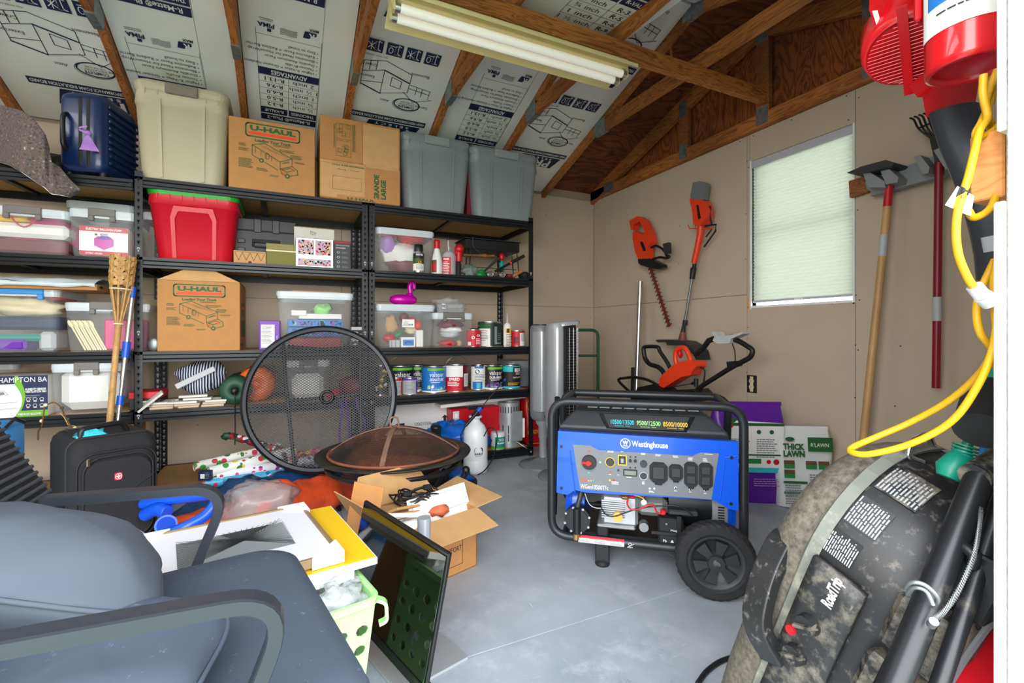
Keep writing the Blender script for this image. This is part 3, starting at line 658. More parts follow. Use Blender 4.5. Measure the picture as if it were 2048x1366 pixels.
def can(label, pl, pr, pt, zb, Y, body='steel', fn=None, lid='steel', bail=None, cat='paint can', name='paint_can', group='paint cans on the shelves', turn=0):
    xa, xb = sx(pl, Y), sx(pr, Y); r = (xb-xa)/2*.985; h = sz((pl+pr)/2, pt, Y)-zb
    t = thing(name, label, cat, ((xa+xb)/2, Y+r, zb), 0, group)
    m = M(); m.lathe([(r*.97, 0), (r, .002), (r, .006), (r*.985, .008), (r*.985, h-.008), (r, h-.006), (r*.99, h)], 28, body, True, (1, 0)); m.part('can_body', t)
    m = M(); m.lathe([(r*.99, h), (r*.9, h+.001), (r*.88, h-.004), (r*.74, h-.004), (r*.72, h-.001), (.001, h-.001)], 28, lid, False, (0, 1)); m.part('can_lid', t)
    if fn: p = Pc(r, turn=atan2(0, 1)+turn); fn(p, r, h); p.part('can_label', t)
    if bail is not None:
        m = M(); pts = []
        for k in range(13):
            a = pi*k/12; L = r*1.03; up = sin(a)*r*1.15
            pts.append((-L*cos(a), -up*cos(bail)*1.0, h*.84+up*sin(bail)))
        m.tube(spline(pts, 3), .0017, 6, 'steel'); m.part('bail_handle', t)
        for s_ in (-1, 1): m = M(); m.cyl((s_*r, 0, h*.84), (s_*(r+.005), 0, h*.84), .007, seg=8, mat='steel'); m.part('bail_ear', t)
    return t
def uhaul(p, w_, h_, small=True):
    u = w_; g = 'inkg'; top = h_
    lh = .165*u; y1 = top-.02*u-.005; x0, x1 = .19*u, .81*u
    pts = rrect(x1-x0, lh, .03*u, 3, u/2, y1-lh/2); p.line(pts, .016*u, g, True)
    p.rect(x0+.035*u, y1-lh+.025*u, x1-.035*u, y1-lh+.062*u, 'inko')
    p.text('U-HAUL', u/2, y1-lh*.52, lh*.36, g, .53*u, bold=.05)
    p.text('Loading Your Truck', u/2, y1-lh-.06*u, .036*u, g, .42*u, bold=.04)
    cy = y1-lh-.30*u; a = lambda x, y: (x*u, cy+y*u)
    W = .0085*u
    p.line([a(.26, .06), a(.26, .19), a(.4, .23), a(.72, .08), a(.72, -.02), a(.58, -.07), a(.58, .02), a(.26, .19)], W, g)
    p.line([a(.58, .02), a(.72, .08)], W, g); p.line([a(.26, .06), a(.34, .02)], W, g); p.line([a(.40, -.01), a(.55, -.09)], W, g)
    p.line([a(.58, -.07), a(.72, -.02), a(.78, -.06), a(.79, -.12), a(.66, -.16), a(.6, -.13), a(.58, -.07)], W, g); p.line([a(.6, -.08), a(.7, -.045), a(.75, -.07), a(.66, -.1), a(.6, -.08)], W, g)
    p.line([a(.66, -.1), a(.66, -.16)], W, g); p.poly([a(.69, -.075), a(.73, -.062), a(.75, -.07), a(.71, -.085)], 'inko'); p.poly([a(.59, -.09), a(.64, -.11), a(.63, -.13), a(.6, -.12)], 'inko')
    for cx_, cy_, r_ in ((.365, .005, .028), (.665, -.155, .03)): p.disc(cx_*u, cy+cy_*u, r_*u, g, 14); p.disc(cx_*u, cy+cy_*u, r_*u*.45, 'card', 10)
    for k in range(4): p.line([a(.3+k*.06, .09-k*.028), a(.3+k*.06, .16-k*.028)], W*.5, g); p.line([a(.33+k*.08, .21-k*.02), a(.5+k*.05, .13-k*.015)], W*.4, g)
    p.ring(.43*u, cy+.07*u, .025*u, .04*u, W*.6, g, 12)
    p.text('U-HAUL', .65*u, cy+.01*u, .02*u, g, .09*u, bold=.04, rot=.4)
    for x, y, w2, n in ((.5, .225, .22, 2), (.57, .175, .2, 3), (.7, .12, .16, 4), (.75, .04, .14, 2), (.11, .19, .1, 3), (.11, .13, .12, 3), (.11, .0, .17, 9), (.31, -.1, .14, 3), (.46, -.17, .12, 2)):
        p.lines(x*u, cy+y*u, w2*u, n, .0135*u, g, .0055*u)

# ---------------------------------------------------------------- top shelf of the middle and right units
tote('tall tan tote with a brown front handle, on top beside the blue suitcase', 262, 458, 168, Z1, 3.22, .40, K and 'tan' if 0 else 'tanp', 'tanp', .86, 'tanhandle', panel_style=1) if mat('tanp', '#b5ad91', .45) and mat('tanhandle', '#7d766a', .5) else 0
t, w_, d_, h_ = carton('moving box with a printed truck, on the top shelf beside the tan tote', 457, 630, 245, Z1, 3.24, .36)
p = front(w_, h_); uhaul(p, w_, h_-.01); p.part('printed_front', t)
for k, (xx) in enumerate((0, w_)):
    pass
t, w_, d_, h_ = carton('battered moving box marked GRANDE LARGE, with torn patched sides, on the top shelf', 640, 800, 243, Z1-.0, 3.23, .34, 'card')
p = front(w_, h_)
p.rect(.0, h_*.02, w_*.55, h_*.46, 'cardin'); p.rect(w_*.55, h_*.02, w_, h_*.46, 'card'); p.rect(w_*.52, h_*.44, w_*.98, h_*.97, 'cardin'); p.frame(.003, .003, w_-.003, h_*.47, .001, 'inkbr'); p.line([(w_*.545, .005), (w_*.545, h_*.46)], .0012, 'inkbr'); p.line([(w_*.51, h_*.46), (w_*.51, h_*.98)], .0012, 'inkbr')
p.text('GRANDE', w_*.72, h_*.2, .03, 'inkg', .17, rot=pi/2, bold=.05); p.text('LARGE', w_*.81, h_*.18, .03, 'inkg', .13, rot=pi/2, bold=.05)
p.frame(w_*.15, h_*.12, w_*.5, h_*.28, .0015, 'inkg'); p.text('U-HAUL BOXES ARE DESIGNED', w_*.34, h_*.41, .009, 'inkg', .2, bold=.03); p.text('Moving  •  A Move', w_*.34, h_*.36, .009, 'inkg', .13)
for yy in (.53, .74):
    p.frame(w_*.19, h_*yy, w_*.37, h_*(yy+.19), .0015, 'inkg')
    for q in range(9): x = w_*random.uniform(.2, .33); y = h_*(yy+random.uniform(.01, .14)); p.frame(x, y, x+.02, y+.025, .0012, 'inkg')
p.lines(w_*.385, h_*.93, .022, 26, .0068, 'inkg'); p.lines(w_*.16, h_*.9, .01, 22, .0068, 'inkg')
p.rect(w_*.2, .002, w_*.75, h_*.055, 'card'); p.text('U-HAUL', w_*.5, .004, .014, 'inkg', .18, bold=.05); p.part('printed_front', t)
m = M(); m.grid(lambda i, j: (i*w_*.54, -.004-.012*j*sin(i*3)-.006*sin(i*11+j*3), h_*.45-.01+j*.012), 8, 1, 'cardin'); m.part('torn_flap', t)
mat('greyp', '#7f878b', .4); mat('greyp2', '#8f979b', .4)
tote('grey lidded tote on the top shelf beside the battered moving box', 800, 945, 272, Z1, 3.25, .36, 'greyp', 'greyp', .84, 'greyp2', group=None, panel_style=1)
tote('grey lidded tote at the right end of the top shelf, under the foam boards', 943, 1080, 300, Z1, 3.22, .36, 'greyp', 'greyp', .84, 'greyp2', group=None, panel_style=1)
t, *_ = carton('narrow dark red box squeezed between the two grey totes', 934, 948, 345, Z1, 3.33, .3, 'darkred', cat='box', name='narrow_box', seam=False)
carton('plain cardboard box standing behind the battered moving box', 628, 650, 325, Z1, 3.5, .2)

# ---------------------------------------------------------------- second shelf, middle unit
mat('redtote', '#d0102a', .4); mat('greenlid', '#10a82a', .4)
tote('bright red tote with a green lid on the second shelf', 288, 478, 377, Z2, 3.25, .5, 'redtote', 'greenlid', .8, None, panel=True, lidh=.022)
t, w_, d_, h_ = carton('black moulded tool case with a recessed handle, behind the small boxes', 470, 592, 440, Z2, 3.42, .12, 'black', cat='tool case', name='tool_case', seam=False)
m = M()
for a, b, c, e in ((.27, .5, .73, .58), (.27, .42, .31, .5), (.69, .42, .73, .5), (.31, .4, .69, .44)): m.box((w_*a, -.012, h_*b), (w_*c, 0, h_*e), 'blackrub', .003)
m.part('case_handle', t)
for a, b in ((.3, .42), (.6, .72)): m = M(); m.box((w_*a, -.01, h_*.72), (w_*b, 0, h_*1.0), 'blackmetal', .003); m.part('case_latch', t)
m = M(); m.box((0, -.006, h_*.74), (w_, 0, h_*.77), 'blackrub', .002)
m.part('case_seam', t)
for zz in (.3, .48): m = M(); m.box((w_*.04, -.008, h_*zz), (w_*.16, 0, h_*(zz+.09)), 'blackmetal', .003); m.part('case_corner', t)
t, w_, d_, h_ = carton('small tan leather box with a dark zigzag stitched front', 467, 532, 502, Z2, 3.28, .14, 'cardin', cat='box', name='leather_box', seam=False)
p = front(w_, h_)
p.line([(w_*.04+w_*.92*k/8, h_*(.25 if k % 2 else .85)) for k in range(9)], .0022, 'inkk'); p.line([(w_*.04, h_*.9), (w_*.96, h_*.88)], .0016, 'inkbr'); p.disc(w_/2, h_*.08, .01, 'inkk'); p.part('stitching', t)
mat('olive', '#7b7a3a', .7, bump=.3, bs=400); mat('olive2', '#8c8450', .7)
t, w_, d_, h_ = carton('olive fabric covered box with a cream band', 533, 591, 488, Z2, 3.27, .14, 'olive', cat='box', name='fabric_box', seam=False)
m = M(); m.box((-.002, -.002, h_*.72), (w_+.002, d_+.002, h_), 'olive2', .002); m.part('box_lid', t); m = M(); m.box((-.0025, -.0025, h_*.64), (w_+.0025, d_+.0025, h_*.7), 'ivory'); m.part('lid_band', t)
t, w_, d_, h_ = carton('white corrugated box lying behind the floral case', 588, 669, 456, Z2, 3.40, .1, 'cardwhite', seam=True)
p = front(w_, h_); p.text('TOY', w_*.45, h_*.82, .025, 'inkk', .04, rot=-.2); p.part('printed_front', t)
mat('inkpk2', '#e8a8b8', .6)
# floral case
t, w_, d_, h_ = carton('floral jewellery case with silver edges and two clasps', 591, 667, 477, Z2, 3.27, .12, 'steel', cat='case', name='jewelry_case', seam=False)
p = front(w_, h_)
for x0, x1, y0, y1 in ((.06, .48, .42, .93), (.52, .94, .42, .93), (.06, .94, .05, .28)):
    p.rect(w_*x0, h_*y0, w_*x1, h_*y1, 'floralbase' if mat('floralbase', '#c9a9b4', .6) else 0); p.frame(w_*x0, h_*y0, w_*x1, h_*y1, .0015, 'inkk')
    for q in range(60 if y0 > .3 else 40): p.disc(w_*random.uniform(x0+.03, x1-.03), h_*random.uniform(y0+.03, y1-.03), random.uniform(.003, .0075), random.choice(['pink', 'paper', 'inkc', 'inkpk2', 'inkb', 'inkg', 'inko', 'purple', 'inky', 'inkr', 'inkbr']), 6); p.k -= 1
p.part('floral_panel', t)
for xx in (.22, .72): m = M(); m.box((w_*xx, -.006, h_*.27), (w_*(xx+.13), 0, h_*.44), 'chrome', .002); m.part('clasp', t)
t, w_, d_, h_ = carton('dark product box with a maroon top and round icons', 668, 702, 482, Z2, 3.27, .12, 'darkgrey', cat='box', name='product_box', seam=False)
p = front(w_, h_); p.rect(0, h_*.9, w_, h_, 'darkred'); p.text('MISSION', w_*.45, h_*.92, .01, 'inkr', w_*.7); p.text('THE COLLECTION', w_*.5, h_*.82, .006, 'inkw', w_*.8); p.text('INFRARED', w_*.4, h_*.72, .008, 'inkw', w_*.55)
for q in range(4): p.ring(w_*.25, h_*(.58-.17*q), .007, .007, .002, 'inkw', 10); p.lines(w_*.45, h_*(.6-.17*q), w_*.4, 3, .005, 'inkgr')
p.part('printed_front', t)
clear_bin('clear bin with a grey lid half hidden behind the red tote', 283, 340, 425, Z2, 3.45, .3, latch=None)

# ---------------------------------------------------------------- third shelf, middle unit
t, w_, d_, h_ = carton('big moving box with open top flaps and a printed truck, on the third shelf', 314, 480, 562, Z3, 3.25, .44, 'card', seam=False)
p = front(w_, h_); uhaul(p, w_, h_-.01); p.part('printed_front', t)
sd = Pr((w_, 0, 0), (0, 1, 0), (0, 0, 1)); sd.rect(.12, h_*.5, .3, h_*.72, 'inkg'); sd.rect(.14, h_*.62, .28, h_*.67, 'inko'); sd.rect(.1, h_*.2, .34, h_*.46, 'inkg'); sd.rect(.04, h_*.06, .2, h_*.1, 'inkg'); sd.part('printed_side', t)
m = M(); m.add([(0, 0, h_), (w_, 0, h_), (w_*.62, .02, h_+.075), (w_*.38, .02, h_+.08)], [(0, 1, 2, 3)], 'cardin'); m.part('box_flap', t)
m = M(); m.add([(0, 0, h_+.002), (0, d_, h_+.002), (w_*.42, d_-.03, h_+.09), (w_*.4, .06, h_+.085)], [(0, 1, 2, 3)], 'card'); m.part('box_flap', t)
m = M(); m.add([(w_, 0, h_+.002), (w_, d_, h_+.002), (w_*.55, d_-.03, h_+.085), (w_*.6, .05, h_+.075)], [(0, 1, 2, 3)], 'card'); m.part('box_flap', t)
t, w_, d_, h_ = carton('purple box with a white label beside the open moving box', 518, 560, 641, Z3, 3.25, .17, 'purple', cat='box', name='purple_box', seam=False)
p = front(w_, h_); p.rect(w_*.1, h_*.08, w_*.74, h_*.86, 'paper'); p.lines(w_*.15, h_*.8, w_*.5, 14, .008, 'inkgr'); p.text('LAUREL', w_*.88, h_*.4, .007, 'inkw', .035, rot=pi/2); p.part('label', t)
t, w_, d_, h_ = clear_bin('large clear bin holding blue snowflake boxes, above the round mesh table', 552, 708, 584, Z3, 3.26, .42, latch=None, taper=.84, rim=.02)
Xc = (sx(552, 3.26)+sx(708, 3.26))/2
def inside(label, name, cat, x, z, w2, h2, mt, y=3.32, d=.12, rz=0, fn=None, bev=.004):
    m = M(); m.box((-w2/2, 0, 0), (w2/2, d, h2), mt, bev)
    if fn:
        t = thing(name, label, cat, (x, y, z), rz); m.part('box_body', t); p = front(w2, h2); fn(p, w2, h2); p.part('printed_front', t); return t
    return m.thing(name, label, cat, (x, y, z), rz)
def snow(p, a, b):
    p.rect(-a/2+.003, .003, a/2-.003, b-.003, 'inkb')
    for k in range(14): p.disc(random.uniform(-a/2+.02, a/2-.02), random.uniform(.01, b-.01), random.uniform(.008, .016), random.choice(['inkc', 'purple', 'inkb']), 8); p.k -= 1
    for k in range(26):
        x, y, r = random.uniform(-a/2+.012, a/2-.012), random.uniform(.01, b-.01), random.uniform(.004, .011)
        for q in range(3): an = pi*q/3; p.line([(x-r*cos(an), y-r*sin(an)), (x+r*cos(an), y+r*sin(an))], .002, 'inkw'); p.k -= 1
inside('upper blue box with white snowflakes inside the large clear bin', 'snowflake_box', 'box', Xc, Z3+.145, .33, .045, 'inkb', 3.30, .25, 0, snow)
inside('lower blue box with white snowflakes inside the large clear bin', 'snowflake_box', 'box', Xc, Z3+.08, .33, .06, 'inkb', 3.30, .25, 0, snow)
inside('red patterned wrap at the bottom of the large clear bin', 'wrapping_pack', 'wrap', Xc, Z3+.008, .31, .065, 'red', 3.31, .22)
inside('white foam block in the large clear bin', 'foam_block', 'foam', Xc+.03, Z3+.195, .26, .035, 'paper', 3.32, .2)
inside('small white card leaning inside the large clear bin', 'white_card', 'card', Xc-.10, Z3+.215, .09, .035, 'paper', 3.31, .02)
m = M(); m.ell((0, 0, 0), (.06, .05, .045), mat='lime', nz=.35, seed=3); m.thing('green_pouch', 'crumpled lime green pouch in the large clear bin', 'pouch', (Xc+.045, 3.40, Z3+.255))
m = M(); m.box((-.14, 0, 0), (.14, .26, .006), 'cardin'); m.thing('cardboard_sheet', 'flat cardboard sheet on the lid of the large clear bin', 'cardboard', (Xc, 3.30, Z3+h_+.002))
for k, zz in enumerate((0, .075)):
    t, w_, d_, h_ = carton(('lower' if k == 0 else 'upper')+' small grey and red stationery box beside the post', 703, 729, 0, Z3+zz, 3.27, .12, 'ltgrey', cat='box', name='stationery_box', seam=False, h=.07)
    p = front(w_, h_); p.rect(0, .0, w_, h_*.3, 'inkr'); p.rect(0, h_*.35, w_, h_*.7, 'inkk'); p.text('VW', w_*.3, h_*.4, .012, 'inkw'); p.rect(w_*.1, h_*.36, w_*.5, h_*.46, 'paper'); p.part('printed_front', t)
m = M(); m.ell((0, 0, 0), (.03, .012, .04), 12, 8, 'dullsteel'); m.thing('round_tin', 'small round silver tin beside the open moving box', 'tin', (sx(308, 3.30), 3.30, Z3+.04))
m = M(); m.lathe([(.09, 0), (.105, .30), (.11, .305), (.115, .31), (.0, .312)], 24, 'tanp'); m.thing('bucket', 'beige bucket with a rim standing behind the left shelf post', 'bucket', (sx(292, 3.62), 3.68, Z3))

# ---------------------------------------------------------------- fourth shelf, middle unit
t, w_, d_, h_ = carton('flat red and black tool box behind the post', 258, 322, 0, Z4, 3.30, .18, 'blackmetal', cat='box', name='tool_box', seam=False, h=.10)
m = M(); m.box((-.002, -.002, h_*.62), (w_+.002, d_, h_+.002), 'red', .004); m.part('box_lid', t)
p = front(w_, h_); p.rect(w_*.2, h_*.15, w_*.8, h_*.5, 'paper'); p.text('EPIC', w_*.5, h_*.2, .02, 'inkk', w_*.4); p.part('printed_front', t)
mat('tilew', '#d9d7cd', .5, 0, .06, 20); mat('tilee', '#cdb9a0', .8)
ti = 0; random.seed(11)
tiles = []
for L_y in range(3):
    for r in range(5-L_y):
        for c in range(2 if r % 2 else 3):
            tiles.append((sx(300, 3.27)+.05+c*.13+random.uniform(-.02, .02)+.02*r*.4, 3.30+r*.055+random.uniform(-.01, .01), Z4+.0005+L_y*.0135, random.uniform(-.12, .12), 0))
for x, y, z, a, tl in tiles:
    m = M(); wv = random.uniform(.05, .062); m.box((-wv, -.0375*.66, 0), (wv, .0375*.66, .012), 'tilee' if random.random() < .35 else 'tilew', .0015)
    m.thing('wall_tile', 'loose white and beige wall tile in the stacked pile', 'tile', (x, y, z), a, 'loose wall tiles piled on the fourth shelf')
m = M(); m.box((-.075, -.025, 0), (.075, .025, .012), 'tilew', .0015); m.thing('wall_tile', 'white wall tile leaning steeply at the left edge of the pile', 'tile', (sx(303, 3.27), 3.262, Z4+.045), rot=(R_(15), R_(-42), R_(5)))
for k in range(3): m = M(); m.box((-.07, -.025, 0), (.07, .025, .012), 'tilew', .0015); m.thing('wall_tile', 'white wall tile laid on the front edge of the pile, %s' % ('at its left', 'in its middle', 'on top of the others')[k], 'tile', (sx((365, 395, 385)[k], 3.27), 3.28+.01*k, Z4+.012*(k*1.3)+.028), rz=(.05, -.06, .1)[k])
# striped bag
def striped(name, a, b, n, ax=2):
    m = bpy.data.materials.new(name); m.use_nodes = True; nn = m.node_tree.nodes; L = m.node_tree.links; p = nn['Principled BSDF']; t = nn.new('ShaderNodeTexCoord')
    wv = nn.new('ShaderNodeTexWave'); wv.inputs['Scale'].default_value = n; wv.inputs['Distortion'].default_value = 1.5; wv.inputs['Detail Scale'].default_value = .6; wv.bands_direction = 'XYZ'[ax]
    cr = nn.new('ShaderNodeValToRGB'); cr.color_ramp.interpolation = 'CONSTANT'; cr.color_ramp.elements[0].color = (*lin(a), 1); cr.color_ramp.elements[1].color = (*lin(b), 1); cr.color_ramp.elements[1].position = .62
    L.new(t.outputs['Object'], wv.inputs[0]); L.new(wv.outputs[0], cr.inputs[0]); L.new(cr.outputs[0], p.inputs['Base Color']); p.inputs['Roughness'].default_value = .7; MATS[name] = m
striped('stripes', '#141f3d', '#d8dde6', 22, 0)
x_ = sx(402, 3.42); zc_ = Z4+.16
t = thing('cloth_bag', 'navy and white striped cloth bag stuffed above the tile pile', 'bag', (x_, 3.45, zc_-.11))
m = M(); m.ell((0, 0, .11), (.125, .1, .1), 22, 14, 'stripes', .9, .12, 5, 4); m.part('bag_body', t)
m = M(); m.box((-.11, -.006, -.016), (.11, .006, .016), 'ltgrey', .003); m.T = None
o = m.part('flap_board', t); o.location = (-.015, -.115, .12); o.rotation_euler = (0, R_(-28), 0)
# rolled sleeping bags
def rolled(label, px, py, rp, Y, L, mt, cat='sleeping bag', rz=0, zb=None):
    c = onY(px, py, Y); r = rp*Y/ray(px, py).y/FL
    t = thing('rolled_sleeping_bag', label, cat, (c.x, Y, zb), rz)
    m = M(); n_ = 28; rings = []
    for d, f in ((.02, .16), (-.004, .3), (-.006, .6), (.004, .86), (.02, .97), (.06, 1.0), (L*.5, 1.02), (L-.04, .98), (L, .8)):
        rings.append([(cos(2*pi*k/n_)*r*f*(1+.025*((k % 2)*2-1)*(1 if f < 1 else 0)), d, r+sin(2*pi*k/n_)*r*f*(1+.025*((k % 2)*2-1)*(1 if f < 1 else 0))) for k in range(n_)])
    m.loft(rings, mt, True); m.part('bag_roll', t)
    return t, r
mat('greenbag', '#1c4a35', .55, 0, .15, 12); mat('orangebag', '#f06a1c', .5, 0, .1, 10)
t, r = rolled('dark green rolled sleeping bag with its drawstring hanging below the shelf', 470, 784, 29, 3.27, .42, 'greenbag', zb=Z4)
m = M(); m.tube(spline([(0, -.01, r), (.004, -.04, r-.02), (.002, -.035, -.02), (.004, -.03, -.12), (.002, -.03, -.23)], 4), .0035, 6, 'black'); m.part('drawstring', t)
m = M(); m.ell((0, -.01, r), (.02, .012, .02), 10, 6, 'black', nz=.3); m.part('cord_knot', t)
rolled('orange rolled bag lying behind the green sleeping bag', 512, 785, 35, 3.38, .34, 'orangebag', 'rolled bag', zb=Z4)
t, w_, d_, h_ = clear_bin('clear bin with a dark latch seen through the round mesh table', 570, 662, 720, Z4, 3.30, .36, taper=.88)
inside('folded white linen filling the bin behind the mesh table', 'folded_linen', 'linen', (sx(570, 3.3)+sx(662, 3.3))/2, Z4+.01, .19, .16, 'paper', 3.34, .25, bev=.03)
m = M(); m.ell((0, 0, 0), (.11, .09, .07), 16, 10, 'darkred', nz=.15, seed=8, flatb=.9); m.thing('fabric_bundle', 'dark red fabric bundle seen through the mesh table', 'fabric', (sx(712, 3.4), 3.40, Z4+.066))
m = M(); m.ell((0, 0, 0), (.05, .04, .03), 12, 8, 'red', nz=.3, seed=9, flatb=.9); m.thing('red_ribbon', 'bright red ribbon bow on the shelf behind the mesh table', 'ribbon', (sx(668, 3.3), 3.30, Z4+.03))
for k, (px, zl) in enumerate(((680, .30), (690, .38), (712, .26))):
    m = M(); m.tube(spline([(0, .03, .01), (0, -.02, .0), (.01, -.03, -.06), (-.005+.03*k, -.03, -zl*.6), (.02*k, -.03, -zl)], 4), .003, 5, 'purple', flat=[(-.006, -.0006), (.006, -.0006), (.006, .0006), (-.006, .0006)])
    m.thing('curling_ribbon', 'thin purple ribbon hanging off the shelf, %s' % ('nearest the ring of the mesh table', 'the longest of the three', 'nearest the shelf post')[k], 'ribbon', (sx(px, 3.24), 3.24, Z4))
# ---------------------------------------------------------------- left unit
LT, L2, L3, L4, L5 = LZ
def lthing(*a, **k): return clear_bin(*a, **k)
# blue hard-shell suitcase
mat('navyshell', '#0a2352', .32, coat=.2)
t = thing('hard_suitcase', 'dark blue ribbed hard-shell suitcase with a lilac bow on its handle', 'suitcase', (sx(190, 3.33), 3.42, LT), R_(-15))
H_ = .42; m = M(); W_, D_ = .22, .33
m.loft([[(x, y, .02+z*H_) for x, y in rrect(W_*f, D_*f, .05, 5)] for z, f in ((0, .88), (.04, .97), (.1, 1), (.9, 1), (.96, .97), (1, .88))], 'navyshell'); m.part('shell', t)
for k in range(9):
    m = M(); z = .07+k*.038; m.box((W_/2-.002, -D_*.38, z), (W_/2+.013, D_*.40, z+.020), 'navyshell', .006); m.part('shell_rib', t)
m = M()
for dx in (-.006, .03): m.loft([[(dx+a*1.0, y, z) for y, z in rrect(D_*(1+a2), H_*(1+a2), .05, 5, 0, .02+H_/2)] for a, a2 in ((0, .008), (.008, .016), (.016, .008))], 'blackrub', False, (0, 0))
m.part('zip_band', t, kind='stuff')
m = M(); m.tube(fillet([(-.06, -D_/2+.01, .12), (-.06, -D_/2-.03, .14), (-.06, -D_/2-.03, .30), (-.06, -D_/2+.01, .32)], .02), .011, 8, 'black'); m.part('carry_handle', t)
m = M(); m.box((-.14, -.06, .2), (-.12, .06, .36), 'black', .01); m.part('side_handle', t)
for x in (-.08, .08): m = M(); m.cyl((x, -D_/2+.05, .0), (x, -D_/2+.05, .03), .018, seg=12, mat='black'); m.part('wheel', t)
m = M(); mat('lilac', '#a878c8', .7)
m.grid(lambda i, j: (-.06+.06*i*(j-.5)*1.4, -.012*sin(i*5), -.085*i), 6, 6, 'lilac'); m.grid(lambda i, j: (-.06-.035*sin(i*pi), -.02, .035*i-.01*j), 6, 3, 'lilac'); m.ell((-.06, -.004, .0), (.014, .012, .014), 10, 6, 'lilac')
m.v = [(x+.0, y, z) for x, y, z in m.v]
b_ = onY(172, 262, 3.16); m.thing('ribbon_bow', 'lilac fabric bow tied to the blue suitcase', 'bow', (b_.x+.06, 3.195, b_.z))
m = M(); m.ell((0, 0, 0), (.10, .10, .09), 14, 9, 'black', nz=.2, seed=4, flatb=.8); m.thing('backpack', 'black bag squeezed behind the blue suitcase', 'bag', (sx(115, 3.5), 3.52, LT+.075))
# moving blanket hanging over the shelf edge
def feltmat():
    m = bpy.data.materials.new('felt'); m.use_nodes = True; n = m.node_tree.nodes; L = m.node_tree.links; p = n['Principled BSDF']; t = n.new('ShaderNodeTexCoord')
    a = n.new('ShaderNodeTexNoise'); a.inputs['Scale'].default_value = 90; a.inputs['Detail'].default_value = 3
    cr = n.new('ShaderNodeValToRGB'); e = cr.color_ramp.elements; e[0].position = .3; e[0].color = (*lin('#3a3839'), 1); e[1].position = .72; e[1].color = (*lin('#b8b2a8'), 1)
    for p_, c in ((.42, '#5c5654'), (.5, '#6b6462'), (.56, '#7a4a44'), (.6, '#6f6966'), (.65, '#4f6f78')): q = e.new(p_); q.color = (*lin(c), 1)
    L.new(t.outputs['Object'], a.inputs[0]); L.new(a.outputs[0], cr.inputs[0]); L.new(cr.outputs[0], p.inputs['Base Color']); p.inputs['Roughness'].default_value = .95; MATS['felt'] = m
feltmat()
t = thing('moving_blanket', 'speckled grey felt moving blanket draped over the edge of the top left shelf', 'blanket', (sx(60, 3.3), 3.3, LT))
cols = [(-80, 190, 300, 3.42), (-20, 205, 318, 3.36), (20, 215, 330, 3.25), (45, 222, 345, 3.15), (70, 240, 362, 3.12), (88, 265, 374, 3.10), (98, 298, 383, 3.12), (104, 325, 388, 3.12), (120, 335, 390, 3.16), (140, 360, 394, 3.18), (160, 379, 384, 3.19)]
def bl(i, j):
    f = i*(len(cols)-1); a = min(int(f), len(cols)-2); u = f-a; c0, c1 = cols[a], cols[a+1]
    px = c0[0]*(1-u)+c1[0]*u; py = (c0[1]*(1-u)+c1[1]*u)*(1-j)+(c0[2]*(1-u)+c1[2]*u)*j; Y = (c0[3]*(1-u)+c1[3]*u)
    Y += .10*(1-j)**2*(1-i)+.035*sin(px*.07+j*2.5)*(.3+j*.7); return onY(px, py, Y)
m = M(); m.grid(bl, 60, 24, 'felt'); o = m.part('blanket_cloth', t, world=True)
sol = o.modifiers.new('s', 'SOLIDIFY'); sol.thickness = .004
m = M(); m.tube([bl(i/60, 1.0) for i in range(61)], .0025, 5, 'paper'); m.part('hem_stitch', t, world=True)
m = M(); m.tube([bl(.62+.0*i, i/24) for i in range(25)], .0025, 5, 'paper'); m.part('hem_stitch', t, world=True)
m = M(); m.ell((0, 0, 0), (.17, .10, .06), 14, 8, 'blackrub', nz=.2, seed=2, flatb=.9); m.thing('dark_bag', 'dark bag lying under the felt blanket', 'bag', (sx(-10, 3.36), 3.52, LT+.055))

# bins on the left unit's second shelf
Ya = LY(60); Yb = LY(190)
t, w_, d_, h_ = clear_bin('clear bin of pink and white party things at the far left of the second shelf', -55, 139, 414, L2, Ya, .36)
xc = (sx(-55, Ya)+sx(139, Ya))/2
m = M(); m.box((-.2, 0, 0), (.17, .2, .075), 'paper', .02); m.thing('white_pouch', 'white pouch across the front of the left clear bin', 'pouch', (xc, Ya+.03, L2+.09), R_(-3))
m = M(); m.ell((0, 0, 0), (.19, .12, .11), 14, 9, 'pink', nz=.15, seed=5); m.thing('pink_cloth', 'pink cloth bundle in the left clear bin', 'cloth', (xc+.02, Ya+.19, L2+.12))
m = M(); m.ell((0, 0, 0), (.10, .06, .03), 12, 8, 'inky', nz=.3, seed=6); m.thing('yellow_cloth', 'yellow cloth scrap in the left clear bin', 'cloth', (xc-.1, Ya+.10, L2+.195))
m = M(); m.tube(spline([(-.045, 0, .1), (-.045, -.005, .05), (0, -.01, .01), (.045, -.005, .05), (.045, 0, .1)], 5), .0035, 6, 'inkr'); m.thing('bag_handle', 'thin red loop handle inside the left clear bin', 'handle', (xc+.0, Ya+.022, L2+.13))
m = M(); m.box((-.18, 0, 0), (.17, .2, .07), 'darkred', .01); m.thing('red_folder', 'dark red striped folder at the bottom of the left clear bin', 'folder', (xc, Ya+.03, L2+.01))
t, w_, d_, h_ = clear_bin('clear bin with an electric balloon pump box inside', 134, 271, 420, L2, Yb, .34)
xc = (sx(134, Yb)+sx(271, Yb))/2
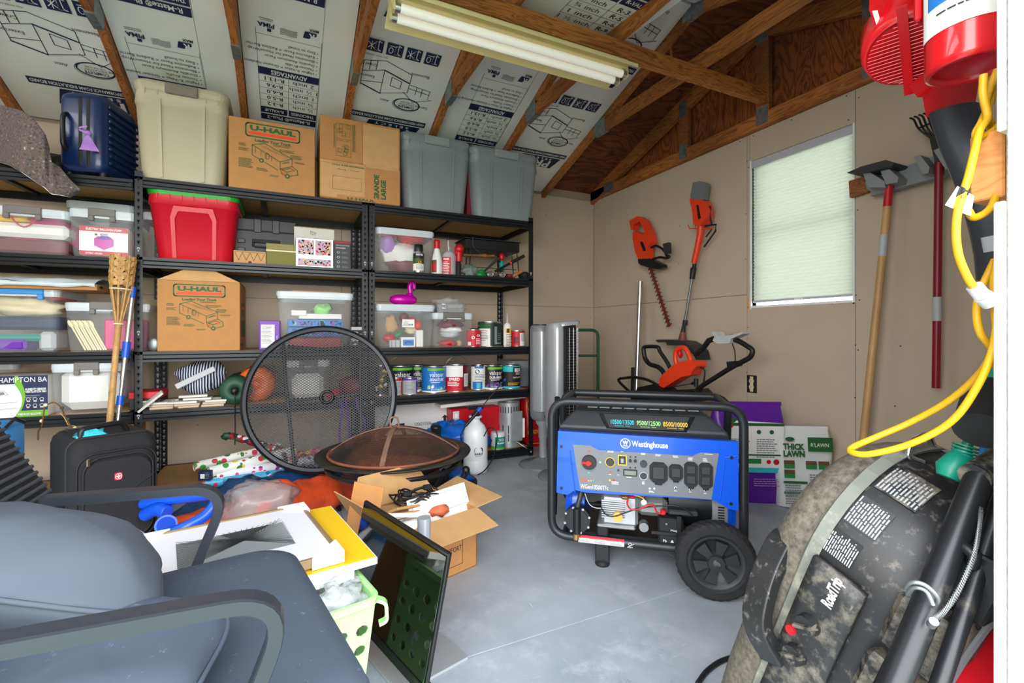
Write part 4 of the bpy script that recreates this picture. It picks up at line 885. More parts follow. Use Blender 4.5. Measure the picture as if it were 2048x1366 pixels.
def pump(p, a, b):
    p.rect(-a/2, 0, a/2, b, 'inkw'); p.rect(-a/2, b*.82, a/2, b, 'inkr'); p.rect(-a/2, 0, a/2, b*.15, 'inkr'); p.text('ELECTRIC BALLOON PUMP', 0, b*.87, .011, 'inkw', a*.74, bold=.04); p.text('#73005', 0, b*.7, .009, 'ink', a*.16, bold=.03)
    p.poly([(-a*.2, b*.58), (-a*.13, b*.66), (a*.13, b*.66), (a*.2, b*.56), (a*.2, b*.34), (0, b*.2), (-a*.2, b*.34)], 'magenta'); p.poly([(-a*.15, b*.56), (-a*.05, b*.69), (a*.1, b*.68), (a*.15, b*.56)], 'purple')
    p.text('PATENT APPLIED', -a*.2, b*.045, .008, 'inkw', a*.34, bold=.03); p.text('CE', a*.28, b*.04, .011, 'inkw', .025); p.disc(-a*.16, b*.72, .006, 'inkbr')
inside('electric balloon pump box with red bands and a magenta pump picture', 'pump_box', 'box', xc+.0, L2+.012, w_*.72, h_*.62, 'paper', Yb+.03, .15, 0, pump, .002)
clear_bin('clear bin stacked at the back, its grey lid above the balloon pump bin', 128, 268, 405, L2, Yb+.0+.12 if 0 else Yb+.35 if 0 else LY(190)+.345, .10, latch=None)
# third shelf
t, w_, d_, h_ = clear_bin('large clear bin of blue, purple and silver packs on the left third shelf', -70, 118, 574, L3, LY(30), .42, latch='skyblue', hw=.33)
Yc_ = LY(30); xc = (sx(-70, Yc_)+sx(118, Yc_))/2
for lab, nm, dx, z, ww, hh, mt, dy in (('navy pack with silver specks in the large left bin', 'navy_pack', 0, .12, .33, .07, 'navy', .06), ('purple patterned pack low in the large left bin', 'purple_pack', -.06, .01, .2, .06, 'purple', .02), ('turquoise patterned pack lying across the large left bin', 'turquoise_pack', .0, .06, .22, .04, 'teal', .03),
                              ('clear silver tinsel pack in the right corner of the large left bin', 'tinsel_pack', .12, .01, .07, .1, 'ltgrey', .02)):
    m = M(); m.box((-ww/2, 0, 0), (ww/2, .15, hh), mt, .015); m.thing(nm, lab, 'pack', (xc+dx, Yc_+dy, L3+z), R_(-4))
m = M(); m.ell((0, 0, 0), (.15, .1, .05), 16, 9, 'ivory', nz=.2, seed=12); m.thing('cream_garland', 'cream fluffy garland near the top of the large left bin', 'garland', (xc, Yc_+.14, L3+.24))
m = M(); m.box((-.08, 0, 0), (.16, .2, .03), 'red', .01); m.thing('red_pack', 'red pack right under the lid of the large left bin', 'pack', (xc, Yc_+.12, L3+.285))
t, w_, d_, h_ = clear_bin('clear bin with wooden forks and a pink pack behind the bamboo torch', 125, 298, 606, L3, LY(210), .34)
Yd = LY(210); xc = (sx(125, Yd)+sx(298, Yd))/2
for k in range(9):
    m = M(); a = -.35+.02*k; m.box((-.004, 0, 0), (.004, .003, .15), 'ivory', .001); m.ell((0, .0015, .155), (.01, .003, .022), 8, 6, 'ivory')
    m.thing('wooden_fork', 'pale wooden picnic fork in the clear bin behind the torch, %s of nine' % ('leftmost second third fourth middle sixth seventh eighth rightmost'.split()[k]), 'fork', (xc-.10+.011*k, Yd+.03+.005*(k % 2), L3+.01), rot=(0, R_(-24), 0), group='wooden forks in the clear bin')
m = M(); m.box((-.07, 0, 0), (.10, .15, .17), 'pink', .008); m.thing('pink_pack', 'deep pink pack in the clear bin behind the torch', 'pack', (xc+.045, Yd+.04, L3+.01))
z_ = L3+.285+.03; m = M(); m.box((0, 0, 0), (.58, .30, .033), 'card', .002)
pz_ = onY(200, 582, 3.27)
t = thing('flat_box', 'long flat cardboard box lying on the left clear bins', 'box', (pz_.x-.58, 3.27, pz_.z), R_(-4)); m.part('box_body', t)
q = Pr((.58, 0, 0), (0, 1, 0), (0, 0, 1)); q.rect(.03, .012, .07, .025, 'inkk'); q.part('printed_side', t)
mat('filmw', '#c9d6dc', .35, bump=.3, bs=25)
m = M(); m.grid(lambda i, j: (i*.6, -.01+j*.3, .0+.03*sin(j*pi)**.5+.012*noise.noise(V((i*9, j*5, 0)))+.006*sin(i*17+j*4)*(1-i)), 40, 14, 'filmw')
m.grid(lambda i, j: (i*.6, -.012-.01*sin(j*3), -.022*j+.008*noise.noise(V((i*9, 0, 0)))+.012*noise.noise(V((i*7, 4, j)))*j), 40, 4, 'filmw')
m.thing('plastic_sheet', 'crumpled pale plastic bag draped on the long flat cardboard box', 'plastic bag', (pz_.x-.60, 3.262, pz_.z+.036), R_(-4))
# fourth shelf
Y4 = LY(60); t, w_, d_, h_ = carton('bathroom ventilation fan box with a green swoosh, on the left fourth shelf', -60, 96, 752, L4, Y4+.03, .30, 'paper', cat='product box', name='fan_box', seam=False)
p = front(w_, h_)
p.rect(0, 0, w_, h_, 'ink'); p.rect(0, 0, w_, h_*.15, 'inklime' if mat('inklime', '#6fb52c', .5) else 0)
arc = [(w_*(.60+.10*sin(pi*k/12)), h_*k/12) for k in range(13)]; p.poly([(0, 0)]+arc+[(0, h_)], 'inklime')
arc2 = [(w_*(.56+.10*sin(pi*k/12)), h_*.8*k/12) for k in range(13)]; p.poly([(0, 0)]+arc2+[(0, h_*.8)], 'inkw'); p.rect(0, h_*.8, w_*.56, h_, 'ink')
p.line([(w_*.2, h_*.6), (w_*.42, h_*.65), (w_*.48, h_*.55), (w_*.26, h_*.5), (w_*.2, h_*.6)], .002, 'inkgr'); p.poly([(w_*.3, h_*.6), (w_*.42, h_*.62), (w_*.44, h_*.56), (w_*.33, h_*.53)], 'inkgr'); p.line([(0, h_*.5), (w_*.35, h_*.35), (w_*.6, h_*.36)], .002, 'inkgr'); p.line([(w_*.1, 0), (w_*.36, h_*.2), (w_*.6, h_*.22)], .002, 'inkgr')
p.text('HAMPTON BA', w_*.67, h_*.84, .026, 'inkw', w_*.64); p.text('HUMIDITY SENSOR', w_*.84, h_*.64, .011, 'inkw', w_*.28, bold=.03); p.text('VENTILATION FAN', w_*.84, h_*.58, .011, 'inkw', w_*.28, bold=.03); p.lines(w_*.7, h_*.5, w_*.2, 2, .009, 'inkgr')
for r in range(2):
    for c in range(3): p.ring(w_*(.74+c*.09), h_*(.42-r*.15), .008, .008, .0018, 'inkw', 8); p.lines(w_*(.72+c*.09), h_*(.36-r*.15), w_*.05, 1, .01, 'inkw')
p.text('MEDIUM ROOMS', w_*.76, h_*.04, .011, 'inkw', w_*.3, bold=.03); p.part('printed_front', t)
Y4 = LY(175); t, w_, d_, h_ = clear_bin('clear bin holding folded white bedding on the left fourth shelf', 97, 246, 727, L4, Y4, .36, hw=.17)
m = M(); m.box((-w_*.41, 0, 0), (w_*.41, .28, h_*.84), 'paper', .045); m.thing('folded_bedding', 'white folded bedding filling the left fourth shelf bin', 'bedding', ((sx(97, Y4)+sx(246, Y4))/2, Y4+.03, L4+.02))
clear_bin('clear bin with only its dark lid corner showing behind the fan box', -60, 35, 724, L4, 3.50 if 0 else LY(0)+.36, .08, latch=None)
# twig lights and the cardboard box under the left unit
t = thing('twig_lights', 'copper wire twig with tiny lights and green leaves above the black suitcase', 'string lights', tuple(onY(76, 885, 2.9)))
pts = [(76, 880), (77, 862), (84, 850), (88, 822), (91, 812), (108, 805), (122, 815), (128, 828), (134, 840), (140, 850), (148, 868)]
m = M(); m.tube(spline([onY(a, b, 2.9+.01*sin(i*2)) for i, (a, b) in enumerate(pts)], 4), .003, 6, 'inkbr'); m.part('wire', t, world=True)
m = M(); m.tube([onY(a, b, 2.9) for a, b in ((120, 826), (128, 834), (136, 850), (150, 852))], .002, 5, 'brass'); m.part('wire', t, world=True)
for a, b in ((91, 810), (124, 816), (136, 838), (83, 842), (150, 856)): m = M(); c = onY(a, b, 2.9); m.ell(c, (.008, .006, .008), 8, 5, 'ivory' if a in (91, 83, 150) else 'greenbag'); m.part('bulb' if a in (91, 83, 150) else 'leaf', t, world=True)
carton('small cardboard box on the floor behind the silver pole', 228, 268, 850, .09, 3.28, .25)

# bamboo torch
def ln(p0, p1, Y0, Y1): return onY(*p0, Y0), onY(*p1, Y1)
t = thing('bamboo_torch', 'bamboo garden torch with a woven head leaning on the shelves', 'torch', tuple(onY(218, 866, 3.06)))
a, b = ln((216, 880), (237, 648), 3.03, 3.17); b2 = onY(247, 512, 3.185)
a = a+(a-b)*.8
m = M(); n_ = 9; P = [a+(b-a)*(k/n_) for k in range(n_+1)]
for k in range(n_):
    m.tube([P[k], P[k]+(P[k+1]-P[k])*.05, P[k]+(P[k+1]-P[k])*.95, P[k+1]], [.0165, .0145, .0145, .0165], 12, 'bamboo', caps=(0, 0))
m.part('bamboo_pole', t, world=True)
up = (b2-b).normalized(); rt_ = V((1, 0, 0)); fw = up.cross(rt_).normalized(); rt_ = fw.cross(up)
L1 = (onY(241, 575, 3.18)-b).length; LT_ = (b2-b).length
for k in range(8):
    an = 2*pi*k/8; d = rt_*cos(an)+fw*sin(an); m = M()
    m.tube([b-up*.03+d*.008, b+up*.01+d*.012, b+up*L1+d*.045, b+up*(LT_)+d*.052], [.006, .006, .0055, .0055], 6, 'bamboo'); m.part('splint', t, world=True)
m = M(); nr = 9
for k in range(nr):
    z = L1+.012+(LT_-L1-.02)*k/nr
    R0 = .048+.006*k/nr
    pts = [b+up*(z+.012*((q+k) % 2)+.008*sin(q*2.2+k))+(rt_*cos(2*pi*q/16)+fw*sin(2*pi*q/16))*(R0+(.004 if (q+k) % 2 else -.002)) for q in range(16)]
    m.tube(pts, .01, 4, 'bamboo', closed=True, flat=[(-.0018, -.011), (.0018, -.011), (.0018, .011), (-.0018, .011)])
m.part('woven_head', t, world=True, kind='stuff')
for z, r in ((L1-.01, .047), (.0, .02)):
    m = M(); m.tube([b+up*z+(rt_*cos(2*pi*q/14)+fw*sin(2*pi*q/14))*r for q in range(14)], .004, 5, 'ivory', closed=True); m.part('twine', t, world=True)
m = M(); m.cyl(b+up*(L1+.02), b+up*(LT_-.02), .036, seg=14, mat='blackrub'); m.part('fuel_can', t, world=True)
# telescopic pole
t = thing('telescopic_pole', 'silver telescopic pole with blue collars leaning beside the bamboo torch', 'pole', tuple(onY(232, 866, 3.10)))
a, b = onY(233, 866, 3.08), onY(266, 580, 3.19); up = (b-a); a2 = a-up*.5
m = M(); m.cyl(a2, a+up*.38, .0095, seg=14, mat='steel'); m.part('lower_tube', t, world=True)
m = M(); m.cyl(a+up*.36, b, .0125, seg=14, mat='steel'); m.part('upper_tube', t, world=True)
for f, l, r in ((.22, .05, .0155), (.57, .085, .018), (.98, .06, .014)):
    m = M(); c = a+up*f; u_ = up.normalized(); m.cyl(c-u_*l*.5, c+u_*l*.5, r, seg=14, mat='blue'); m.part('collar', t, world=True)

# ---------------------------------------------------------------- right unit, second shelf
t, w_, d_, h_ = clear_bin('clear bin of red, lilac and white cloths on the right second shelf', 751, 870, 458, Z2, 3.26, .40, latch=None, taper=.86, rim=.02)
xc = (sx(751, 3.26)+sx(870, 3.26))/2
for lab, nm, dx, dy, z, r, mt, sd_ in (('lilac cloth at the upper left of the cloth bin', 'lilac_cloth', -.10, .12, .2, (.06, .08, .065), 'lilac', 1), ('red cloth under the lid of the cloth bin', 'red_cloth', .07, .13, .25, (.1, .1, .035), 'red', 2),
                                 ('white fluffy cloth sweeping across the cloth bin', 'white_cloth', .0, .12, .13, (.14, .08, .09), 'paper', 3), ('dark red cloth at the bottom of the cloth bin', 'dark_red_cloth', .01, .10, .055, (.12, .06, .045), 'darkred', 4), ('small red cloth at the top left of the cloth bin', 'red_scarf', -.09, .1, .275, (.07, .06, .02), 'inko', 5)):
    m = M(); m.ell((0, 0, 0), r, 16, 10, mt, nz=.2, seed=sd_, nsc=5); m.thing(nm, lab, 'cloth', (xc+dx, 3.26+dy, Z2+z))
def bottle(label, pl, pr, pt, zb, Y, prof, mt, parts=(), cat='bottle', name='bottle', group=None, fn=None, lab='bottle_label'):
    xa, xb = sx(pl, Y), sx(pr, Y); r = (xb-xa)/2; h = sz((pl+pr)/2, pt, Y)-zb
    t = thing(name, label, cat, ((xa+xb)/2, Y+r, zb), 0, group)
    m = M(); m.lathe([(a*r, b*h) for a, b in prof], 22, mt); m.part('body', t)
    for nm, pf, mm in parts: m = M(); m.lathe([(a*r, b*h) for a, b in pf], 18, mm); m.part(nm, t)
    if fn: p = Pc(r); fn(p, r, h); p.part(lab, t)
    return t, r, h
def l_spray(p, r, h):
    p.wrap(h*.08, h*.68, 'paper'); p.wrap(h*.5, h*.68, 'inkk'); p.text('PAINTER', 0, h*.6, .012, 'inkw', r*1.4, bold=.03); p.wrap(h*.32, h*.5, 'inkg'); p.rect(-r*.7, h*.34, r*.5, h*.46, 'inkbr'); p.disc(0, h*.36, .01, 'inky'); p.lines(-r*.7, h*.26, r*1.4, 4, .009, 'inkgr')
bottle('spray paint can with a black cap in front of the cloth bin', 829, 850, 488, Z2, 3.245, [(.001, 0), (.97, 0), (1, .02), (1, .72), (.9, .76)], 'steel', [('cap', [(.88, .75), (.9, .76), (.88, .99), (.8, 1), (.001, 1)], 'black')], 'spray can', 'spray_can', fn=l_spray)
bottle('white cleaner bottle with a red push cap', 866, 888, 477, Z2, 3.27, [(.001, 0), (.95, 0), (1, .03), (.98, .35), (.75, .55), (.42, .74), (.42, .76)], 'white', [('cap', [(.5, .74), (.55, .76), (.5, .88), (.6, .93), (.45, .99), (.001, 1)], 'red')], fn=lambda p, r, h: (p.rect(-r*1.4, h*.05, -r*.35, h*.4, 'inkbr'), p.rect(-r*1.3, h*.1, -r*.5, h*.3, 'inkr')))
mat('pinkliquid', '#a0405e', .2); mat('milky', '#cfcfd6', .25, alpha=.6)
t, r, h = bottle('clear bottle half full of pink liquid with a red label', 888, 916, 500, Z2, 3.27, [(.001, 0), (.95, 0), (1, .03), (1, .82), (.6, .97), (.3, 1)], 'milky', [('liquid', [(.001, .01), (.94, .02), (.96, .6), (.001, .6)], 'pinkliquid')], fn=lambda p, r, h: (p.rect(-r*1.3, h*.03, -r*.05, h*.72, 'inkr'), p.text('PEAK', -r*.65, h*.6, .014, 'inkw', r*.9, bold=.03), p.lines(-r*1.2, h*.5, r, 8, .012, 'inkw')))
m = M(); m.cyl((0, 0, h), (0, 0, h+.03), .008, seg=10, mat='milky'); m.cyl((-.004, 0, h+.03), (-.004, 0, h+.08), .007, .006, seg=10, mat='milky'); m.part('neck', t)
m = M(); m.cyl((-.004, 0, h+.08), (-.004, 0, h+.092), .009, seg=10, mat='black'); m.part('neck_cap', t)
t, r, h = bottle('dark spray bottle with a round red trigger head', 913, 924, 520, Z2, 3.30, [(.001, 0), (.95, 0), (1, .03), (1, .75), (.5, 1)], 'blackrub', cat='spray bottle', name='spray_bottle')
m = M(); m.ell((0, -.02, h+.08), (.035, .035, .035), 16, 10, 'red'); m.cyl((0, -.01, h-.01), (0, -.015, h+.06), .024, .028, seg=14, mat='red'); m.part('trigger_head', t)
m = M(); m.tube([(-.02, -.02, h+.055), (-.045, -.02, h+.03), (-.06, -.02, h)], [.014, .01, .008], 8, 'red'); m.part('trigger', t)
# black camp grill
pg = onY(935, 535, 3.42); pe = onY(1030, 500, 3.42)
t = thing('camp_grill', 'black folding camp grill on thin wire legs', 'grill', (pg.x, 3.42, Z2))
w_ = sx(1037, 3.42)-pg.x; zt = sz(985, 480, 3.42)-Z2
m = M(); m.box((-.02, -.02, zt-.085), (w_, .22, zt-.01), 'black', .004); m.part('grill_tray', t)
m = M(); m.box((-.03, -.03, zt-.008), (w_+.01, .23, zt-.003), 'darkgrey', .001); m.part('grill_lid', t)
for k, x in enumerate((.0, .03, w_-.06, w_-.01)): m = M(); m.cyl((x-.02*(1 if k < 2 else -1), .0, .004), (x, .01, zt-.08), .005, seg=6, mat='blackmetal'); m.part('leg', t)
for z in (.05, .09): m = M(); m.cyl((-.02, .0, z), (w_-.02, .0, z), .0028, seg=6, mat='blackmetal'); m.part('cross_wire', t)
m = M(); m.tube(spline([(.03, -.04, zt), (.03, -.045, zt-.07), (.06, -.045, zt-.1), (.09, -.045, zt-.11)], 4), .0045, 6, 'darkgrey'); m.part('bent_rod', t)
def wrod(name, label, cat, p0, p1, Y, r0, r1, mt, extra=None):
    a, b = onY(*p0, Y), onY(*p1, Y); t = thing(name, label, cat, tuple(a)); m = M(); m.cyl(a, b, r0, r1, 12, mt); m.part('rod', t, world=True)
    if extra: extra(t, a, b)
    return t
def brassx(t, a, b):
    for f, r, m_ in ((0, .013, 'brass'), (.06, .011, 'brass'), (.5, .013, 'brass'), (.62, .014, 'tablewood'), (.9, .012, 'brass')):
        m = M(); c = a+(b-a)*f; u = (b-a).normalized(); m.cyl(c, c+u*.03, r, seg=14, mat=m_); m.part('collar', t, world=True)
wrod('brass_nozzle', 'old brass hose nozzle lying across the camp grill wires', 'nozzle', (926, 510), (988, 512), 3.36, .008, .011, 'brass', brassx)
def gripx(t, a, b):
    u = (b-a).normalized(); m = M(); m.cyl(a+(b-a)*.55, b, .013, seg=12, mat='blackrub'); m.part('grip', t, world=True); m = M(); m.cyl(a+(b-a)*.5, a+(b-a)*.55, .0135, seg=12, mat='orange'); m.part('ring', t, world=True)
wrod('spatula', 'long black handled grill tool slanting up to the right', 'grill tool', (990, 543), (1048, 512), 3.31, .009, .011, 'black', gripx)
wrod('grill_tongs', 'flat black grill tongs slanting behind the silver can ends', 'grill tool', (966, 545), (998, 516), 3.35, .008, .01, 'darkgrey')
t, r, h = bottle('teal and red small lamp oil bottle hanging by the camp grill', 1001, 1010, 506, Z2+.07, 3.35, [(.001, 0), (1, 0), (1, .45), (.3, .6)], 'teal', [('red_top', [(.3, .55), (.9, .62), (1.1, .8), (.9, .95), (.001, 1)], 'red')])
for lab, px in (('silver can lying end-on, the left of the two', 981), ('silver can lying end-on, the right of the two', 1005)):
    c = onY(px, 545, 3.27); r = 6.2*3.27/ray(px, 545).y/FL; t = thing('spray_can', lab, 'can', (c.x, 3.27, Z2), 0, None)
    m = M(); zc = r
    m.cyl((0, 0, zc), (0, .14, zc), r, seg=20, mat='steel'); m.part('can_body', t)
    m = M(); m.tube([(r*.93*cos(2*pi*k/20), -.001, zc+r*.93*sin(2*pi*k/20)) for k in range(20)], .002, 6, 'chrome', closed=True); m.part('end_rim', t)
    m = M(); m.cyl((0, -.004, zc), (0, .002, zc), r*.3, r*.6, 14, 'dullsteel'); m.part('end_dome', t)
mat('mesh_grey', '#7d8d88', .8, alpha=.75); m = M(); m.ell((0, 0, 0), (.055, .05, .05), 18, 12, 'mesh_grey', nz=.3, seed=31, nsc=9, flatb=.8); m.thing('netting', 'grey crumpled plastic netting at the shelf edge', 'netting', (sx(940, 3.3), 3.31, Z2+.04))
m = M(); m.ell((0, 0, 0), (.05, .04, .03), 14, 8, 'green', nz=.3, seed=33, flatb=.8); m.thing('green_netting', 'green crumpled net beside the grey netting', 'netting', (sx(960, 3.3), 3.31, Z2+.022))
m = M(); m.lathe([(.03, 0), (.045, .02), (.05, .035), (.046, .035), (.03, .008), (.001, .006)], 20, 'darkred', caps=(1, 0)); m.thing('small_bowl', 'small dark red bowl beside the silver cans', 'bowl', (sx(1022, 3.33), 3.36, Z2))
wrod('screwdriver', 'orange wooden handled tool lying at the end of the shelf', 'tool', (1026, 553), (1044, 542), 3.27, .012, .015, 'tablewood')
m = M(); m.ell((0, 0, 0), (.045, .05, .035), 14, 9, 'blackrub', nz=.15, seed=35, flatb=.9); m.thing('dark_strap', 'dark coiled strap at the right end of the second shelf', 'strap', (sx(1052, 3.3), 3.33, Z2+.031))

# third shelf, right unit
t, w_, d_, h_ = clear_bin('clear bin of Christmas ornaments under the pink flamingo', 752, 872, 609, Z3, 3.26, .40, latch=None, taper=.86, rim=.02)
xc = (sx(752, 3.26)+sx(872, 3.26))/2
p = Pr((0, -d_*.475, 0), (1, 0, 0), (0, 0, 1)); p.rect(-.03, h_*.48, .055, h_*.66, 'paper'); p.text('HOLIDAY', 0, h_*.6, .008, 'inkr', .035); p.text('$9.98', .03, h_*.52, .012, 'inkk', .03, bold=.03); p.lines(-.022, h_*.57, .04, 3, .008, 'inkgr'); p.part('price_label', t)
for lab, nm, cat, dx, z, r, mt, nz_, dy in (('beige felt figure in the ornament bin', 'felt_ornament', 'ornament', -.09, .17, (.05, .02, .055), 'cardin', .25, .03), ('dark red ball ornament with white dots', 'ball_ornament', 'ornament', .005, .215, (.036, .036, .036), 'darkred', 0, .06), ('second red ball ornament at the right of the dotted one', 'ball_ornament', 'ornament', .062, .19, (.032, .032, .032), 'red', 0, .06),
                                        ('orange glass ornament at the right of the ornament bin', 'glass_ornament', 'ornament', .10, .16, (.03, .03, .03), 'orange', .1, .05), ('green glass pickle ornament', 'pickle_ornament', 'ornament', -.04, .095, (.038, .014, .016), 'green', .05, .02), ('white woolly ornament in the ornament bin', 'wool_ornament', 'ornament', .05, .13, (.04, .03, .035), 'ivory', .2, .05), ('red ornament carton at the lower left', 'ornament_carton', 'carton', -.1, .07, (.045, .03, .03), 'red', 0, .05)):
    m = M(); m.ell((0, 0, 0), r, 14, 9, mt, nz=nz_, seed=dx*50); m.thing(nm, lab, cat, (xc+dx, 3.26+.05+dy, Z3+z), rot=(0, R_(-30) if 'pickle' in nm else 0, 0))
inside('white gift box with a blue car picture in the ornament bin', 'gift_box', 'box', xc+.02, Z3+.006, .10, .07, 'paper', 3.30, .06, 0, lambda p, a, b: (p.rect(-a*.38, b*.15, a*.38, b*.75, 'inkb'), p.line([(-a*.25, b*.35), (-a*.1, b*.55), (a*.1, b*.55), (a*.28, b*.38)], .004, 'inkw')), .002)
inside('silver patterned box at the lower left of the ornament bin', 'silver_box', 'box', xc-.075, Z3+.006, .07, .05, 'ltgrey', 3.30, .05, 0, lambda p, a, b: (p.line([(-a*.3, 0), (-a*.3, b)], .005, 'inkgr'), p.line([(a*.1, 0), (a*.1, b)], .006, 'inkgr')), .002)
inside('white paper stack in the right half of the ornament bin', 'paper_stack', 'paper', xc+.105, Z3+.006, .05, .12, 'paper', 3.31, .1)
# flamingo
fm = onY(812, 608, 3.32)
t = thing('flamingo_watering_can', 'glossy magenta flamingo figure standing on the ornament bin lid', 'figurine', (fm.x, 3.36, Z3+h_+.001))
m = M(); m.ell((-.01, 0, .038), (.098, .055, .038), 22, 12, 'magenta', .85); m.part('body', t)
m = M(); m.tube(spline([(.03, 0, .05), (.04, 0, .09), (.036, 0, .13), (.046, 0, .163), (.065, 0, .155), (.068, 0, .125), (.064, 0, .115)], 6), [.026]*5+[.017]*14+[.017-.0005*k for k in range(12)]+[.012]*6, 12, 'magenta'); m.part('neck', t)
m = M(); m.tube([(.064, 0, .125), (.066, 0, .112), (.06, 0, .1)], [.011, .007, .002], 8, 'black'); m.part('beak', t)
t, w_, d_, h_ = clear_bin('smaller clear bin of red and white cloth beside the ornament bin', 866, 948, 626, Z3, 3.26, .34, taper=.9, hw=.26)
xc = (sx(866, 3.26)+sx(948, 3.26))/2
for lab, nm, dx, dy, z, r, mt in (('red and white cloth at the top of the smaller bin', 'red_cloth', 0, .1, .17, (.09, .09, .04), 'darkred'), ('white cloth swirl in the smaller bin', 'white_cloth', .02, .09, .13, (.085, .09, .025), 'paper'), ('grey patterned cloth in the middle of the smaller bin', 'grey_cloth', 0, .09, .095, (.08, .08, .025), 'ltgrey'), ('pink red trinkets at the bottom of the smaller bin', 'red_trinket', -.02, .08, .03, (.07, .07, .025), 'red'), ('tan trinket at the lower right of the smaller bin', 'tan_trinket', .06, .06, .03, (.02, .02, .022), 'cardin')):
    m = M(); m.ell((0, 0, 0), r, 16, 9, mt, nz=.2, seed=z*70, nsc=5); m.thing(nm, lab, 'cloth' if 'cloth' in nm else 'trinket', (xc+dx, 3.26+dy, Z3+z))
for k, (lab, z) in enumerate((('lower foil roasting pan with fluted sides on the smaller bin', .003), ('upper foil pan with a crumpled bag, on the fluted pan', .032))):
    t = thing('foil_pan', lab, 'foil pan', (xc, 3.42, Z3+h_+z)); m = M()
    n_ = 60; m.loft([[(x*(1+.02*((i % 2)*2-1)), y*(1+.02*((i % 2)*2-1)), zz) for i, (x, y) in enumerate(rrect(.22*f, .30*f, .06, 14))] for zz, f in ((0, .86), (.03, .97))], 'foilpan' if mat('foilpan', '#d9dcde', .25, .5) else 0, False, (1, 0))
    m.loft([[(x, y, zz) for x, y in rrect(.22*f, .30*f, .06, 14)] for zz, f in ((.03, .97), (.032, 1.04), (.03, 1.04))], 'foilpan', False, (0, 0)); m.part('pan', t)
mat('clearbag', '#d9dde0', .15, alpha=.3, bump=.5, bs=30)
m = M(); m.ell((0, 0, 0), (.11, .13, .035), 20, 9, 'clearbag', nz=.25, seed=44, nsc=7, flatb=.5); m.thing('plastic_bag', 'clear plastic bag crumpled on the foil pans', 'plastic bag', (xc, 3.42, Z3+h_+.085))
def L_red(p, r, h): p.wrap(h*.04, h*.95, 'inkr'); p.rect(-r*1.2, h*.1, -r*.7, h*.3, 'inkw'); p.disc(-r*.4, h*.55, r*.22, 'inkw'); p.text('OIL', r*.45, h*.6, .016, 'inkw', r*.7, bold=.03); p.lines(-r*.0, h*.45, r*.9, 4, .012, 'inkw')
can('small red can with white lettering in front of the gallon can', 938, 966, 659, Z3, 3.27, 'steel', L_red, 'steel')
m = M(); m.lathe([(.03, 0), (.045, .003), (.045, .018), (.04, .022), (.001, .022)], 18, 'black'); m.thing('jar_lid', 'black lid resting behind the small red can', 'lid', (sx(955, 3.4), 3.45, Z3+.12))
def L_green(p, r, h): p.wrap(h*.04, h*.95, 'inkdg' if mat('inkdg', '#0c2a20', .5) else 0); p.rect(-r*1.5, h*.03, -r*.35, h*.72, 'paper'); p.rect(-r*1.5, h*.72, -r*.35, h*.93, 'inkg'); p.lines(-r*1.3, h*.62, r*.8, 7, .012, 'inkgr'); p.rect(r*.0, h*.1, r*.25, h*.8, 'inkgr'); p.lines(r*.35, h*.5, r*.6, 4, .014, 'inkgr'); p.text('ONE COAT', r*.5, h*.12, .01, 'inkw', r*.7)
can('dark green gallon can with a dripping silver streak', 966, 1011, 643, Z3, 3.29, 'steel', L_green, 'green', bail=.2)
bottle('white sealant tube with a pointed nozzle', 1011, 1025, 627, Z3, 3.27, [(.001, 0), (.95, 0), (1, .02), (1, .62), (.85, .68), (.3, .72)], 'white', [('nozzle', [(.3, .7), (.22, .85), (.12, 1), (.001, 1)], 'milky')], 'sealant tube', 'sealant_tube', fn=lambda p, r, h: (p.wrap(h*.05, h*.6, 'paper'), p.rect(-r*.9, h*.4, r*.9, h*.56, 'inky'), p.rect(-r*.6, h*.42, r*.1, h*.54, 'inkk'), p.lines(-r*.8, h*.35, r*1.6, 8, .012, 'inkbr')))
can('red and white small can at the right end of the third shelf', 1027, 1055, 661, Z3, 3.27, 'steel', lambda p, r, h: (p.wrap(h*.04, h*.95, 'inkr'), p.rect(-r*.1, h*.05, r*1.5, h*.85, 'paper'), p.rect(-r*.9, h*.2, -r*.3, h*.6, 'darkred'), p.lines(r*.05, h*.75, r*.8, 6, .01, 'inkgr')), 'steel')

# fourth shelf: paint
def vals(col, t2, line2=None):
    def f(p, r, h):
        p.wrap(h*.05, h*.95, col); p.rect(-r*.8, h*.84, r*.9, h*.93, 'inklime'); p.text('valspar', 0, h*.62, .032, 'inkw', r*1.25); p.text(t2, .0, h*.46, .02, 'inkw', r*1.2, bold=.02); p.lines(-r*.5, h*.4, r, 1, .01, 'inkw')
        for q in range(16): p.disc(random.uniform(-r, r), h*random.uniform(.12, .3), r*random.uniform(.06, .14), random.choice(['inkb', 'inkc', 'teal', 'inkr', 'purple'] if col != 'inkb' else ['inkc', 'skyblue', 'lime', 'paper']), 8); p.k -= 1
        p.wrap(h*.05, h*.1, 'inkw'); p.text('EXTERIOR', 0, h*.13, .008, 'inkw', r)
    return f
mat('dbrown', '#241a18', .4)
can('black gallon can of exterior paint with its handle up, nearest the mesh table', 779, 833, 732, Z4, 3.36, 'steel', vals('inkk', 'DURAMAX'), 'galv', bail=1.2)
can('dark gallon can half hidden between the other black can and the blue one', 818, 862, 731, Z4, 3.44, 'steel', vals('dbrown', 'DURAMAX'), 'galv')
can('gallon can with a mottled yellow and brown label behind the mesh table edge', 746, 782, 731, Z4, 3.32, 'steel', lambda p, r, h: (p.wrap(h*.05, h*.95, 'dbrown'), [p.disc(random.uniform(-r, r), h*random.uniform(.1, .9), r*.2, random.choice(['inky', 'inkbr', 'inkg', 'paper']), 8) for q in range(20)]), 'galv')
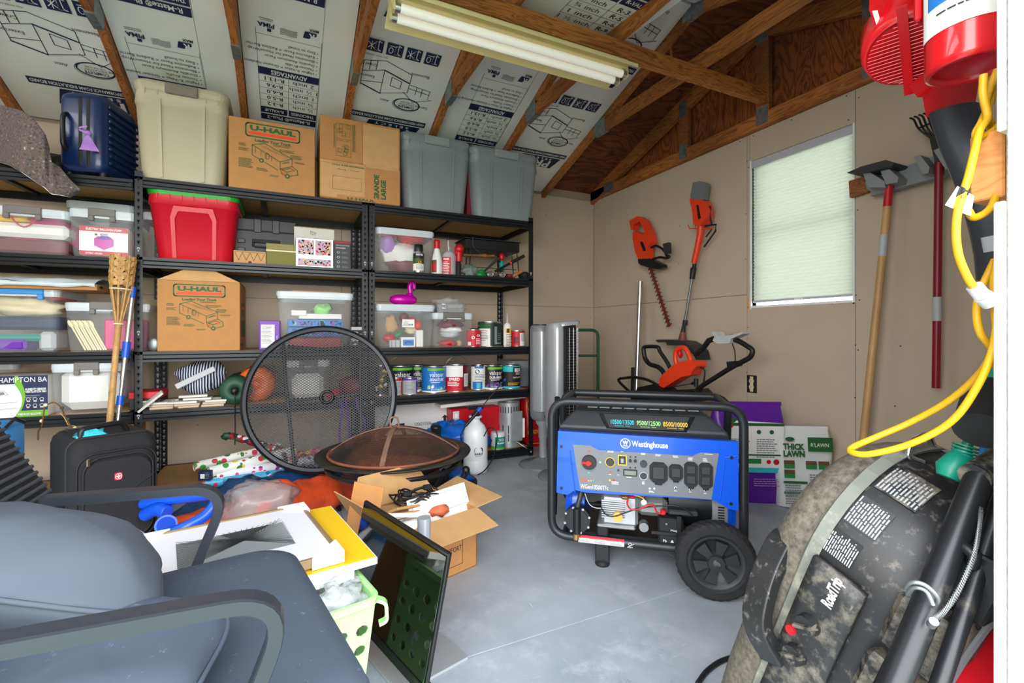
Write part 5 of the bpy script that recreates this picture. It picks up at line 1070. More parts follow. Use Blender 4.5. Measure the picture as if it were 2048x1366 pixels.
def L_small(c):
    def f(p, r, h): p.wrap(h*.05, h*.92, 'ltgrey'); p.wrap(h*.86, h*.97, c); p.lines(-r*.9, h*.75, r*1.5, 9, h*.07, 'inkgr'); p.rect(r*.65, h*.1, r*1.1, h*.8, c)
    return f
can('small white sample can with a red lid edge', 781, 807, 757, Z4, 3.27, 'steel', L_small('inkr'), 'steel')
can('small white sample can with a purple lid edge', 808, 838, 756, Z4, 3.27, 'steel', L_small('purple'), 'steel')
can('bright blue gallon can of exterior paint with splash pictures', 850, 898, 733, Z4, 3.29, 'steel', vals('inkb', 'SIGNATURE'), 'steel')
def L_rw(p, r, h): p.wrap(h*.05, h*.95, 'darkred'); p.rect(-r*1.4, h*.55, r*.25, h*.95, 'paper'); p.rect(-r*1.4, h*.05, r*.2, h*.55, 'inkr'); p.text('SPRED', -r*.5, h*.42, .02, 'inkw', r*.9, bold=.03); p.lines(-r*1.1, h*.35, r*1.1, 3, .012, 'inkw'); p.rect(r*.35, h*.2, r*.95, h*.66, 'paper'); p.lines(r*.4, h*.6, r*.5, 9, .009, 'inkgr')
can('red and white gallon can with a tall wire handle', 897, 943, 729, Z4, 3.29, 'steel', L_rw, 'galv', bail=1.25)
can('white and blue gallon can beside the brown one', 948, 976, 731, Z4, 3.33, 'steel', lambda p, r, h: (p.wrap(h*.04, h*.95, 'paper'), p.rect(-r*1.2, h*.05, r*.2, h*.35, 'inkb'), p.rect(-r*.9, h*.88, r*.4, h*.95, 'inkb'), p.disc(-r*.5, h*.75, r*.3, 'inkk'), p.rect(-r*.6, h*.08, -r*.1, h*.3, 'inkc'), p.lines(-r*.9, h*.62, r*1.4, 5, .012, 'inkgr')), 'steel')
can('brown gallon can with colourful splashes and a green band', 972, 1013, 731, Z4, 3.30, 'steel', vals('dbrown', 'DURAMAX'), 'steel')
def L_behr(p, r, h): p.wrap(h*.04, h*.95, 'inkk'); p.wrap(h*.72, h*.95, 'inkc'); p.rect(-r*.2, h*.55, r*1.3, h*.92, 'inkk'); p.wrap(h*.04, h*.12, 'inkc'); p.text('BEHR', r*.42, h*.72, .026, 'inkw', r*.9, bold=.04); p.lines(r*.1, h*.66, r*.8, 2, .01, 'inkw'); p.text('PAINT & PRIMER', r*.35, h*.45, .013, 'inkw', r*1.1); p.lines(-r*.7, h*.24, r*1.4, 2, .012, 'inky')
can('black gallon can with a turquoise band, the rightmost', 1012, 1047, 730, Z4, 3.29, 'steel', L_behr, 'steel')
tote('small grey tote at the right end of the fourth shelf behind the paint', 1020, 1068, 722, Z4, 3.42, .3, 'greyp', 'greyp', .88, panel=False)

# bottom shelf
Zb = Z5
t, w_, d_, h_ = carton('long white carton with printed numbers on the bottom shelf', 742, 1010, 812, Zb, 3.50, .22, 'paper', cat='carton', name='long_carton', seam=False, h=.375)
p = front(w_, h_)
zz = lambda y: sz(850, y, 3.50)-Zb; xx = lambda x: sx(x, 3.5)-sx(742, 3.5)
p.rect(xx(792), zz(855), xx(809), zz(843), 'inkk'); p.text('28', xx(801), zz(853), .025, 'inkw', .04, bold=.03); p.text('1006215506', xx(846), zz(850), .024, 'inkk', xx(863)-xx(829)); p.text('FIVE 500L CO', xx(846), zz(866), .018, 'inkgr', xx(863)-xx(829)); p.poly([(xx(887), zz(845)), (xx(887), zz(838)), (xx(883), zz(838)), (xx(889.5), zz(832)), (xx(896), zz(838)), (xx(892), zz(838)), (xx(892), zz(845))], 'inkk')
p.part('printed_front', t)
m = M(); m.box((0, 0, 0), (.7, .2, .025), 'paper', .003); m.thing('foam_sheet', 'white foam sheet slanting on top of the long carton', 'foam sheet', (sx(885, 3.3), 3.34, Zb+.33), rot=(0, R_(-3), 0))
t, w_, d_, h_ = carton('bright red carton standing before the long white carton', 903, 1000, 816, Zb, 3.36, .12, 'red', cat='carton', name='red_carton', seam=False)
p = front(w_, h_); p.rect(w_*.03, h_*.75, w_*.15, h_*.95, 'paper'); p.frame(w_*.05, h_*.78, w_*.13, h_*.92, .003, 'inkr'); p.text("7 1/2", w_*.08, h_*.6, .03, 'inkw', .05); p.part('printed_front', t)
def tarp(name, key, col, rough=.3):
    mat(key, col, rough, 0, .12, 9, bump=.6, bs=14)
tarp('', 'bluetarp', '#0c62c4'); tarp('', 'navytarp', '#0d3b66'); tarp('', 'orangetarp', '#f0561c', .4); tarp('', 'greytarp', '#3a3f42')
m = M(); m.ell((0, 0, 0), (.23, .16, .13), 36, 20, 'bluetarp', .8, .22, 8, 61, .8); m.thing('blue_tarp', 'bundled shiny blue tarpaulin on the bottom shelf behind the sprayer', 'tarpaulin', (sx(905, 3.25), 3.26, Zb+.10))
m = M(); m.ell((0, 0, 0), (.07, .06, .05), 18, 10, 'bluetarp', .8, .25, 8, 63, .8); m.thing('blue_tarp', 'small end of blue tarpaulin on the floor under the fire pit rim', 'tarpaulin', (sx(928, 2.75), 2.82, .042))
m = M(); m.lathe([(.033, 0), (.033, .07), (.036, .075), (.036, .09), (.02, .1), (.001, .1)], 16, 'black'); m.thing('black_jar', 'small black jar standing before the blue tarpaulin', 'jar', (sx(872, 3.05), 3.05, sz(872, 880, 3.05)))
# chimney starter
cs = onY(1022, 895, 3.30); t = thing('charcoal_chimney', 'galvanised charcoal chimney starter with punched slots', 'charcoal starter', (sx(1020, 3.34), 3.36, Zb))
r = .085; h_ = sz(1020, 806, 3.3)-Zb
m = M()
n_ = 72; zr = [0, .02]+[h_*f for f in (.12, .14, .3, .32, .5, .52, .78, .92, 1.0)]
vs2 = [(r*cos(2*pi*k/n_), r*sin(2*pi*k/n_), z) for z in zr for k in range(n_)]; fs = []
for i in range(len(zr)-1):
    for k in range(n_):
        if (i == 8-0 and k % 3 == 0) or (i in (3, 5) and k % 6 == 0): continue
        fs.append((i*n_+k, i*n_+(k+1) % n_, (i+1)*n_+(k+1) % n_, (i+1)*n_+k))
m.add(vs2, fs, 'galvb' if mat('galvb', '#aeb3b6', .4, .5, .1, 20) else 0, True); m.part('starter_can', t)
m = M(); m.lathe([(r*.93, .01), (r*.93, h_-.03)], 24, 'blackrub', caps=(1, 1)); m.part('shade_liner', t)  # dark liner added behind the slots so the inside looks shaded
m = M(); m.tube([(.0, -r, .06), (.05, -r-.07, .02), (.08, -r-.075, .0)], .0025, 6, 'steel'); m.part('wire_handle', t)
m = M(); m.box((-.02, -r-.016, .05), (.07, -r-.004, h_*.82), 'galvb', .003); m.part('heat_shield', t)
m = M(); m.box((.075, -r-.01, .07), (.095, -r+.015, h_*.65), 'paper', .004); m.part('grip', t)
t, r, h = bottle('small white and teal can of primer on the bottom shelf edge', 988, 1015, 866, Zb, 3.255, [(.001, 0), (.97, 0), (1, .02), (1, .97), (.9, 1), (.001, 1)], 'white', [], 'paint can', 'paint_can', fn=lambda p, r, h: (p.wrap(h*.03, h*.2, 'inklime'), p.rect(-r*.8, h*.12, r*.8, h*.75, 'teal'), p.text('23', r*.1, h*.5, .02, 'inkw', r*.8, bold=.04), p.text('PRIMER', 0, h*.34, .012, 'inkw', r*1.2, bold=.03)))
# charcoal bag
mat('redbag', '#d0141c', .35, bump=.3, bs=12); mat('pbag', '#5f1d9a', .3, bump=.4, bs=14); mat('wbag', '#dfe2e0', .4, bump=.3, bs=14)
def sack(name, label, cat, x0, x1, Y, zb, h, d, mt, rz=0, fn=None, tilt=0, sd_=0):
    w_ = x1-x0; t = thing(name, label, cat, ((x0+x1)/2, Y+d/2, zb), rot=(tilt, 0, rz)); m = M(); rg = []
    for k in range(15):
        f = k/14; dd = d*(.75+.25*sin(pi*min(f*1.6, 1)))*(1-.82*max(0, (f-.72)/.28)**1.6) ; ww = w_*(.93+.07*sin(pi*f)+.02*sin(f*17+sd_))
        rg.append([(x+.006*noise.noise(V((x*9, f*6, sd_))), y+.012*noise.noise(V((x*11, f*7, y*9+sd_))), f*h) for x, y in rrect(ww, max(dd, .02), min(.05, dd*.4), 5)])
    m.loft(rg, mt, True); m.part('sack_body', t)
    m = M(); m.box((-w_*.48, -.006, h-.012), (w_*.48, .006, h+.012), mt, .003); m.part('top_seal', t)
    if fn: p = Pr((-w_/2, -d/2-.012, 0), (1, 0, 0), (0, 0, 1)); fn(p, w_, h); p.part('printed_front', t)
    return t
def charcoal(p, w_, h): p.text('ROYAL', w_*.5, h*.76, .06, 'inky', w_*.85, bold=.05); p.text('OAK', w_*.5, h*.6, .06, 'inky', w_*.6, bold=.05); p.ring(w_*.5, h*.72, w_*.47, h*.2, .006, 'inky'); p.text('HARDWOOD LUMP', w_*.5, h*.24, .03, 'inky', w_*.9, bold=.04); p.line([(w_*.05, h*.08), (w_*.95, h*.06)], .006, 'inky')
sack('charcoal_bag', 'red and yellow charcoal bag behind the right shelf post', 'bag', sx(1046, 3.5), sx(1112, 3.5), 3.46, .0, .50, .16, 'redbag', 0, charcoal, 0, 3)
# ---------------------------------------------------------------- things in front of the shelves
def frame_of(n, up=(0, 0, 1)):
    n = V(n).normalized(); x = V(up).cross(n).normalized(); y = n.cross(x); return x, y, n
# round mesh table, folded and stood on edge
Cc = at(643, 795, 2.66); n_ = V((-.22, -.93, .22)); ex, ey, en = frame_of(n_)
def tb(a, b, c=0): return Cc+ex*a+ey*b+en*c
t = thing('mesh_table', 'round black mesh patio table folded and stood on edge before the shelves', 'table', (Cc.x, Cc.y, 0))
TR = .398
m = M(); m.tube([tb(TR*cos(2*pi*k/72), TR*sin(2*pi*k/72)) for k in range(72)], .014, 8, 'tablemetal' if mat('tablemetal', '#2b2d31', .35, .6) else 0, closed=True, flat=[(-.010, -.016), (.010, -.016), (.014, 0), (.010, .016), (-.010, .016), (-.014, 0)]); m.part('table_rim', t, world=True)
m = M(); mat('meshmetal', '#2a2b2d', .5, .4)
for sg_ in (-1, 1):
    d = V((cos(R_(35)), sg_*sin(R_(35)))); nn = V((-d.y, d.x)); k = -TR
    while k < TR:
        k += .0118
        if abs(k) >= TR-.005: continue
        L = sqrt(TR*TR-k*k); a = nn*k-d*L; b = nn*k+d*L; w_ = nn*.0017
        for (p, q) in ((a, b),):
            c = [tb(*(p-w_), .0006*sg_), tb(*(p+w_), .0006*sg_), tb(*(q+w_), .0006*sg_), tb(*(q-w_), .0006*sg_)]
            c2 = [tb(*(p-w_), .0006*sg_-.0016), tb(*(p+w_), .0006*sg_-.0016), tb(*(q+w_), .0006*sg_-.0016), tb(*(q-w_), .0006*sg_-.0016)]
            m.add(c+c2, [(0, 1, 2, 3), (7, 6, 5, 4), (0, 3, 7, 4), (1, 5, 6, 2)], 'meshmetal')
m.part('table_mesh', t, world=True, kind='stuff')
for pts in ([tb(-.225, .33, -.03), tb(-.20, .1, -.03), tb(-.13, -.37, -.03)], [tb(.20, .34, -.03), tb(.21, -.05, -.03), tb(.22, -.33, -.03)], [tb(-.19, -.01, -.03), tb(.01, .0, -.03)], [tb(.05, .0, -.03), tb(.205, .02, -.03)], [tb(-.2, .3, -.03), tb(0, .28, -.03), tb(.2, .3, -.03)]):
    m = M(); m.tube(pts, .01, 8, 'tablemetal'); m.part('frame_bar', t, world=True)
m = M(); c_ = tb(.03, .0, .012); m.tube([c_+ex*.032*cos(2*pi*k/20)+ey*.032*sin(2*pi*k/20) for k in range(20)], .007, 6, 'tablemetal', closed=True); m.part('umbrella_ring', t, world=True)
fl_ = lambda a, b, z=0: onZ(a, b, z)
for pts in ([tb(-.185, -.30, -.03), at(572, 925, 2.72), at(571, 965, 2.72), V((at(562, 1010, 2.60).x, at(562, 1010, 2.60).y, .01))], [tb(-.12, -.33, -.03), at(590, 930, 2.72), at(587, 975, 2.72), V((at(578, 1010, 2.6).x+.02, at(578, 1010, 2.6).y, .01))],
            [tb(.03, -.35, -.03), at(652, 932, 2.7), at(650, 950, 2.66), at(670, 975, 2.6), V((*at(678, 1010, 2.5).xy, .01))], [at(566, 988, 2.66), at(650, 975, 2.66), at(735, 962, 2.70)]):
    m = M(); m.tube(spline(pts, 5), .011, 8, 'tablemetal'); m.part('leg' if len(pts) > 3 else 'leg_brace', t, world=True)

# fire pit
mat('rust', '#8c4a2a', .6, 0, .25, 14, dirt='#5a4a40', ds=9, cut=(.4, .7)); mat('bowlblack', '#242523', .5, .3, dirt='#5b574a', ds=7, cut=(.45, .75))
fc = at(790, 905, 2.39); FR = .378
t = thing('fire_pit', 'round black fire pit with a rusty mesh dome lid', 'fire pit', (fc.x, fc.y, 0))
zr = fc.z
m = M(); m.lathe([(.05, zr-.13), (.18, zr-.10), (.27, zr-.05), (.315, zr-.008), (FR, zr), (FR+.004, zr+.006), (FR, zr+.010), (.318, zr+.002), (.27, zr-.04), (.05, zr-.11)], 56, 'bowlblack', caps=(0, 0)); m.part('bowl', t)
m = M(); m.lathe([(.30, zr-.075), (.335, zr-.055), (.335, zr-.035), (.30, zr-.05)], 48, 'blackmetal', caps=(0, 0)); m.part('stand_ring', t)
for k in range(4):
    a = pi/4+k*pi/2; m = M(); m.tube(spline([(.28*cos(a), .28*sin(a), zr-.06), (.22*cos(a), .22*sin(a), zr*.45), (.24*cos(a), .24*sin(a), .01)], 5), .012, 8, 'blackmetal'); m.part('leg', t)
HD = .118; DR = .318
def dome(r, a): z = zr+.012+HD*(1-(r/DR)**2); return V((r*cos(a), r*sin(a), z))
m = M(); m.tube([dome(DR, 2*pi*k/64) for k in range(64)], .007, 6, 'rust', closed=True); m.part('dome_rim', t)
m = M()
for s_ in (0, 1):
    for q in range(-44, 45):
        c = q*DR/44.5; L = sqrt(max(0, DR*DR-c*c))
        if L < .02: continue
        pts = []
        for j in range(9):
            e = -L+2*L*j/8; x, y = (c, e) if s_ else (e, c); r = sqrt(x*x+y*y)
            pts.append(V((x*.78+y*.62, -x*.62+y*.78, zr+.012+HD*(1-(r/DR)**2))))
        m.tube(pts, .0008, 3, 'rustmesh' if mat('rustmesh', '#6e4634', .7, 0, .3, 6, dirt='#2d2a28', ds=3, cut=(.42, .55)) else 0, caps=(0, 0))
m.part('dome_mesh', t, kind='stuff')
for a0 in (R_(-112), R_(-22), R_(68), R_(158)):
    m = M(); pts = [dome(.012+(DR-.012)*k/14, a0) for k in range(15)]
    sd = V((-sin(a0), cos(a0), 0))*.011
    m.loft([[p-sd, p+sd, p+sd+V((0, 0, .003)), p-sd+V((0, 0, .003))] for p in pts], 'ruststrap' if mat('ruststrap', '#8a6a58', .5, .3, .2, 20) else 0, False); m.part('dome_strap', t)
m = M(); pk = zr+.012+HD; m.tube(fillet([(-.022, 0, pk), (-.026, 0, pk+.05), (.012, 0, pk+.05), (.02, 0, pk)], .018), .0045, 8, 'ruststrap'); m.part('lid_ring', t)
m = M(); m.ell((0, 0, zr-.075), (.24, .24, .03), 24, 6, 'rust', nz=.15, flatb=.8); m.part('ash_bed', t)
# black patio stand disc on the floor behind the box
pb = onZ(900, 985, 0); m = M(); m.lathe([(.22, 0), (.22, .02), (.20, .03), (.05, .035), (.03, .05), (.0, .05)], 36, 'blackrub'); m.thing('umbrella_stand', 'black round stand base on the floor behind the open box', 'stand', (pb.x, pb.y+.16, 0))
t = thing('folded_tripod', 'folded black tripod legs sticking out behind the open box', 'tripod', (onZ(905, 1000, .05).x, onZ(905, 1000, .05).y, 0))
for k, (a, b) in enumerate((((905, 1000), (930, 938)), ((912, 1002), (936, 942)), ((900, 985), (926, 950)))):
    m = M(); m.tube([at(*a, 2.15), at(*b, 2.3)], .007, 8, 'black'); m.part('leg', t, world=True)
m = M(); m.ell(at(932, 940, 2.3), (.02, .02, .02), 10, 7, 'black'); m.part('hinge', t, world=True)

# garden sprayer
t = thing('garden_sprayer', 'white round-shouldered garden pump sprayer with a blue grip', 'sprayer', (*onZ(951, 944, 0).xy, 0))
r = .083; h = .40
mat('milkwhite', '#e9ecee', .35)
m = M(); m.lathe([(.06, 0), (r*.95, .006), (r, .03), (r, .09), (r*.98, .095), (r, .10), (r, .24), (r*.96, .28), (r*.75, .32), (r*.45, .345), (.03, .352), (.03, .37), (.045, .374), (.045, .385), (.001, .386)], 32, 'milkwhite'); m.part('tank', t)
m = M(); m.cyl((0, 0, .384), (0, 0, .40), .03, seg=18, mat='black'); m.cyl((0, 0, .39), (0, 0, .44), .012, seg=12, mat='black'); m.tube([(-.055, 0, .44), (.055, 0, .44)], .013, 10, 'black'); m.part('pump_handle', t)
p = Pc(r, turn=-.1); p.poly([(-.03, .15), (.03, .15), (.03, .175), (.018, .185), (-.018, .185), (-.03, .175)], 'inkk'); p.text('PROJECT', 0, .163, .010, 'inkw', .044, bold=.05); p.text('SOURCE', 0, .137, .011, 'inkk', .056, bold=.05); p.lines(-.022, .128, .044, 1, .008, 'inkk'); p.part('printed_logo', t)
w0 = at(931, 852, 3.02); w1 = at(1011, 758, 3.16)
m = M(); m.cyl(w0, w1, .004, .003, 8, 'black'); m.part('wand', t, world=True)
m = M(); m.cyl(w0, w0+(w1-w0)*.33, .009, .012, 10, 'black'); m.part('wand_grip', t, world=True)
m = M(); c_ = w0+(w1-w0)*.3; m.cyl(c_, c_+(w1-w0)*.07, .016, seg=10, mat='blue'); m.part('valve_grip', t, world=True)
m = M(); m.cyl(w1-(w1-w0)*.04, w1, .009, .006, 10, 'blue'); m.part('nozzle', t, world=True)
m = M(); m.tube(spline([at(968, 872, 3.08), at(978, 856, 3.0), at(992, 862, 2.98), at(994, 880, 2.98), at(986, 915, 3.0), at(970, 940, 3.02), at(955, 950, 3.02)], 6), .0042, 6, 'black'); m.tube(spline([at(931, 852, 3.02), at(922, 870, 3.02), at(925, 890, 3.05), at(932, 905, 3.1)], 5), .0042, 6, 'black'); m.part('hose', t, world=True, kind='stuff')

# tower heaters
mat('silverp', '#a9adb1', .3, .3); mat('towergrey', '#75797d', .4)
def stand(t, r_, zt, dirty=0):
    m = M(); m.lathe([(r_, 0), (r_, .008), (r_*.96, .016), (r_*.5, .03), (.06, .045), (.04, .06), (.001, .06)], 40, 'towergrey'); m.part('base', t)
    m = M(); m.lathe([(.028, .05), (.028, zt-.14), (.033, zt-.13), (.033, zt-.05), (.05, zt-.03), (.055, zt)], 22, 'silverp'); m.part('pole', t)
c1 = onZ(1086, 930, 0); z0, z1 = sz(1087, 838, c1.y), sz(1087, 652, c1.y)
t = thing('tower_heater', 'silver tower heater on a round pole stand, the left of two', 'heater', (c1.x, c1.y, 0), R_(8), 'silver tower heaters')
stand(t, .175, z0)
def ovl(w_, d_, pw=.8, n=28): return [(w_/2*math.copysign(abs(cos(2*pi*k/n))**pw, cos(2*pi*k/n)), d_/2*math.copysign(abs(sin(2*pi*k/n))**pw, sin(2*pi*k/n))) for k in range(n)]
m = M(); m.loft([[(x, y, z) for x, y in ovl(.185*f, .16*f)] for z, f in ((z0, .8), (z0+.02, .95), (z0+.06, 1), (z1-.03, 1), (z1-.005, .95), (z1+.004, .85))], 'towergrey'); m.part('housing', t)
m = M(); m.loft([[(-.045+x, -.03+y, z) for x, y in ovl(.10, .13)] for z in (z0+.07, z0+.08, z1-.05, z1-.04)], 'silverp')
m.part('front_panel', t)
m = M()
for k in range(9): x = -.082+k*.010; m.box((x-.0025, -.1+.012*abs(k-4)*.4, z0+.09), (x+.0025, -.08, z1-.07), 'silverp')
m.part('grille_bar', t, kind='stuff')
m = M(); m.loft([[(x, y, z) for x, y in ovl(.15, .12)] for z in (z1, z1+.012)], 'black'); m.part('top_controls', t)
m = M(); m.tube([(-.03+.018*cos(2*pi*k/16), -.083, z0+.035+.012*sin(2*pi*k/16)) for k in range(16)], .003, 5, 'black', closed=True); m.part('badge', t)
m = M(); m.tube(spline([(.03, -.04, .33), (.06, -.06, .22), (-.02, -.08, .16), (.03, -.06, .08)], 5), .003, 5, 'black'); m.part('cord', t)
c2 = at(1126, 800, 3.12); z0, z1 = sz(1126, 860, c2.y), sz(1126, 650, c2.y)
t = thing('tower_heater', 'silver tower fan heater with an open wire grille, the right of two', 'heater', (c2.x, c2.y, 0), R_(-10), 'silver tower heaters')
stand(t, .165, z0)
m = M(); m.loft([[(x, y+.02, z) for x, y in ovl(.19*f, .15*f)] for z, f in ((z0, .8), (z0+.02, .95), (z0+.06, 1), (z1-.02, 1), (z1, .95))], 'black'); m.part('fan_core', t)
m = M(); m.loft([[(-.06+x+.0*z, y, z+(-x)*0) for x, y in ovl(.105*f, .19*f, .9)] for z, f in ((z0-.02, .7), (z0+.03, .95), (z0+.1, 1), (z1-.05, 1), (z1-.01, .96), (z1+.01, .85))], 'silverp'); m.part('side_panel', t)
m = M(); m.loft([[(x+.01, y, z+.012*(x*8)) for x, y in ovl(.20*f, .18*f)] for z, f in ((z1-.005, 1), (z1+.012, 1), (z1+.022, .9))], 'silverp'); m.part('top_cap', t)
m = M()
for k in range(34):
    z = z0+.05+k*(z1-z0-.09)/33; m.tube([(.10*cos(R_(a)), -.0+.088*sin(R_(a)), z) for a in range(-95, 60, 12)], .0016, 4, 'steel', caps=(0, 0))
for a in range(-85, 60, 20): m.cyl((.10*cos(R_(a)), .088*sin(R_(a)), z0+.04), (.10*cos(R_(a)), .088*sin(R_(a)), z1-.02), .0022, seg=4, mat='steel')
m.part('wire_grille', t, kind='stuff')
# hand truck
mat('dkgreen', '#0f4a35', .4)
ht = at(1196, 780, 3.95); t = thing('hand_truck', 'dark green tubular hand truck in the corner behind the heaters', 'hand truck', (ht.x, ht.y, 0))
pr = ray(1196, 0); L0 = at(1120, 780, 3.95); A = V((ht.x, ht.y, 0)); B = V((L0.x, L0.y, 0)); zt = sz(1180, 660, ht.y)
m = M(); m.tube(fillet([A+V((0, 0, .05)), A+V((0, 0, zt)), B+V((0, 0, zt)), B+V((0, 0, .05))], .06), .0125, 10, 'dkgreen'); m.part('frame', t, world=True)
for f in (.78, .45, .2): m = M(); m.cyl(A+V((0, 0, zt*f)), B+V((0, 0, zt*f)), .010, seg=8, mat='dkgreen'); m.part('cross_bar', t, world=True)
m = M(); mid = (A+B)/2; m.box((mid.x-.16, mid.y-.2, .005), (mid.x+.16, mid.y, .012), 'dkgreen'); m.part('toe_plate', t, world=True)
for q in (A, B): m = M(); m.cyl(q+V((-.02, .09, .09)), q+V((.03, .09, .09)), .09, seg=20, mat='blackrub'); m.part('wheel', t, world=True)

# ---------------------------------------------------------------- tools on and by the right wall
def c2(x, y): return (1000+x/2.97, 400+y/2.97)
def wp(m, pts, x0, x1, mt):   # outline standing off the right wall, from depth x0 to x1
    a = [onX(*p, (x0+x1)/2) for p in pts]
    m.loft([[V((x0, q.y, q.z)) for q in a], [V((x1, q.y, q.z)) for q in a]], mt, False)
def bev(o, w_=.006, s=3):
    b = o.modifiers.new('b', 'BEVEL'); b.width = w_; b.segments = s; b.limit_method = 'ANGLE'; b.angle_limit = R_(40); return o
mat('bdorange', '#f0401a', .4)
t = thing('hedge_trimmer', 'orange hedge trimmer with a toothed blade hanging on the right wall', 'hedge trimmer', tuple(onX(1300, 480, 2.74)))
m = M(); wp(m, [c2(*q) for q in ((785, 125), (835, 98), (868, 118), (908, 205), (915, 250), (893, 285), (897, 350), (838, 350), (822, 315), (805, 230), (806, 190), (822, 186), (865, 208), (880, 195), (848, 130), (812, 150), (806, 178), (795, 178))], 2.72, 2.655, 'bdorange'); bev(m.part('housing', t, world=True))
m = M(); m.tube([onX(*c2(x, y), 2.68) for x, y in ((838, 130), (862, 165), (880, 205))], .012, 8, 'black'); m.part('trigger', t, world=True)
m = M(); wp(m, [c2(*q) for q in ((832, 250), (848, 246), (868, 300), (852, 304))], 2.652, 2.656, 'black'); m.part('label_plate', t, world=True)
m = M(); m.tube(spline([onX(*c2(x, y), 2.67) for x, y in ((898, 282), (925, 272), (955, 284), (978, 305), (990, 330), (1008, 338), (985, 345), (950, 340), (905, 352))], 4), .010, 8, 'black'); m.part('front_handle', t, world=True)
m = M(); wp(m, [c2(*q) for q in ((975, 262), (1008, 252), (1010, 318), (985, 320))], 2.69, 2.66, 'darkgrey'); bev(m.part('hand_guard', t, world=True), .003)
m = M(); wp(m, [c2(*q) for q in ((832, 352), (905, 350), (978, 385), (980, 402), (950, 412), (905, 405), (850, 388), (835, 375))], 2.71, 2.66, 'black'); bev(m.part('blade_shield', t, world=True), .004)
a, b = onX(*c2(884, 370), 2.69), onX(*c2(1008, 752), 2.69); u_ = (b-a).normalized(); s_ = V((1, 0, 0)).cross(u_)
mat('blader', '#7a2f24', .5, .3, .3, 30)
m = M(); m.add([a-s_*.013, a+s_*.013, b+s_*.013, b-s_*.013]+[q+V((-.004, 0, 0)) for q in (a-s_*.013, a+s_*.013, b+s_*.013, b-s_*.013)], [(0, 1, 2, 3), (4, 7, 6, 5), (0, 4, 5, 1), (1, 5, 6, 2), (2, 6, 7, 3), (3, 7, 4, 0)], 'blader'); m.part('blade', t, world=True)
m = M(); L = (b-a).length
for k in range(17):
    c = a+u_*L*(k+.5)/17
    for sg_ in (-1, 1):
        m.add([c+s_*sg_*.011-u_*.006, c+s_*sg_*.011+u_*.006, c+s_*sg_*.031+u_*.009, c+s_*sg_*.031+u_*.004]+[q+V((-.005, 0, 0)) for q in (c+s_*sg_*.011-u_*.006, c+s_*sg_*.011+u_*.006, c+s_*sg_*.031+u_*.009, c+s_*sg_*.031+u_*.004)], [(0, 1, 2, 3), (4, 7, 6, 5), (0, 4, 5, 1), (1, 5, 6, 2), (2, 6, 7, 3), (3, 7, 4, 0)], 'blader')
m.part('blade_teeth', t, world=True, kind='stuff')
# string trimmer
t = thing('string_trimmer', 'orange string trimmer with a grey battery hanging head down on the right wall', 'string trimmer', tuple(onX(1395, 480, 2.74)))
P_ = lambda x, y, X=2.69: onX(x, y, X)
m = M(); wp(m, [(1390, 366), (1403, 363), (1416, 367), (1411, 401), (1386, 399), (1385, 392)], 2.72, 2.675, 'towergrey'); bev(m.part('battery', t, world=True))
m = M(); wp(m, [(1386, 398), (1414, 402), (1420, 420), (1417, 440), (1408, 452), (1394, 450), (1392, 425)], 2.72, 2.645, 'bdorange'); bev(m.part('housing', t, world=True))
m = M(); wp(m, [(1393, 410), (1397, 410), (1402, 436), (1397, 440)], 2.643, 2.648, 'black'); m.part('trigger_plate', t, world=True)
m = M(); m.tube([P_(1403, 442), P_(1400, 470), P_(1394, 500), P_(1388, 526)], [.024, .023, .022, .021], 14, 'bdorange'); m.part('shaft_sleeve', t, world=True)
for y in (468, 482, 497): m = M(); c = P_(1401-(y-468)*.2, y); m.cyl(c, c+V((0, .002, -.007)), .0255, seg=14, mat='bdorange'); m.part('sleeve_rib', t, world=True)
m = M(); m.tube([P_(1410, 452), P_(1432, 449), P_(1431, 462), P_(1408, 494)], .0065, 6, 'black'); m.part('trigger_guard', t, world=True)
m = M(); m.tube([P_(1412, 474), P_(1424, 458)], .005, 6, 'black'); m.part('guard_bar', t, world=True)
m = M(); m.tube(spline([P_(1415, 412), P_(1421, 415), P_(1420, 432), P_(1424, 450)], 4), .005, 6, 'black'); m.part('cord_hook', t, world=True)
m = M(); m.tube([P_(1376, 449), P_(1379, 457), P_(1390, 457), P_(1391, 447)], .004, 6, 'bdorange'); m.tube([P_(1390, 457), P_(1425, 458)], .005, 6, 'bdorange'); m.part('auxiliary_handle', t, world=True)
m = M(); m.tube([P_(1389, 527), P_(1388, 535), P_(1387, 537), P_(1384, 558)], [.014, .014, .022, .018], 14, 'black'); m.part('coupler', t, world=True)
m = M(); m.cyl(P_(1384, 558), P_(1370, 642), .010, seg=12, mat='dullsteel'); m.part('shaft', t, world=True)
m = M(); m.tube([P_(1371, 640), P_(1370, 648), P_(1368, 652), P_(1366, 666)], [.018, .02, .014, .02], 12, 'darkgrey'); m.part('lower_joint', t, world=True)
m = M(); m.tube([P_(1366, 664), P_(1365, 682)], [.02, .032], 14, 'rust'); m.part('motor_head', t, world=True)
m = M(); wp(m, [(1324, 681), (1330, 685), (1345, 683), (1348, 690), (1375, 690), (1400, 708), (1407, 720), (1403, 702), (1392, 690), (1378, 682), (1350, 679), (1328, 679)], 2.76, 2.62, 'darkgrey'); bev(m.part('debris_guard', t, world=True), .004)
# silver pole
t = thing('silver_pole', 'plain silver pole with a thick black foam grip at its foot', 'pole', tuple(onX(1266, 960, 2.50)))
m = M(); m.cyl(onX(1266, 962, 2.50), onX(1281, 563, 2.62), .019, seg=18, mat='steel'); m.part('tube', t, world=True)
m = M(); m.cyl(onX(1266, 962, 2.50), onX(1270, 735, 2.57), .031, seg=18, mat='blackrub'); m.part('foam_grip', t, world=True)
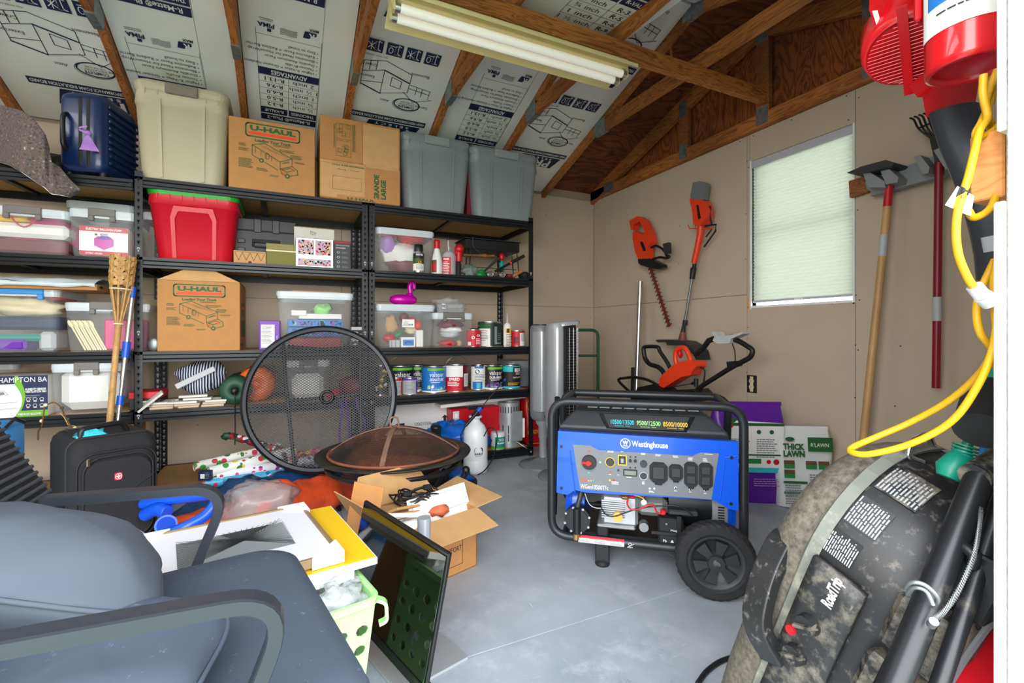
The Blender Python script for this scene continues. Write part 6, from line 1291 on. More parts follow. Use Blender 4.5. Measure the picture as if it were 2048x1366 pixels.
# orange electric cultivator
t = thing('electric_cultivator', 'orange and black corded cultivator with looped handles behind the generator', 'cultivator', tuple(onX(1370, 790, 2.42)))
X_ = 2.42; Q = lambda x, y, X=X_: onX(*c2(x, y), X)
m = M(); a = [c2(*q) for q in ((1048, 985), (1100, 960), (1150, 950), (1190, 955), (1198, 985), (1175, 1010), (1160, 1040), (1105, 1050), (1000, 1115), (972, 1100), (975, 1060), (1000, 1030))]
wp(m, a, X_-.045, X_+.045, 'bdorange'); bev(m.part('motor_housing', t, world=True))
m = M(); m.tube(spline([Q(1055, 1000), Q(1042, 940), Q(1050, 890), Q(1095, 878), Q(1125, 925), Q(1140, 975)], 5), .016, 10, 'bdorange'); m.part('rear_handle', t, world=True)
m = M(); m.ell(Q(1072, 915), (.02, .012, .03), 10, 7, 'red'); m.part('trigger', t, world=True)
m = M(); m.tube(spline([Q(850, 890), Q(862, 872), Q(935, 873), Q(950, 900), Q(990, 960), Q(1015, 1010)], 4), .014, 10, 'black'); m.tube(spline([Q(852, 885), Q(862, 940), Q(890, 975), Q(935, 990), Q(965, 1015), Q(985, 1050)], 4), .017, 10, 'black'); m.part('loop_handle', t, world=True)
m = M(); m.tube([Q(1160, 920), Q(1205, 885), Q(1240, 835), Q(1280, 822)], .018, 10, 'black'); m.part('handlebar', t, world=True)
m = M(); m.tube(fillet([Q(1280, 825), Q(1400, 825), Q(1505, 890), Q(1490, 935), Q(1390, 985), Q(1190, 1110), Q(1120, 1170)], .05), .015, 10, 'black'); m.part('main_tube', t, world=True)
m = M(); wp(m, [c2(*q) for q in ((1275, 785), (1300, 780), (1318, 808), (1390, 805), (1460, 785), (1462, 795), (1395, 825), (1385, 850), (1310, 852), (1285, 835), (1295, 812))], X_-.035, X_+.03, 'ltgrey'); bev(m.part('switch_box', t, world=True), .003)
m = M(); m.tube(spline([Q(1380, 852), Q(1395, 900), Q(1398, 970)], 4), .004, 6, 'black'); m.part('cable', t, world=True)
m = M(); m.tube(spline([Q(1180, 990), Q(1215, 1010), Q(1210, 1080), Q(1190, 1190)], 4), .005, 6, 'black'); m.part('power_cord', t, world=True)
m = M(); wp(m, [c2(*q) for q in ((1365, 960), (1415, 955), (1420, 985), (1370, 1000))], X_-.03, X_+.03, 'black'); bev(m.part('tube_clamp', t, world=True), .003)
m = M(); m.tube([Q(1000, 1115), Q(1140, 1090)], .003, 6, 'black'); m.cyl(Q(1140, 1090), Q(1150, 1088), .01, seg=8, mat='black'); m.cyl(Q(1165, 1062), Q(1165, 1110), .014, seg=10, mat='black'); m.part('adjuster_rod', t, world=True, kind='stuff')
m = M(); m.tube(spline([Q(720, 1060), Q(800, 1053), Q(880, 1070), Q(950, 1110), Q(1000, 1150), Q(1100, 1190)], 4), .011, 8, 'black'); m.tube(spline([Q(718, 1058), Q(705, 1075), Q(760, 1130), Q(800, 1160)], 4), .011, 8, 'black'); m.part('tine_guard', t, world=True, kind='stuff')
m = M(); wp(m, [c2(*q) for q in ((860, 1110), (960, 1090), (1010, 1130), (1190, 1120), (1250, 1180), (900, 1260), (820, 1200))], X_-.07, X_+.07, 'black'); bev(m.part('tine_housing', t, world=True), .01)
for k in range(4):
    m = M(); c = Q(880+60*k, 1330, X_-.03+.02*k); m.cyl(c, c+V((.006, 0, 0)), .10, seg=8, mat='dullsteel'); m.part('tine', t, world=True)
# rack with shovel and cultivator fork
t = thing('tool_rack', 'grey plastic tool rack screwed to a wood strip on the right wall', 'tool rack', tuple(onX(1800, 350, 2.76)))
Wp = lambda pts, x0, x1, mt, nm, bw=.003, lab=None: (lambda m: (wp(m, pts, x0, x1, mt), bev(m.part(nm, t, lab, world=True), bw)))(M())
Wp([(1700, 363), (1756, 345), (1758, 378), (1702, 396)], 2.765, 2.74, 'rafterwood', 'wood_strip')
mat('rackgrey', '#8a8f92', .5)
Wp([(1735, 366), (1741, 360), (1900, 303), (1918, 345), (1745, 393), (1746, 384), (1737, 378)], 2.74, 2.70, 'rackgrey', 'rack_body')
for q in ([(1738, 348), (1748, 345), (1782, 366), (1784, 378), (1750, 378)], [(1771, 338), (1784, 335), (1810, 358), (1808, 368), (1785, 372)], [(1841, 318), (1852, 313), (1872, 338), (1870, 350), (1858, 352)], [(1880, 305), (1892, 300), (1910, 330), (1905, 345)]):
    Wp(q, 2.735, 2.62, 'rackgrey', 'rack_fin')
t = thing('garden_hoe', 'hoe with a long wooden handle and red sleeve hanging in the grey rack', 'hoe', tuple(onX(1750, 700, 2.68)))
Wp([(1712, 350), (1740, 338), (1790, 325), (1808, 331), (1802, 337), (1770, 345), (1718, 352)], 2.74, 2.58, 'darkgrey', 'hoe_blade', .002)
m = M(); m.cyl(onX(1782, 355, 2.66), onX(1779, 372, 2.66), .010, seg=10, mat='black'); m.part('neck', t, world=True)
m = M(); m.cyl(onX(1778, 370, 2.66), onX(1774.5, 413, 2.66), .0165, .018, 14, 'red'); m.part('sleeve', t, world=True)
m = M(); m.cyl(onX(1774.5, 412, 2.66), onX(1724, 905, 2.60), .0165, .0175, 14, 'handlewood'); m.part('handle', t, world=True)
m = M(); a, b = onX(1768, 470, 2.653), onX(1764, 512, 2.648); m.cyl(a, b, .0178, seg=14, mat='ltgrey'); m.part('sticker', t, world=True)
t = thing('garden_cultivator', 'four pronged black garden fork on a dark red handle on the right wall', 'cultivator', tuple(onX(1875, 600, 2.66)))
mat('crimson', '#8c1226', .35)
m = M(); m.cyl(onX(1878, 322, 2.66), onX(1872, 776, 2.68), .0155, seg=14, mat='crimson'); m.part('handle', t, world=True)
m = M(); m.cyl(onX(1874.2, 594, 2.658), onX(1873.8, 642, 2.66), .0168, seg=14, mat='ltgrey'); m.part('sticker', t, world=True)
m = M(); a = [(1862, 272), (1885, 276), (1890, 300), (1882, 325), (1874, 325), (1868, 300)]; wp(m, a, 2.68, 2.64, 'black'); bev(m.part('fork_head', t, world=True), .004)
for k in range(5):
    x = 1820+k*9; m = M(); m.tube(spline([onX(x, 236-k*3, 2.60), onX(x+8, 240-k*3, 2.60), onX(x+18, 258, 2.64), onX(1864+k*4.5, 278, 2.66)], 4), .0045, 6, 'black'); m.part('prong', t, world=True)
m = M(); m.tube([onX(1838, 256, 2.64), onX(1862, 246, 2.64)], .004, 6, 'black'); m.part('cross_brace', t, world=True)

# fertiliser bags
def bagp(p, w_, h):
    p.poly([(w_*.14, h*.86), (w_*.9, h*.83), (w_*.9, h*.36), (w_*.14, h*.36)], 'paper'); p.rect(w_*.14, h*.80, w_*.9, h*.83, 'inkg'); p.disc(w_*.2, h*.86, w_*.07, 'inkg', ry=w_*.045); p.disc(w_*.2, h*.80, w_*.03, 'inkr')
    for k in range(3): p.disc(w_*(.4+.17*k), h*.74, w_*.03, 'inkg')
    for k in range(2): p.lines(w_*(.18+.36*k), h*.66, w_*.3, 9, .012, 'inkgr')
    p.rect(w_*.16, h*.5, w_*.88, h*.515, 'inkg'); p.rect(w_*.16, h*.42, w_*.6, h*.47, 'green'); p.rect(w_*.14, h*.33, w_*.9, h*.38, 'inkc'); p.disc(w_*.8, h*.44, w_*.04, 'inkr'); p.disc(w_*.7, h*.44, w_*.03, 'inkr'); p.lines(w_*.5, h*.26, w_*.4, 4, .012, 'lilac')
pc = onZ(1516, 1012, 0); sack('fertilizer_bag', 'purple fertiliser bag with a white printed panel beside the generator', 'bag', pc.x-.20+.04, pc.x+.20+.04, pc.y+.02, 0, .545, .17, 'pbag', R_(-30), bagp, 0, 1)
def bagw(p, w_, h):
    p.disc(w_*.2, h*.87, w_*.08, 'inkg', ry=w_*.04); p.text('THICK', w_*.26, h*.74, .03, 'inkg', w_*.36, bold=.05); p.text("LAWN", w_*.26, h*.65, .03, 'inkg', w_*.36, bold=.05)
    p.rect(w_*.5, h*.72, w_*.92, h*.9, 'inkg'); p.text("R'LAWN", w_*.7, h*.78, .02, 'inkw', w_*.3)
    for x, y in ((.08, .5), (.08, .38), (.45, .5), (.66, .5)): p.rect(w_*x, h*y, w_*(x+.18), h*(y+.1), 'inkbr'); p.rect(w_*x, h*y, w_*(x+.18), h*(y+.05), 'green')
    p.rect(w_*.06, h*.31, w_*.46, h*.34, 'inkg'); p.rect(w_*.06, h*.18, w_*.46, h*.21, 'inkg'); p.lines(w_*.08, h*.28, w_*.36, 5, .013, 'inkgr'); p.lines(w_*.5, h*.42, w_*.42, 9, .013, 'inkgr'); p.lines(w_*.08, h*.14, w_*.36, 4, .012, 'inkgr')
pc = onZ(1632, 1019, 0); sack('seed_bag', 'white and green lawn seed bag leaning by the purple bag', 'bag', pc.x-.15, pc.x+.15, pc.y+.0, 0, .42, .13, 'wbag', R_(-33), bagw, R_(-6), 2)
# ---------------------------------------------------------------- portable generator
GA = V((.763, -.646, 0)); GB = V((.646, .763, 0)); G0 = V((1.146, 1.558, 0)) + GA*(-.2058)
grz = atan2(GA.y, GA.x)
t = thing('portable_generator', 'blue and black portable generator with two wheels and a tube frame', 'generator', tuple(G0), grz)
GW, GH, r_ = .728, .668, .0165
mat('genblue', '#0a55d6', .3, coat=.3); mat('genframe', '#26292d', .4, .2); mat('gengrey', '#72767b', .5, 0, .06, 200); mat('alu', '#b4b8ba', .4, .7, .08, 30); mat('enginegrey', '#8f9290', .45, .4)
bk = .30
def loop(y, yb): return fillet([(0, yb, .115), (0, y, GH), (GW, y, GH), (GW, yb, .115), (0, yb, .115)], .07)
for y, yb in ((0, 0), (bk, bk+.10)):
    m = M(); P0 = [V(q) for q in ((GW/2, yb, .115), (GW, yb, .115), (GW, y, GH), (0, y, GH), (0, yb, .115), (GW/2, yb, .115))]
    m.tube(fillet(P0, .075, 7), r_, 14, 'genframe'); m.part('frame_loop', t)
for x in (.03, GW-.03):
    for z, yb in ((.115, bk+.10), (GH-.0, bk)): m = M(); m.cyl((x+.02 if x < .1 else x-.02, 0, z), (x+.02 if x < .1 else x-.02, yb, z), .013, seg=10, mat='genframe'); m.part('cross_tube', t)
m = M(); m.tube(fillet([(-.03, bk+.03, GH-.03), (-.045, bk+.1, .40), (-.05, bk+.06, .06)], .05), .013, 10, 'black'); m.part('folding_handle', t)
# tank cover
z0, z1 = .535, .635
m = M(); m.loft([[(.025, .015, z0), (.035, .33, z0), (GW-.055, .33, z0), (GW-.045, .015, z0)], [(.03, .0, z0+.03), (.04, .33, z0+.03), (GW-.06, .33, z0+.03), (GW-.05, .0, z0+.03)], [(.085, .05, z1-.012), (.10, .30, z1-.012), (GW-.13, .30, z1-.012), (GW-.12, .05, z1-.012)], [(.10, .075, z1), (.11, .28, z1), (GW-.14, .28, z1), (GW-.135, .075, z1)]], 'darkgrey', False); bev(m.part('tank_cover', t), .008)
m = M(); m.loft([[(.22, .004, z0+.028), (.53, .004, z0+.028), (.56, .035, z0+.085), (.19, .035, z0+.085)], [(.235, -.006, z0+.036), (.515, -.006, z0+.036), (.54, .023, z0+.085), (.21, .023, z0+.085)]], 'blackmetal', False); m.part('rating_plate', t)
k_ = V((0, .031, .057)).normalized(); p = Pr((.235, -.005, z0+.038), (1, 0, 0), k_, .0025)
for i, (tx, c) in enumerate((('10500/13500', 'inkc'), ('9500/12500', 'lime'), ('8500/10000', 'inky'))): p.text(tx, .05+i*.10, .012, .018, c, .090, bold=.012); p.text('RUNNING   PEAK', .05+i*.10, .003, .004, c, .06)
p.part('rating_print', t)
m = M(); m.lathe([(.05, 0), (.05, .012), (.04, .018), (.001, .018)], 20, 'black', c=(.36, .2, z1)); m.part('fuel_cap', t)
m = M()
for k in range(9): m.box((.14+k*.05, .076, z1-.001), (.18+k*.05, .10, z1+.0015), 'ltgrey')
m.part('warning_stickers', t, kind='stuff')
# control panel
PZ0, PZ1 = .30, .535
def gx(px, py, off=-.03):   # panel pixel -> local x, z on the panel plane
    P = onP(px, py, G0+GB*off, GB); d = P-G0; return d.dot(GA), d.z
out = [gx(*q) for q in ((1114, 861), (1480, 884), (1482, 955), (1477, 1020), (1455, 1015), (1430, 998), (1120, 985), (1115, 920))]
out = [gx(*q) for q in ((1116, 862), (1477, 884), (1477, 1022), (1458, 1018), (1428, 1000), (1170, 985), (1150, 980), (1135, 990), (1113, 985))]
m = M(); m.prism(out[::-1], -.03, .0, 'genblue', 'xz'); bev(m.part('control_panel', t), .006)
inn = [gx(*q, -.032) for q in ((1146, 889), (1180, 891), (1197, 900), (1385, 912), (1402, 905), (1438, 907), (1423, 999), (1160, 978))]
m = M(); m.prism(inn[::-1], -.0325, -.0295, 'gengrey', 'xz'); m.part('panel_face', t)
for q in ((1123, 893), (1463, 915), (1123, 976), (1462, 1007)):
    x, z = gx(*q); m = M(); m.cyl((x, -.031, z), (x, -.026, z), .011, seg=14, mat='genblue'); m.cyl((x, -.034, z), (x, -.028, z), .0065, seg=6, mat='blackmetal'); m.part('panel_bolt', t)
for a, b in (((1117, 893), (1140, 900)), ((1140, 900), (1150, 985)), ((1450, 915), (1475, 912)), ((1450, 915), (1440, 1000))):
    xa, za = gx(*a); xb, zb_ = gx(*b); m = M(); m.tube([(xa, -.031, za), (xb, -.031, zb_)], .0022, 6, 'genblue'); m.part('pressed_edge', t)
def g2(x, y): return (1130+x/5.535, 850+y/5.535)
p = Pr((0, -.0325, 0), (1, 0, 0), (0, 0, 1), .0006)
def G(x, y): return gx(*g2(x, y), -.033)
x, z = G(668, 205); p.o = V((0, -.0305, 0)); p.ring(x, z, .0185, .0185, .0028, 'inkw', 28); p.text('W', x, z-.004, .014, 'inkw', .021, bold=.05); p.line([(x-.008, z-.0095), (x+.008, z-.0095)], .003, 'inkw'); x2, z2 = G(940, 225); x3 = G(1140, 230)[0]; x4 = G(738, 220)[0]
p.text('Westinghouse', (x3+x4)/2, z2-.008, .022, 'inkw', x3-x4, bold=.02)
p.o = V((0, -.0325, 0))
x, z = G(325, 690); p.text('WGen10500TFc', x, z-.007, .017, 'inkw', G(480, 0)[0]-G(172, 0)[0], bold=.0); x, z = G(210, 610); p.text('Tri Fuel', x, z-.005, .011, 'orange', .026, bold=.02)
for k, c in enumerate(('inky', 'lime', 'inkc')): xx_, zz_ = G(262+k*27, 617); p.disc(xx_, zz_, .0028, c, 10)
for x, y, w_, n in ((505, 300, .024, 2), (635, 305, .01, 1), (870, 325, .02, 2), (1035, 340, .022, 2), (1225, 355, .02, 2), (1390, 375, .018, 3), (1555, 385, .018, 3), (870, 640, .012, 3), (1225, 740, .012, 1), (1390, 752, .012, 1), (1555, 768, .012, 1), (560, 640, .03, 3), (960, 742, .022, 2), (1600, 335, .035, 1), (720, 590, .028, 1), (500, 555, .01, 1), (592, 562, .01, 1)):
    xx_, zz_ = G(x, y); p.lines(xx_-w_/2, zz_+.003, w_, n, .0042, 'inkw', .0022)
for x, y, c in ((268, 285, 'orange'), (390, 410, 'lime'), (265, 525, 'inkc'), (500, 520, 'orange'), (497, 608, 'inky'), (540, 610, 'inkr'), (938, 700, 'inkw'), (988, 700, 'inkw')): xx_, zz_ = G(x, y); p.disc(xx_, zz_, .004, c, 12)
p.m.part('panel_print', t, kind='stuff')
def knobby(x, y, r, d, mt, nm, seg=20, ring=None):
    xx_, zz_ = G(x, y); m = M()
    if ring: m.tube([(xx_+r*1.12*cos(2*pi*k/24), -.034, zz_+r*1.12*sin(2*pi*k/24)) for k in range(24)], .0018, 5, ring, closed=True)
    m.cyl((xx_, -.0325-d, zz_), (xx_, -.03, zz_), r*.92, r, seg, mt); return m.part(nm, t)
o = knobby(268, 412, .030, .012, 'black', 'fuel_selector'); xx_, zz_ = G(268, 412); m = M(); m.box((xx_-.028, -.052, zz_-.005), (xx_+.012, -.044, zz_+.005), 'red', .002); m.cyl((xx_-.002, -.053, zz_), (xx_-.002, -.044, zz_), .010, seg=14, mat='red'); m.part('selector_pointer', o)
knobby(500, 412, .016, .006, 'darkgrey', 'start_button', ring='inky')
xx_, zz_ = G(635, 390); m = M(); m.box((xx_-.013, -.036, zz_-.015), (xx_+.013, -.031, zz_+.015), 'blackmetal', .001); bs = m.part('engine_switch', t); m = M()
for a, b, c, d in ((-.017, -.02, .017, -.0165), (-.017, .0165, .017, .02), (-.017, -.0165, -.0135, .0165), (.0135, -.0165, .017, .0165)): m.box((xx_+a, -.035, zz_+b), (xx_+c, -.032, zz_+d), 'inky')
m.part('yellow_surround', bs, 'yellow switch surround'); m = M(); m.box((xx_-.008, -.042, zz_-.011), (xx_+.008, -.035, zz_+.011), 'dullsteel', .003); m.part('rocker', bs)
for x, y, r, mt in ((722, 395, .0065, 'black'), (778, 397, .0065, 'black'), (724, 350, .003, 'black'), (780, 352, .003, 'black'), (722, 470, .003, 'black'), (778, 472, .003, 'black'), (590, 500, .004, 'black')): knobby(x, y, r, .006, mt, 'indicator', 12)
knobby(870, 430, .014, .008, 'darkgrey', 'socket_cap'); knobby(870, 565, .013, .003, 'darkgrey', 'round_socket', ring='ltgrey')
for x, y in ((1225, 697), (1390, 712), (1555, 725)): knobby(x, y, .0035, .006, 'black', 'breaker', 12, 'inkw')
a = G(645, 485); b = G(800, 570); m = M(); m.box((a[0], -.037, b[1]), (b[0], -.032, a[1]), 'darkgrey', .0015); m.box((a[0]+.005, -.0385, b[1]+.005), (b[0]-.005, -.037, a[1]-.005), 'lcd' if mat('lcd', '#7c8074', .3) else 0); m.part('hour_display', t)
for nm, x0, y0, x1, y1, rows in (('large_outlet_cover', 935, 405, 1135, 640, 1), ('outlet_cover', 1148, 430, 1305, 610, 1), ('duplex_cover', 1318, 405, 1468, 680, 2), ('duplex_cover', 1480, 415, 1632, 695, 2)):
    a, b = G(x0, y0), G(x1, y1); cx_, cz_ = (a[0]+b[0])/2, (a[1]+b[1])/2; w_, h_ = b[0]-a[0], a[1]-b[1]; c = .22*w_
    po = [(-w_/2, -h_/2+c), (-w_/2+c, -h_/2), (w_/2-c, -h_/2), (w_/2, -h_/2+c), (w_/2, h_/2-c), (w_/2-c, h_/2), (-w_/2+c, h_/2), (-w_/2, h_/2-c)]
    m = M(); m.prism([(cx_+q, cz_+s) for q, s in po], -.044, -.032, 'blackrub'); m.v = [(x, z, y) for x, y, z in m.v]; o = bev(m.part(nm, t), .002)
    for r in range(rows):
        zc = cz_+(0 if rows == 1 else (h_*.21 if r == 0 else -h_*.21)); hh = h_*.3 if rows == 1 else h_*.17
        m = M(); m.box((cx_-w_*.33, -.048, zc-hh), (cx_+w_*.33, -.043, zc+hh), 'darkgrey', .002); m.part('cover_flap', o)
    m = M(); m.box((cx_-w_*.2, -.045, cz_-h_/2-.008), (cx_+w_*.2, -.033, cz_-h_/2+.002), 'blackrub', .002); m.part('pull_tab', o)
# engine, alternator, battery
def gq(px, py, off): P = onP(px, py, G0+GB*off, GB); d = P-G0; return V((d.dot(GA), off, d.z))
def g3(x, y): return (1100+x/4.876, 960+y/4.876)
def gbox(nm, x0, y0, x1, y1, o0, o1, mt, bw=.004, lab=None):
    a, b = gq(*g3(x0, y0), o0), gq(*g3(x1, y1), o0); m = M(); m.box((a.x, o0, b.z), (b.x, o1, a.z), mt, bw); return m.part(nm, t, lab)
gbox('crankcase', 500, 130, 860, 470, .02, .2, 'alu', .012, 'bare aluminium engine block'); gbox('oil_sump', 455, 430, 835, 500, .0, .2, 'alu', .01)
m = M()
for k in range(9):
    a = gq(*g3(505+14*0, 190+k*20), .015); b = gq(*g3(730, 205+k*20), .015); m.box((a.x, .008, a.z-.003), (b.x, .03, a.z+.002), 'alu')
m.part('cooling_fins', t, kind='stuff')
gbox('gearbox', 840, 160, 1150, 380, .03, .22, 'enginegrey', .02)
c = gq(*g3(660, 360), -.005); m = M(); m.cyl((c.x, -.012, c.z), (c.x, .03, c.z), .019, seg=20, mat='capy' if mat('capy', '#e0b050', .4) else 0); o = m.part('oil_filler_cap', t, 'yellow oil filler cap'); m = M(); m.box((c.x-.014, -.016, c.z-.003), (c.x+.014, -.011, c.z+.003), 'capy', .001); m.part('cap_grip', o)
c = gq(*g3(915, 455), .0); m = M(); m.cyl((c.x, -.01, c.z), (c.x, .03, c.z), .018, seg=18, mat='dullsteel'); m.part('drain_plug', t)
c = gq(*g3(915, 215), .0); m = M(); m.cyl((c.x, -.005, c.z), (c.x, .05, c.z), .011, seg=14, mat='chrome'); m.part('dipstick', t)
gbox('solenoid', 680, 140, 780, 205, .0, .05, 'brass', .01)
c = gq(*g3(700, 130), .02); m = M(); m.cyl((gq(*g3(400, 110), .0).x, .02, gq(*g3(400, 150), .0).z), (gq(*g3(400, 110), .0).x, .06, gq(*g3(400, 150), .0).z), .035, seg=24, mat='blackrub'); m.part('air_filter', t)
a, b = gq(*g3(150, 150), .05), gq(*g3(480, 400), .05); cz = (a.z+b.z)/2; m = M(); m.cyl((a.x+.03, .16, cz), (a.x+.08, .16, cz), .12, seg=28, mat='genblue'); m.cyl((a.x+.0, .16, cz), (a.x+.03, .16, cz), .10, .12, 28, 'genblue'); m.part('fan_shroud', t)
for k in range(5): m = M(); z = cz-.06+k*.03; m.box((a.x-.002, .07, z), (a.x+.02, .12, z+.008), 'navy'); m.part('shroud_slot', t)
cx_ = gq(*g3(1560, 300), .1).x; cz = gq(*g3(1560, 290), .05).z
m = M(); m.cyl((gq(*g3(1150, 0), .1).x, .16, cz), (cx_, .16, cz), .105, seg=28, mat='blackmetal'); m.part('alternator_barrel', t)
m = M(); m.cyl((cx_, .16, cz-.01), (cx_+.055, .16, cz-.01), .125, seg=32, mat='gengrey2' if mat('gengrey2', '#85878a', .4) else 0); m.part('alternator_end', t)
m = M(); m.cyl((cx_+.055, .16, cz-.01), (cx_+.085, .16, cz-.01), .126, .118, 32, 'genblue'); m.part('alternator_cap', t)
for k in range(7): m = M(); m.box((cx_+.02, .033-.0, cz-.045+k*.010), (cx_+.043, .045, cz-.041+k*.010), 'black'); m.part('vent_slot', t)
o = gbox('battery', 1055, 370, 1300, 670, -.0, .10, 'blackrub', .006)
gbox('battery_lid', 1150, 290, 1450, 370, .01, .1, 'darkgrey', .006)
gbox('battery_strap', 1235, 355, 1285, 620, -.006, -.001, 'blackmetal', .002); gbox('battery_bracket', 985, 495, 1240, 555, -.010, -.002, 'blackmetal', .002)
p = Pr((0, -.0005, 0), (1, 0, 0), (0, 0, 1)); c = gq(*g3(1160, 600), 0); p.text('Pb', c.x-.015, c.z-.003, .010, 'inkw'); p.poly([(c.x+.006, c.z-.002), (c.x+.018, c.z-.002), (c.x+.012, c.z+.008)], 'inkw'); p.lines(c.x-.024, c.z-.010, .048, 2, .005, 'inkw'); c = gq(*g3(1190, 500), 0); p.text('Mojo', c.x+.01, c.z, .008, 'inkw', .03); c = gq(*g3(1135, 428), 0); p.disc(c.x, c.z, .004, 'inkgr'); p.part('battery_print', t)
# regulator
c = gq(*g3(268, 380), -.01); m = M(); m.cyl((c.x, -.02, c.z), (c.x, .02, c.z), .052, seg=30, mat='blackmetal'); m.cyl((c.x, -.026, c.z), (c.x, -.018, c.z), .044, seg=30, mat='blackmetal'); o = m.part('gas_regulator', t)
for k in range(8): m = M(); a_2 = 2*pi*k/8+.3; m.cyl((c.x+.051*cos(a_2), -.026, c.z+.051*sin(a_2)), (c.x+.051*cos(a_2), -.016, c.z+.051*sin(a_2)), .005, seg=6, mat='steel'); m.part('bolt', o)
m = M(); m.cyl((c.x, -.03, c.z-.05), (c.x, -.03, c.z+.05), .015, seg=14, mat='blackmetal'); m.part('gas_inlet', o); m = M(); m.cyl((c.x-.002, -.035, c.z-.072), (c.x-.002, -.035, c.z-.05), .012, seg=12, mat='brass'); m.part('brass_fitting', o)
m = M(); m.tube(spline([(c.x, -.01, c.z+.05), (c.x+.01, 0, c.z+.09), (c.x+.02, .02, c.z+.14)], 5), .010, 8, 'darkgrey'); m.part('gas_hose', t)
for pts, c_, r2 in (([(760, 180), (755, 240), (800, 290), (900, 270), (1000, 240), (1040, 310), (1090, 330)], 'red', .0035), ([(500, 270), (540, 330), (620, 355), (760, 310), (900, 270), (1150, 250), (1300, 270), (1390, 350)], 'black', .003), ([(340, 130), (380, 230), (440, 270), (520, 275)], 'ltgrey', .0018), ([(820, 150), (880, 165), (920, 190)], 'yellow', .002)):
    m = M(); m.tube(spline([tuple(gq(*g3(*q), -.012)) for q in pts], 5), r2, 6, c_); m.part('wire', t)
o = gbox('terminal_boot', 1080, 300, 1130, 350, -.012, .02, 'red', .004)
o = gbox('wire_boot', 780, 150, 830, 190, -.012, .02, 'red', .006)
# feet, wheels
fx = gq(*g3(510, 800), .03)
m = M(); m.box((fx.x-.028, .02, .012), (fx.x+.028, .06, .11), 'blackmetal', .003); o = m.part('support_leg', t); m = M(); m.lathe([(.028, 0), (.03, .004), (.027, .02), (.001, .02)], 16, 'blackrub', c=(fx.x, .035, 0)); m.part('rubber_foot', o)
m = M(); m.box((fx.x-.028, .34, .012), (fx.x+.028, .38, .11), 'blackmetal', .003); m.part('support_leg', t)
gbox('engine_mount', 455, 450, 570, 560, .0, .06, 'blackrub', .006)
m = M(); m.box((.05, .05, .11), (GW-.05, .33, .122), 'blackmetal'); m.part('base_rail', t)
p = Pc(r_, off=.001); m2 = M()
p2 = Pr((0, -r_-.0005, .115), (1, 0, 0), (0, 0, 1)); a = gq(*g3(280, 640), 0).x; b = gq(*g3(725, 640), 0).x
m = M(); m.grid(lambda i, j: (a+(b-a)*i, -(r_+.0012)*cos(-1.0+2.0*j), .115+(r_+.0012)*sin(-1.0+2.0*j)), 8, 8, 'paper'); o = m.part('warning_label', t, 'white warning label with a red strip')
m = M(); m.grid(lambda i, j: (a+(b-a)*i, -(r_+.0022)*cos(.35+.6*j), .115+(r_+.0022)*sin(.35+.6*j)), 8, 4, 'inkr'); m.part('red_strip', o)
pl = Pr((a, -r_-.0025, .115), (1, 0, 0), (0, 0, 1)); 
for q in range(3): pl.lines(.006+q*(b-a)/3, .002, (b-a)/3-.012, 3, .004, 'inkgr', .0018)
pl.text('! DANGER', .03, .006, .004, 'inkw', .03); pl.text('! PELIGRO', .095, .006, .004, 'inkw', .03); pl.text('! DANGER', .155, .006, .004, 'inkw', .03); pl.part('small_print', o)
p3 = Pr((b+.012, -r_-.0015, .112), (1, 0, 0), (0, 0, 1)); p3.ring(.01, .006, .006, .005, .0015, 'inkw', 10); p3.line([(.0, -.006), (.025, .008)], .0016, 'inkw'); p3.text('HOT', .012, -.009, .006, 'inkw'); p3.part('small_symbol', t)
WR = .138
wc = V(((V((1.38, 1.207, 0))-G0).dot(GA), (V((1.38, 1.207, 0))-G0).dot(GB), WR))
def wheel(yc, sg_):
    m = M(); w_ = .032; n2 = 64; prof = [(WR*.66, -w_*.8), (WR*.74, -w_), (WR*.90, -w_), (WR*.975, -w_*.75), (WR, -w_*.45), (WR, w_*.45), (WR*.975, w_*.75), (WR*.9, w_), (WR*.74, w_), (WR*.66, w_*.8)]
    rings = []
    for i, (r, y) in enumerate(prof):
        rings.append([(wc.x+r*(1-(.022 if 3 <= i <= 6 and (k+i) % 2 else 0))*cos(2*pi*k/n2), yc+y, WR+r*(1-(.022 if 3 <= i <= 6 and (k+i) % 2 else 0))*sin(2*pi*k/n2)) for k in range(n2)])
    m.loft(rings, 'tyre' if mat('tyre', '#1b1c1e', .75, 0, .3, 50) else 0, False, (0, 0)); wh = m.part('wheel', t)
    m = M()
    f = sg_*-1; fy = yc-w_*.7*sg_
    m.loft([[(wc.x+r*cos(2*pi*k/40), y, WR+r*sin(2*pi*k/40)) for k in range(40)] for r, y in ((WR*.68, yc-w_*.9*sg_), (WR*.62, yc-w_*.9*sg_), (WR*.58, fy+.012*sg_), (WR*.0, fy+.02*sg_))], 'darkgrey', True, (0, 0)); m.part('rim', wh)
    for k in range(6):
        a0 = 2*pi*k/6+.26; m = M(); po = [(WR*.2, -.28), (WR*.56, -.30), (WR*.56, .30), (WR*.2, .28)]
        q = [(wc.x+r*cos(a0+d*(.9 if r > WR*.4 else 1.3)), WR+r*sin(a0+d*(.9 if r > WR*.4 else 1.3))) for r, d in po]
        m.loft([[V((x, fy+.012*sg_, z)) for x, z in q], [V((x, fy-.004*sg_, z)) for x, z in q]], 'blackmetal2' if mat('blackmetal2', '#2c2e31', .4) else 0, False); m.part('spoke', wh)
    m = M(); m.cyl((wc.x, fy-.014*sg_, WR), (wc.x, fy+.012*sg_, WR), WR*.2, WR*.26, 24, 'blackmetal2'); m.part('hub', wh); m = M(); m.cyl((wc.x, fy-.020*sg_, WR), (wc.x, fy-.010*sg_, WR), .012, seg=18, mat='chrome'); m.part('axle_nut', wh)
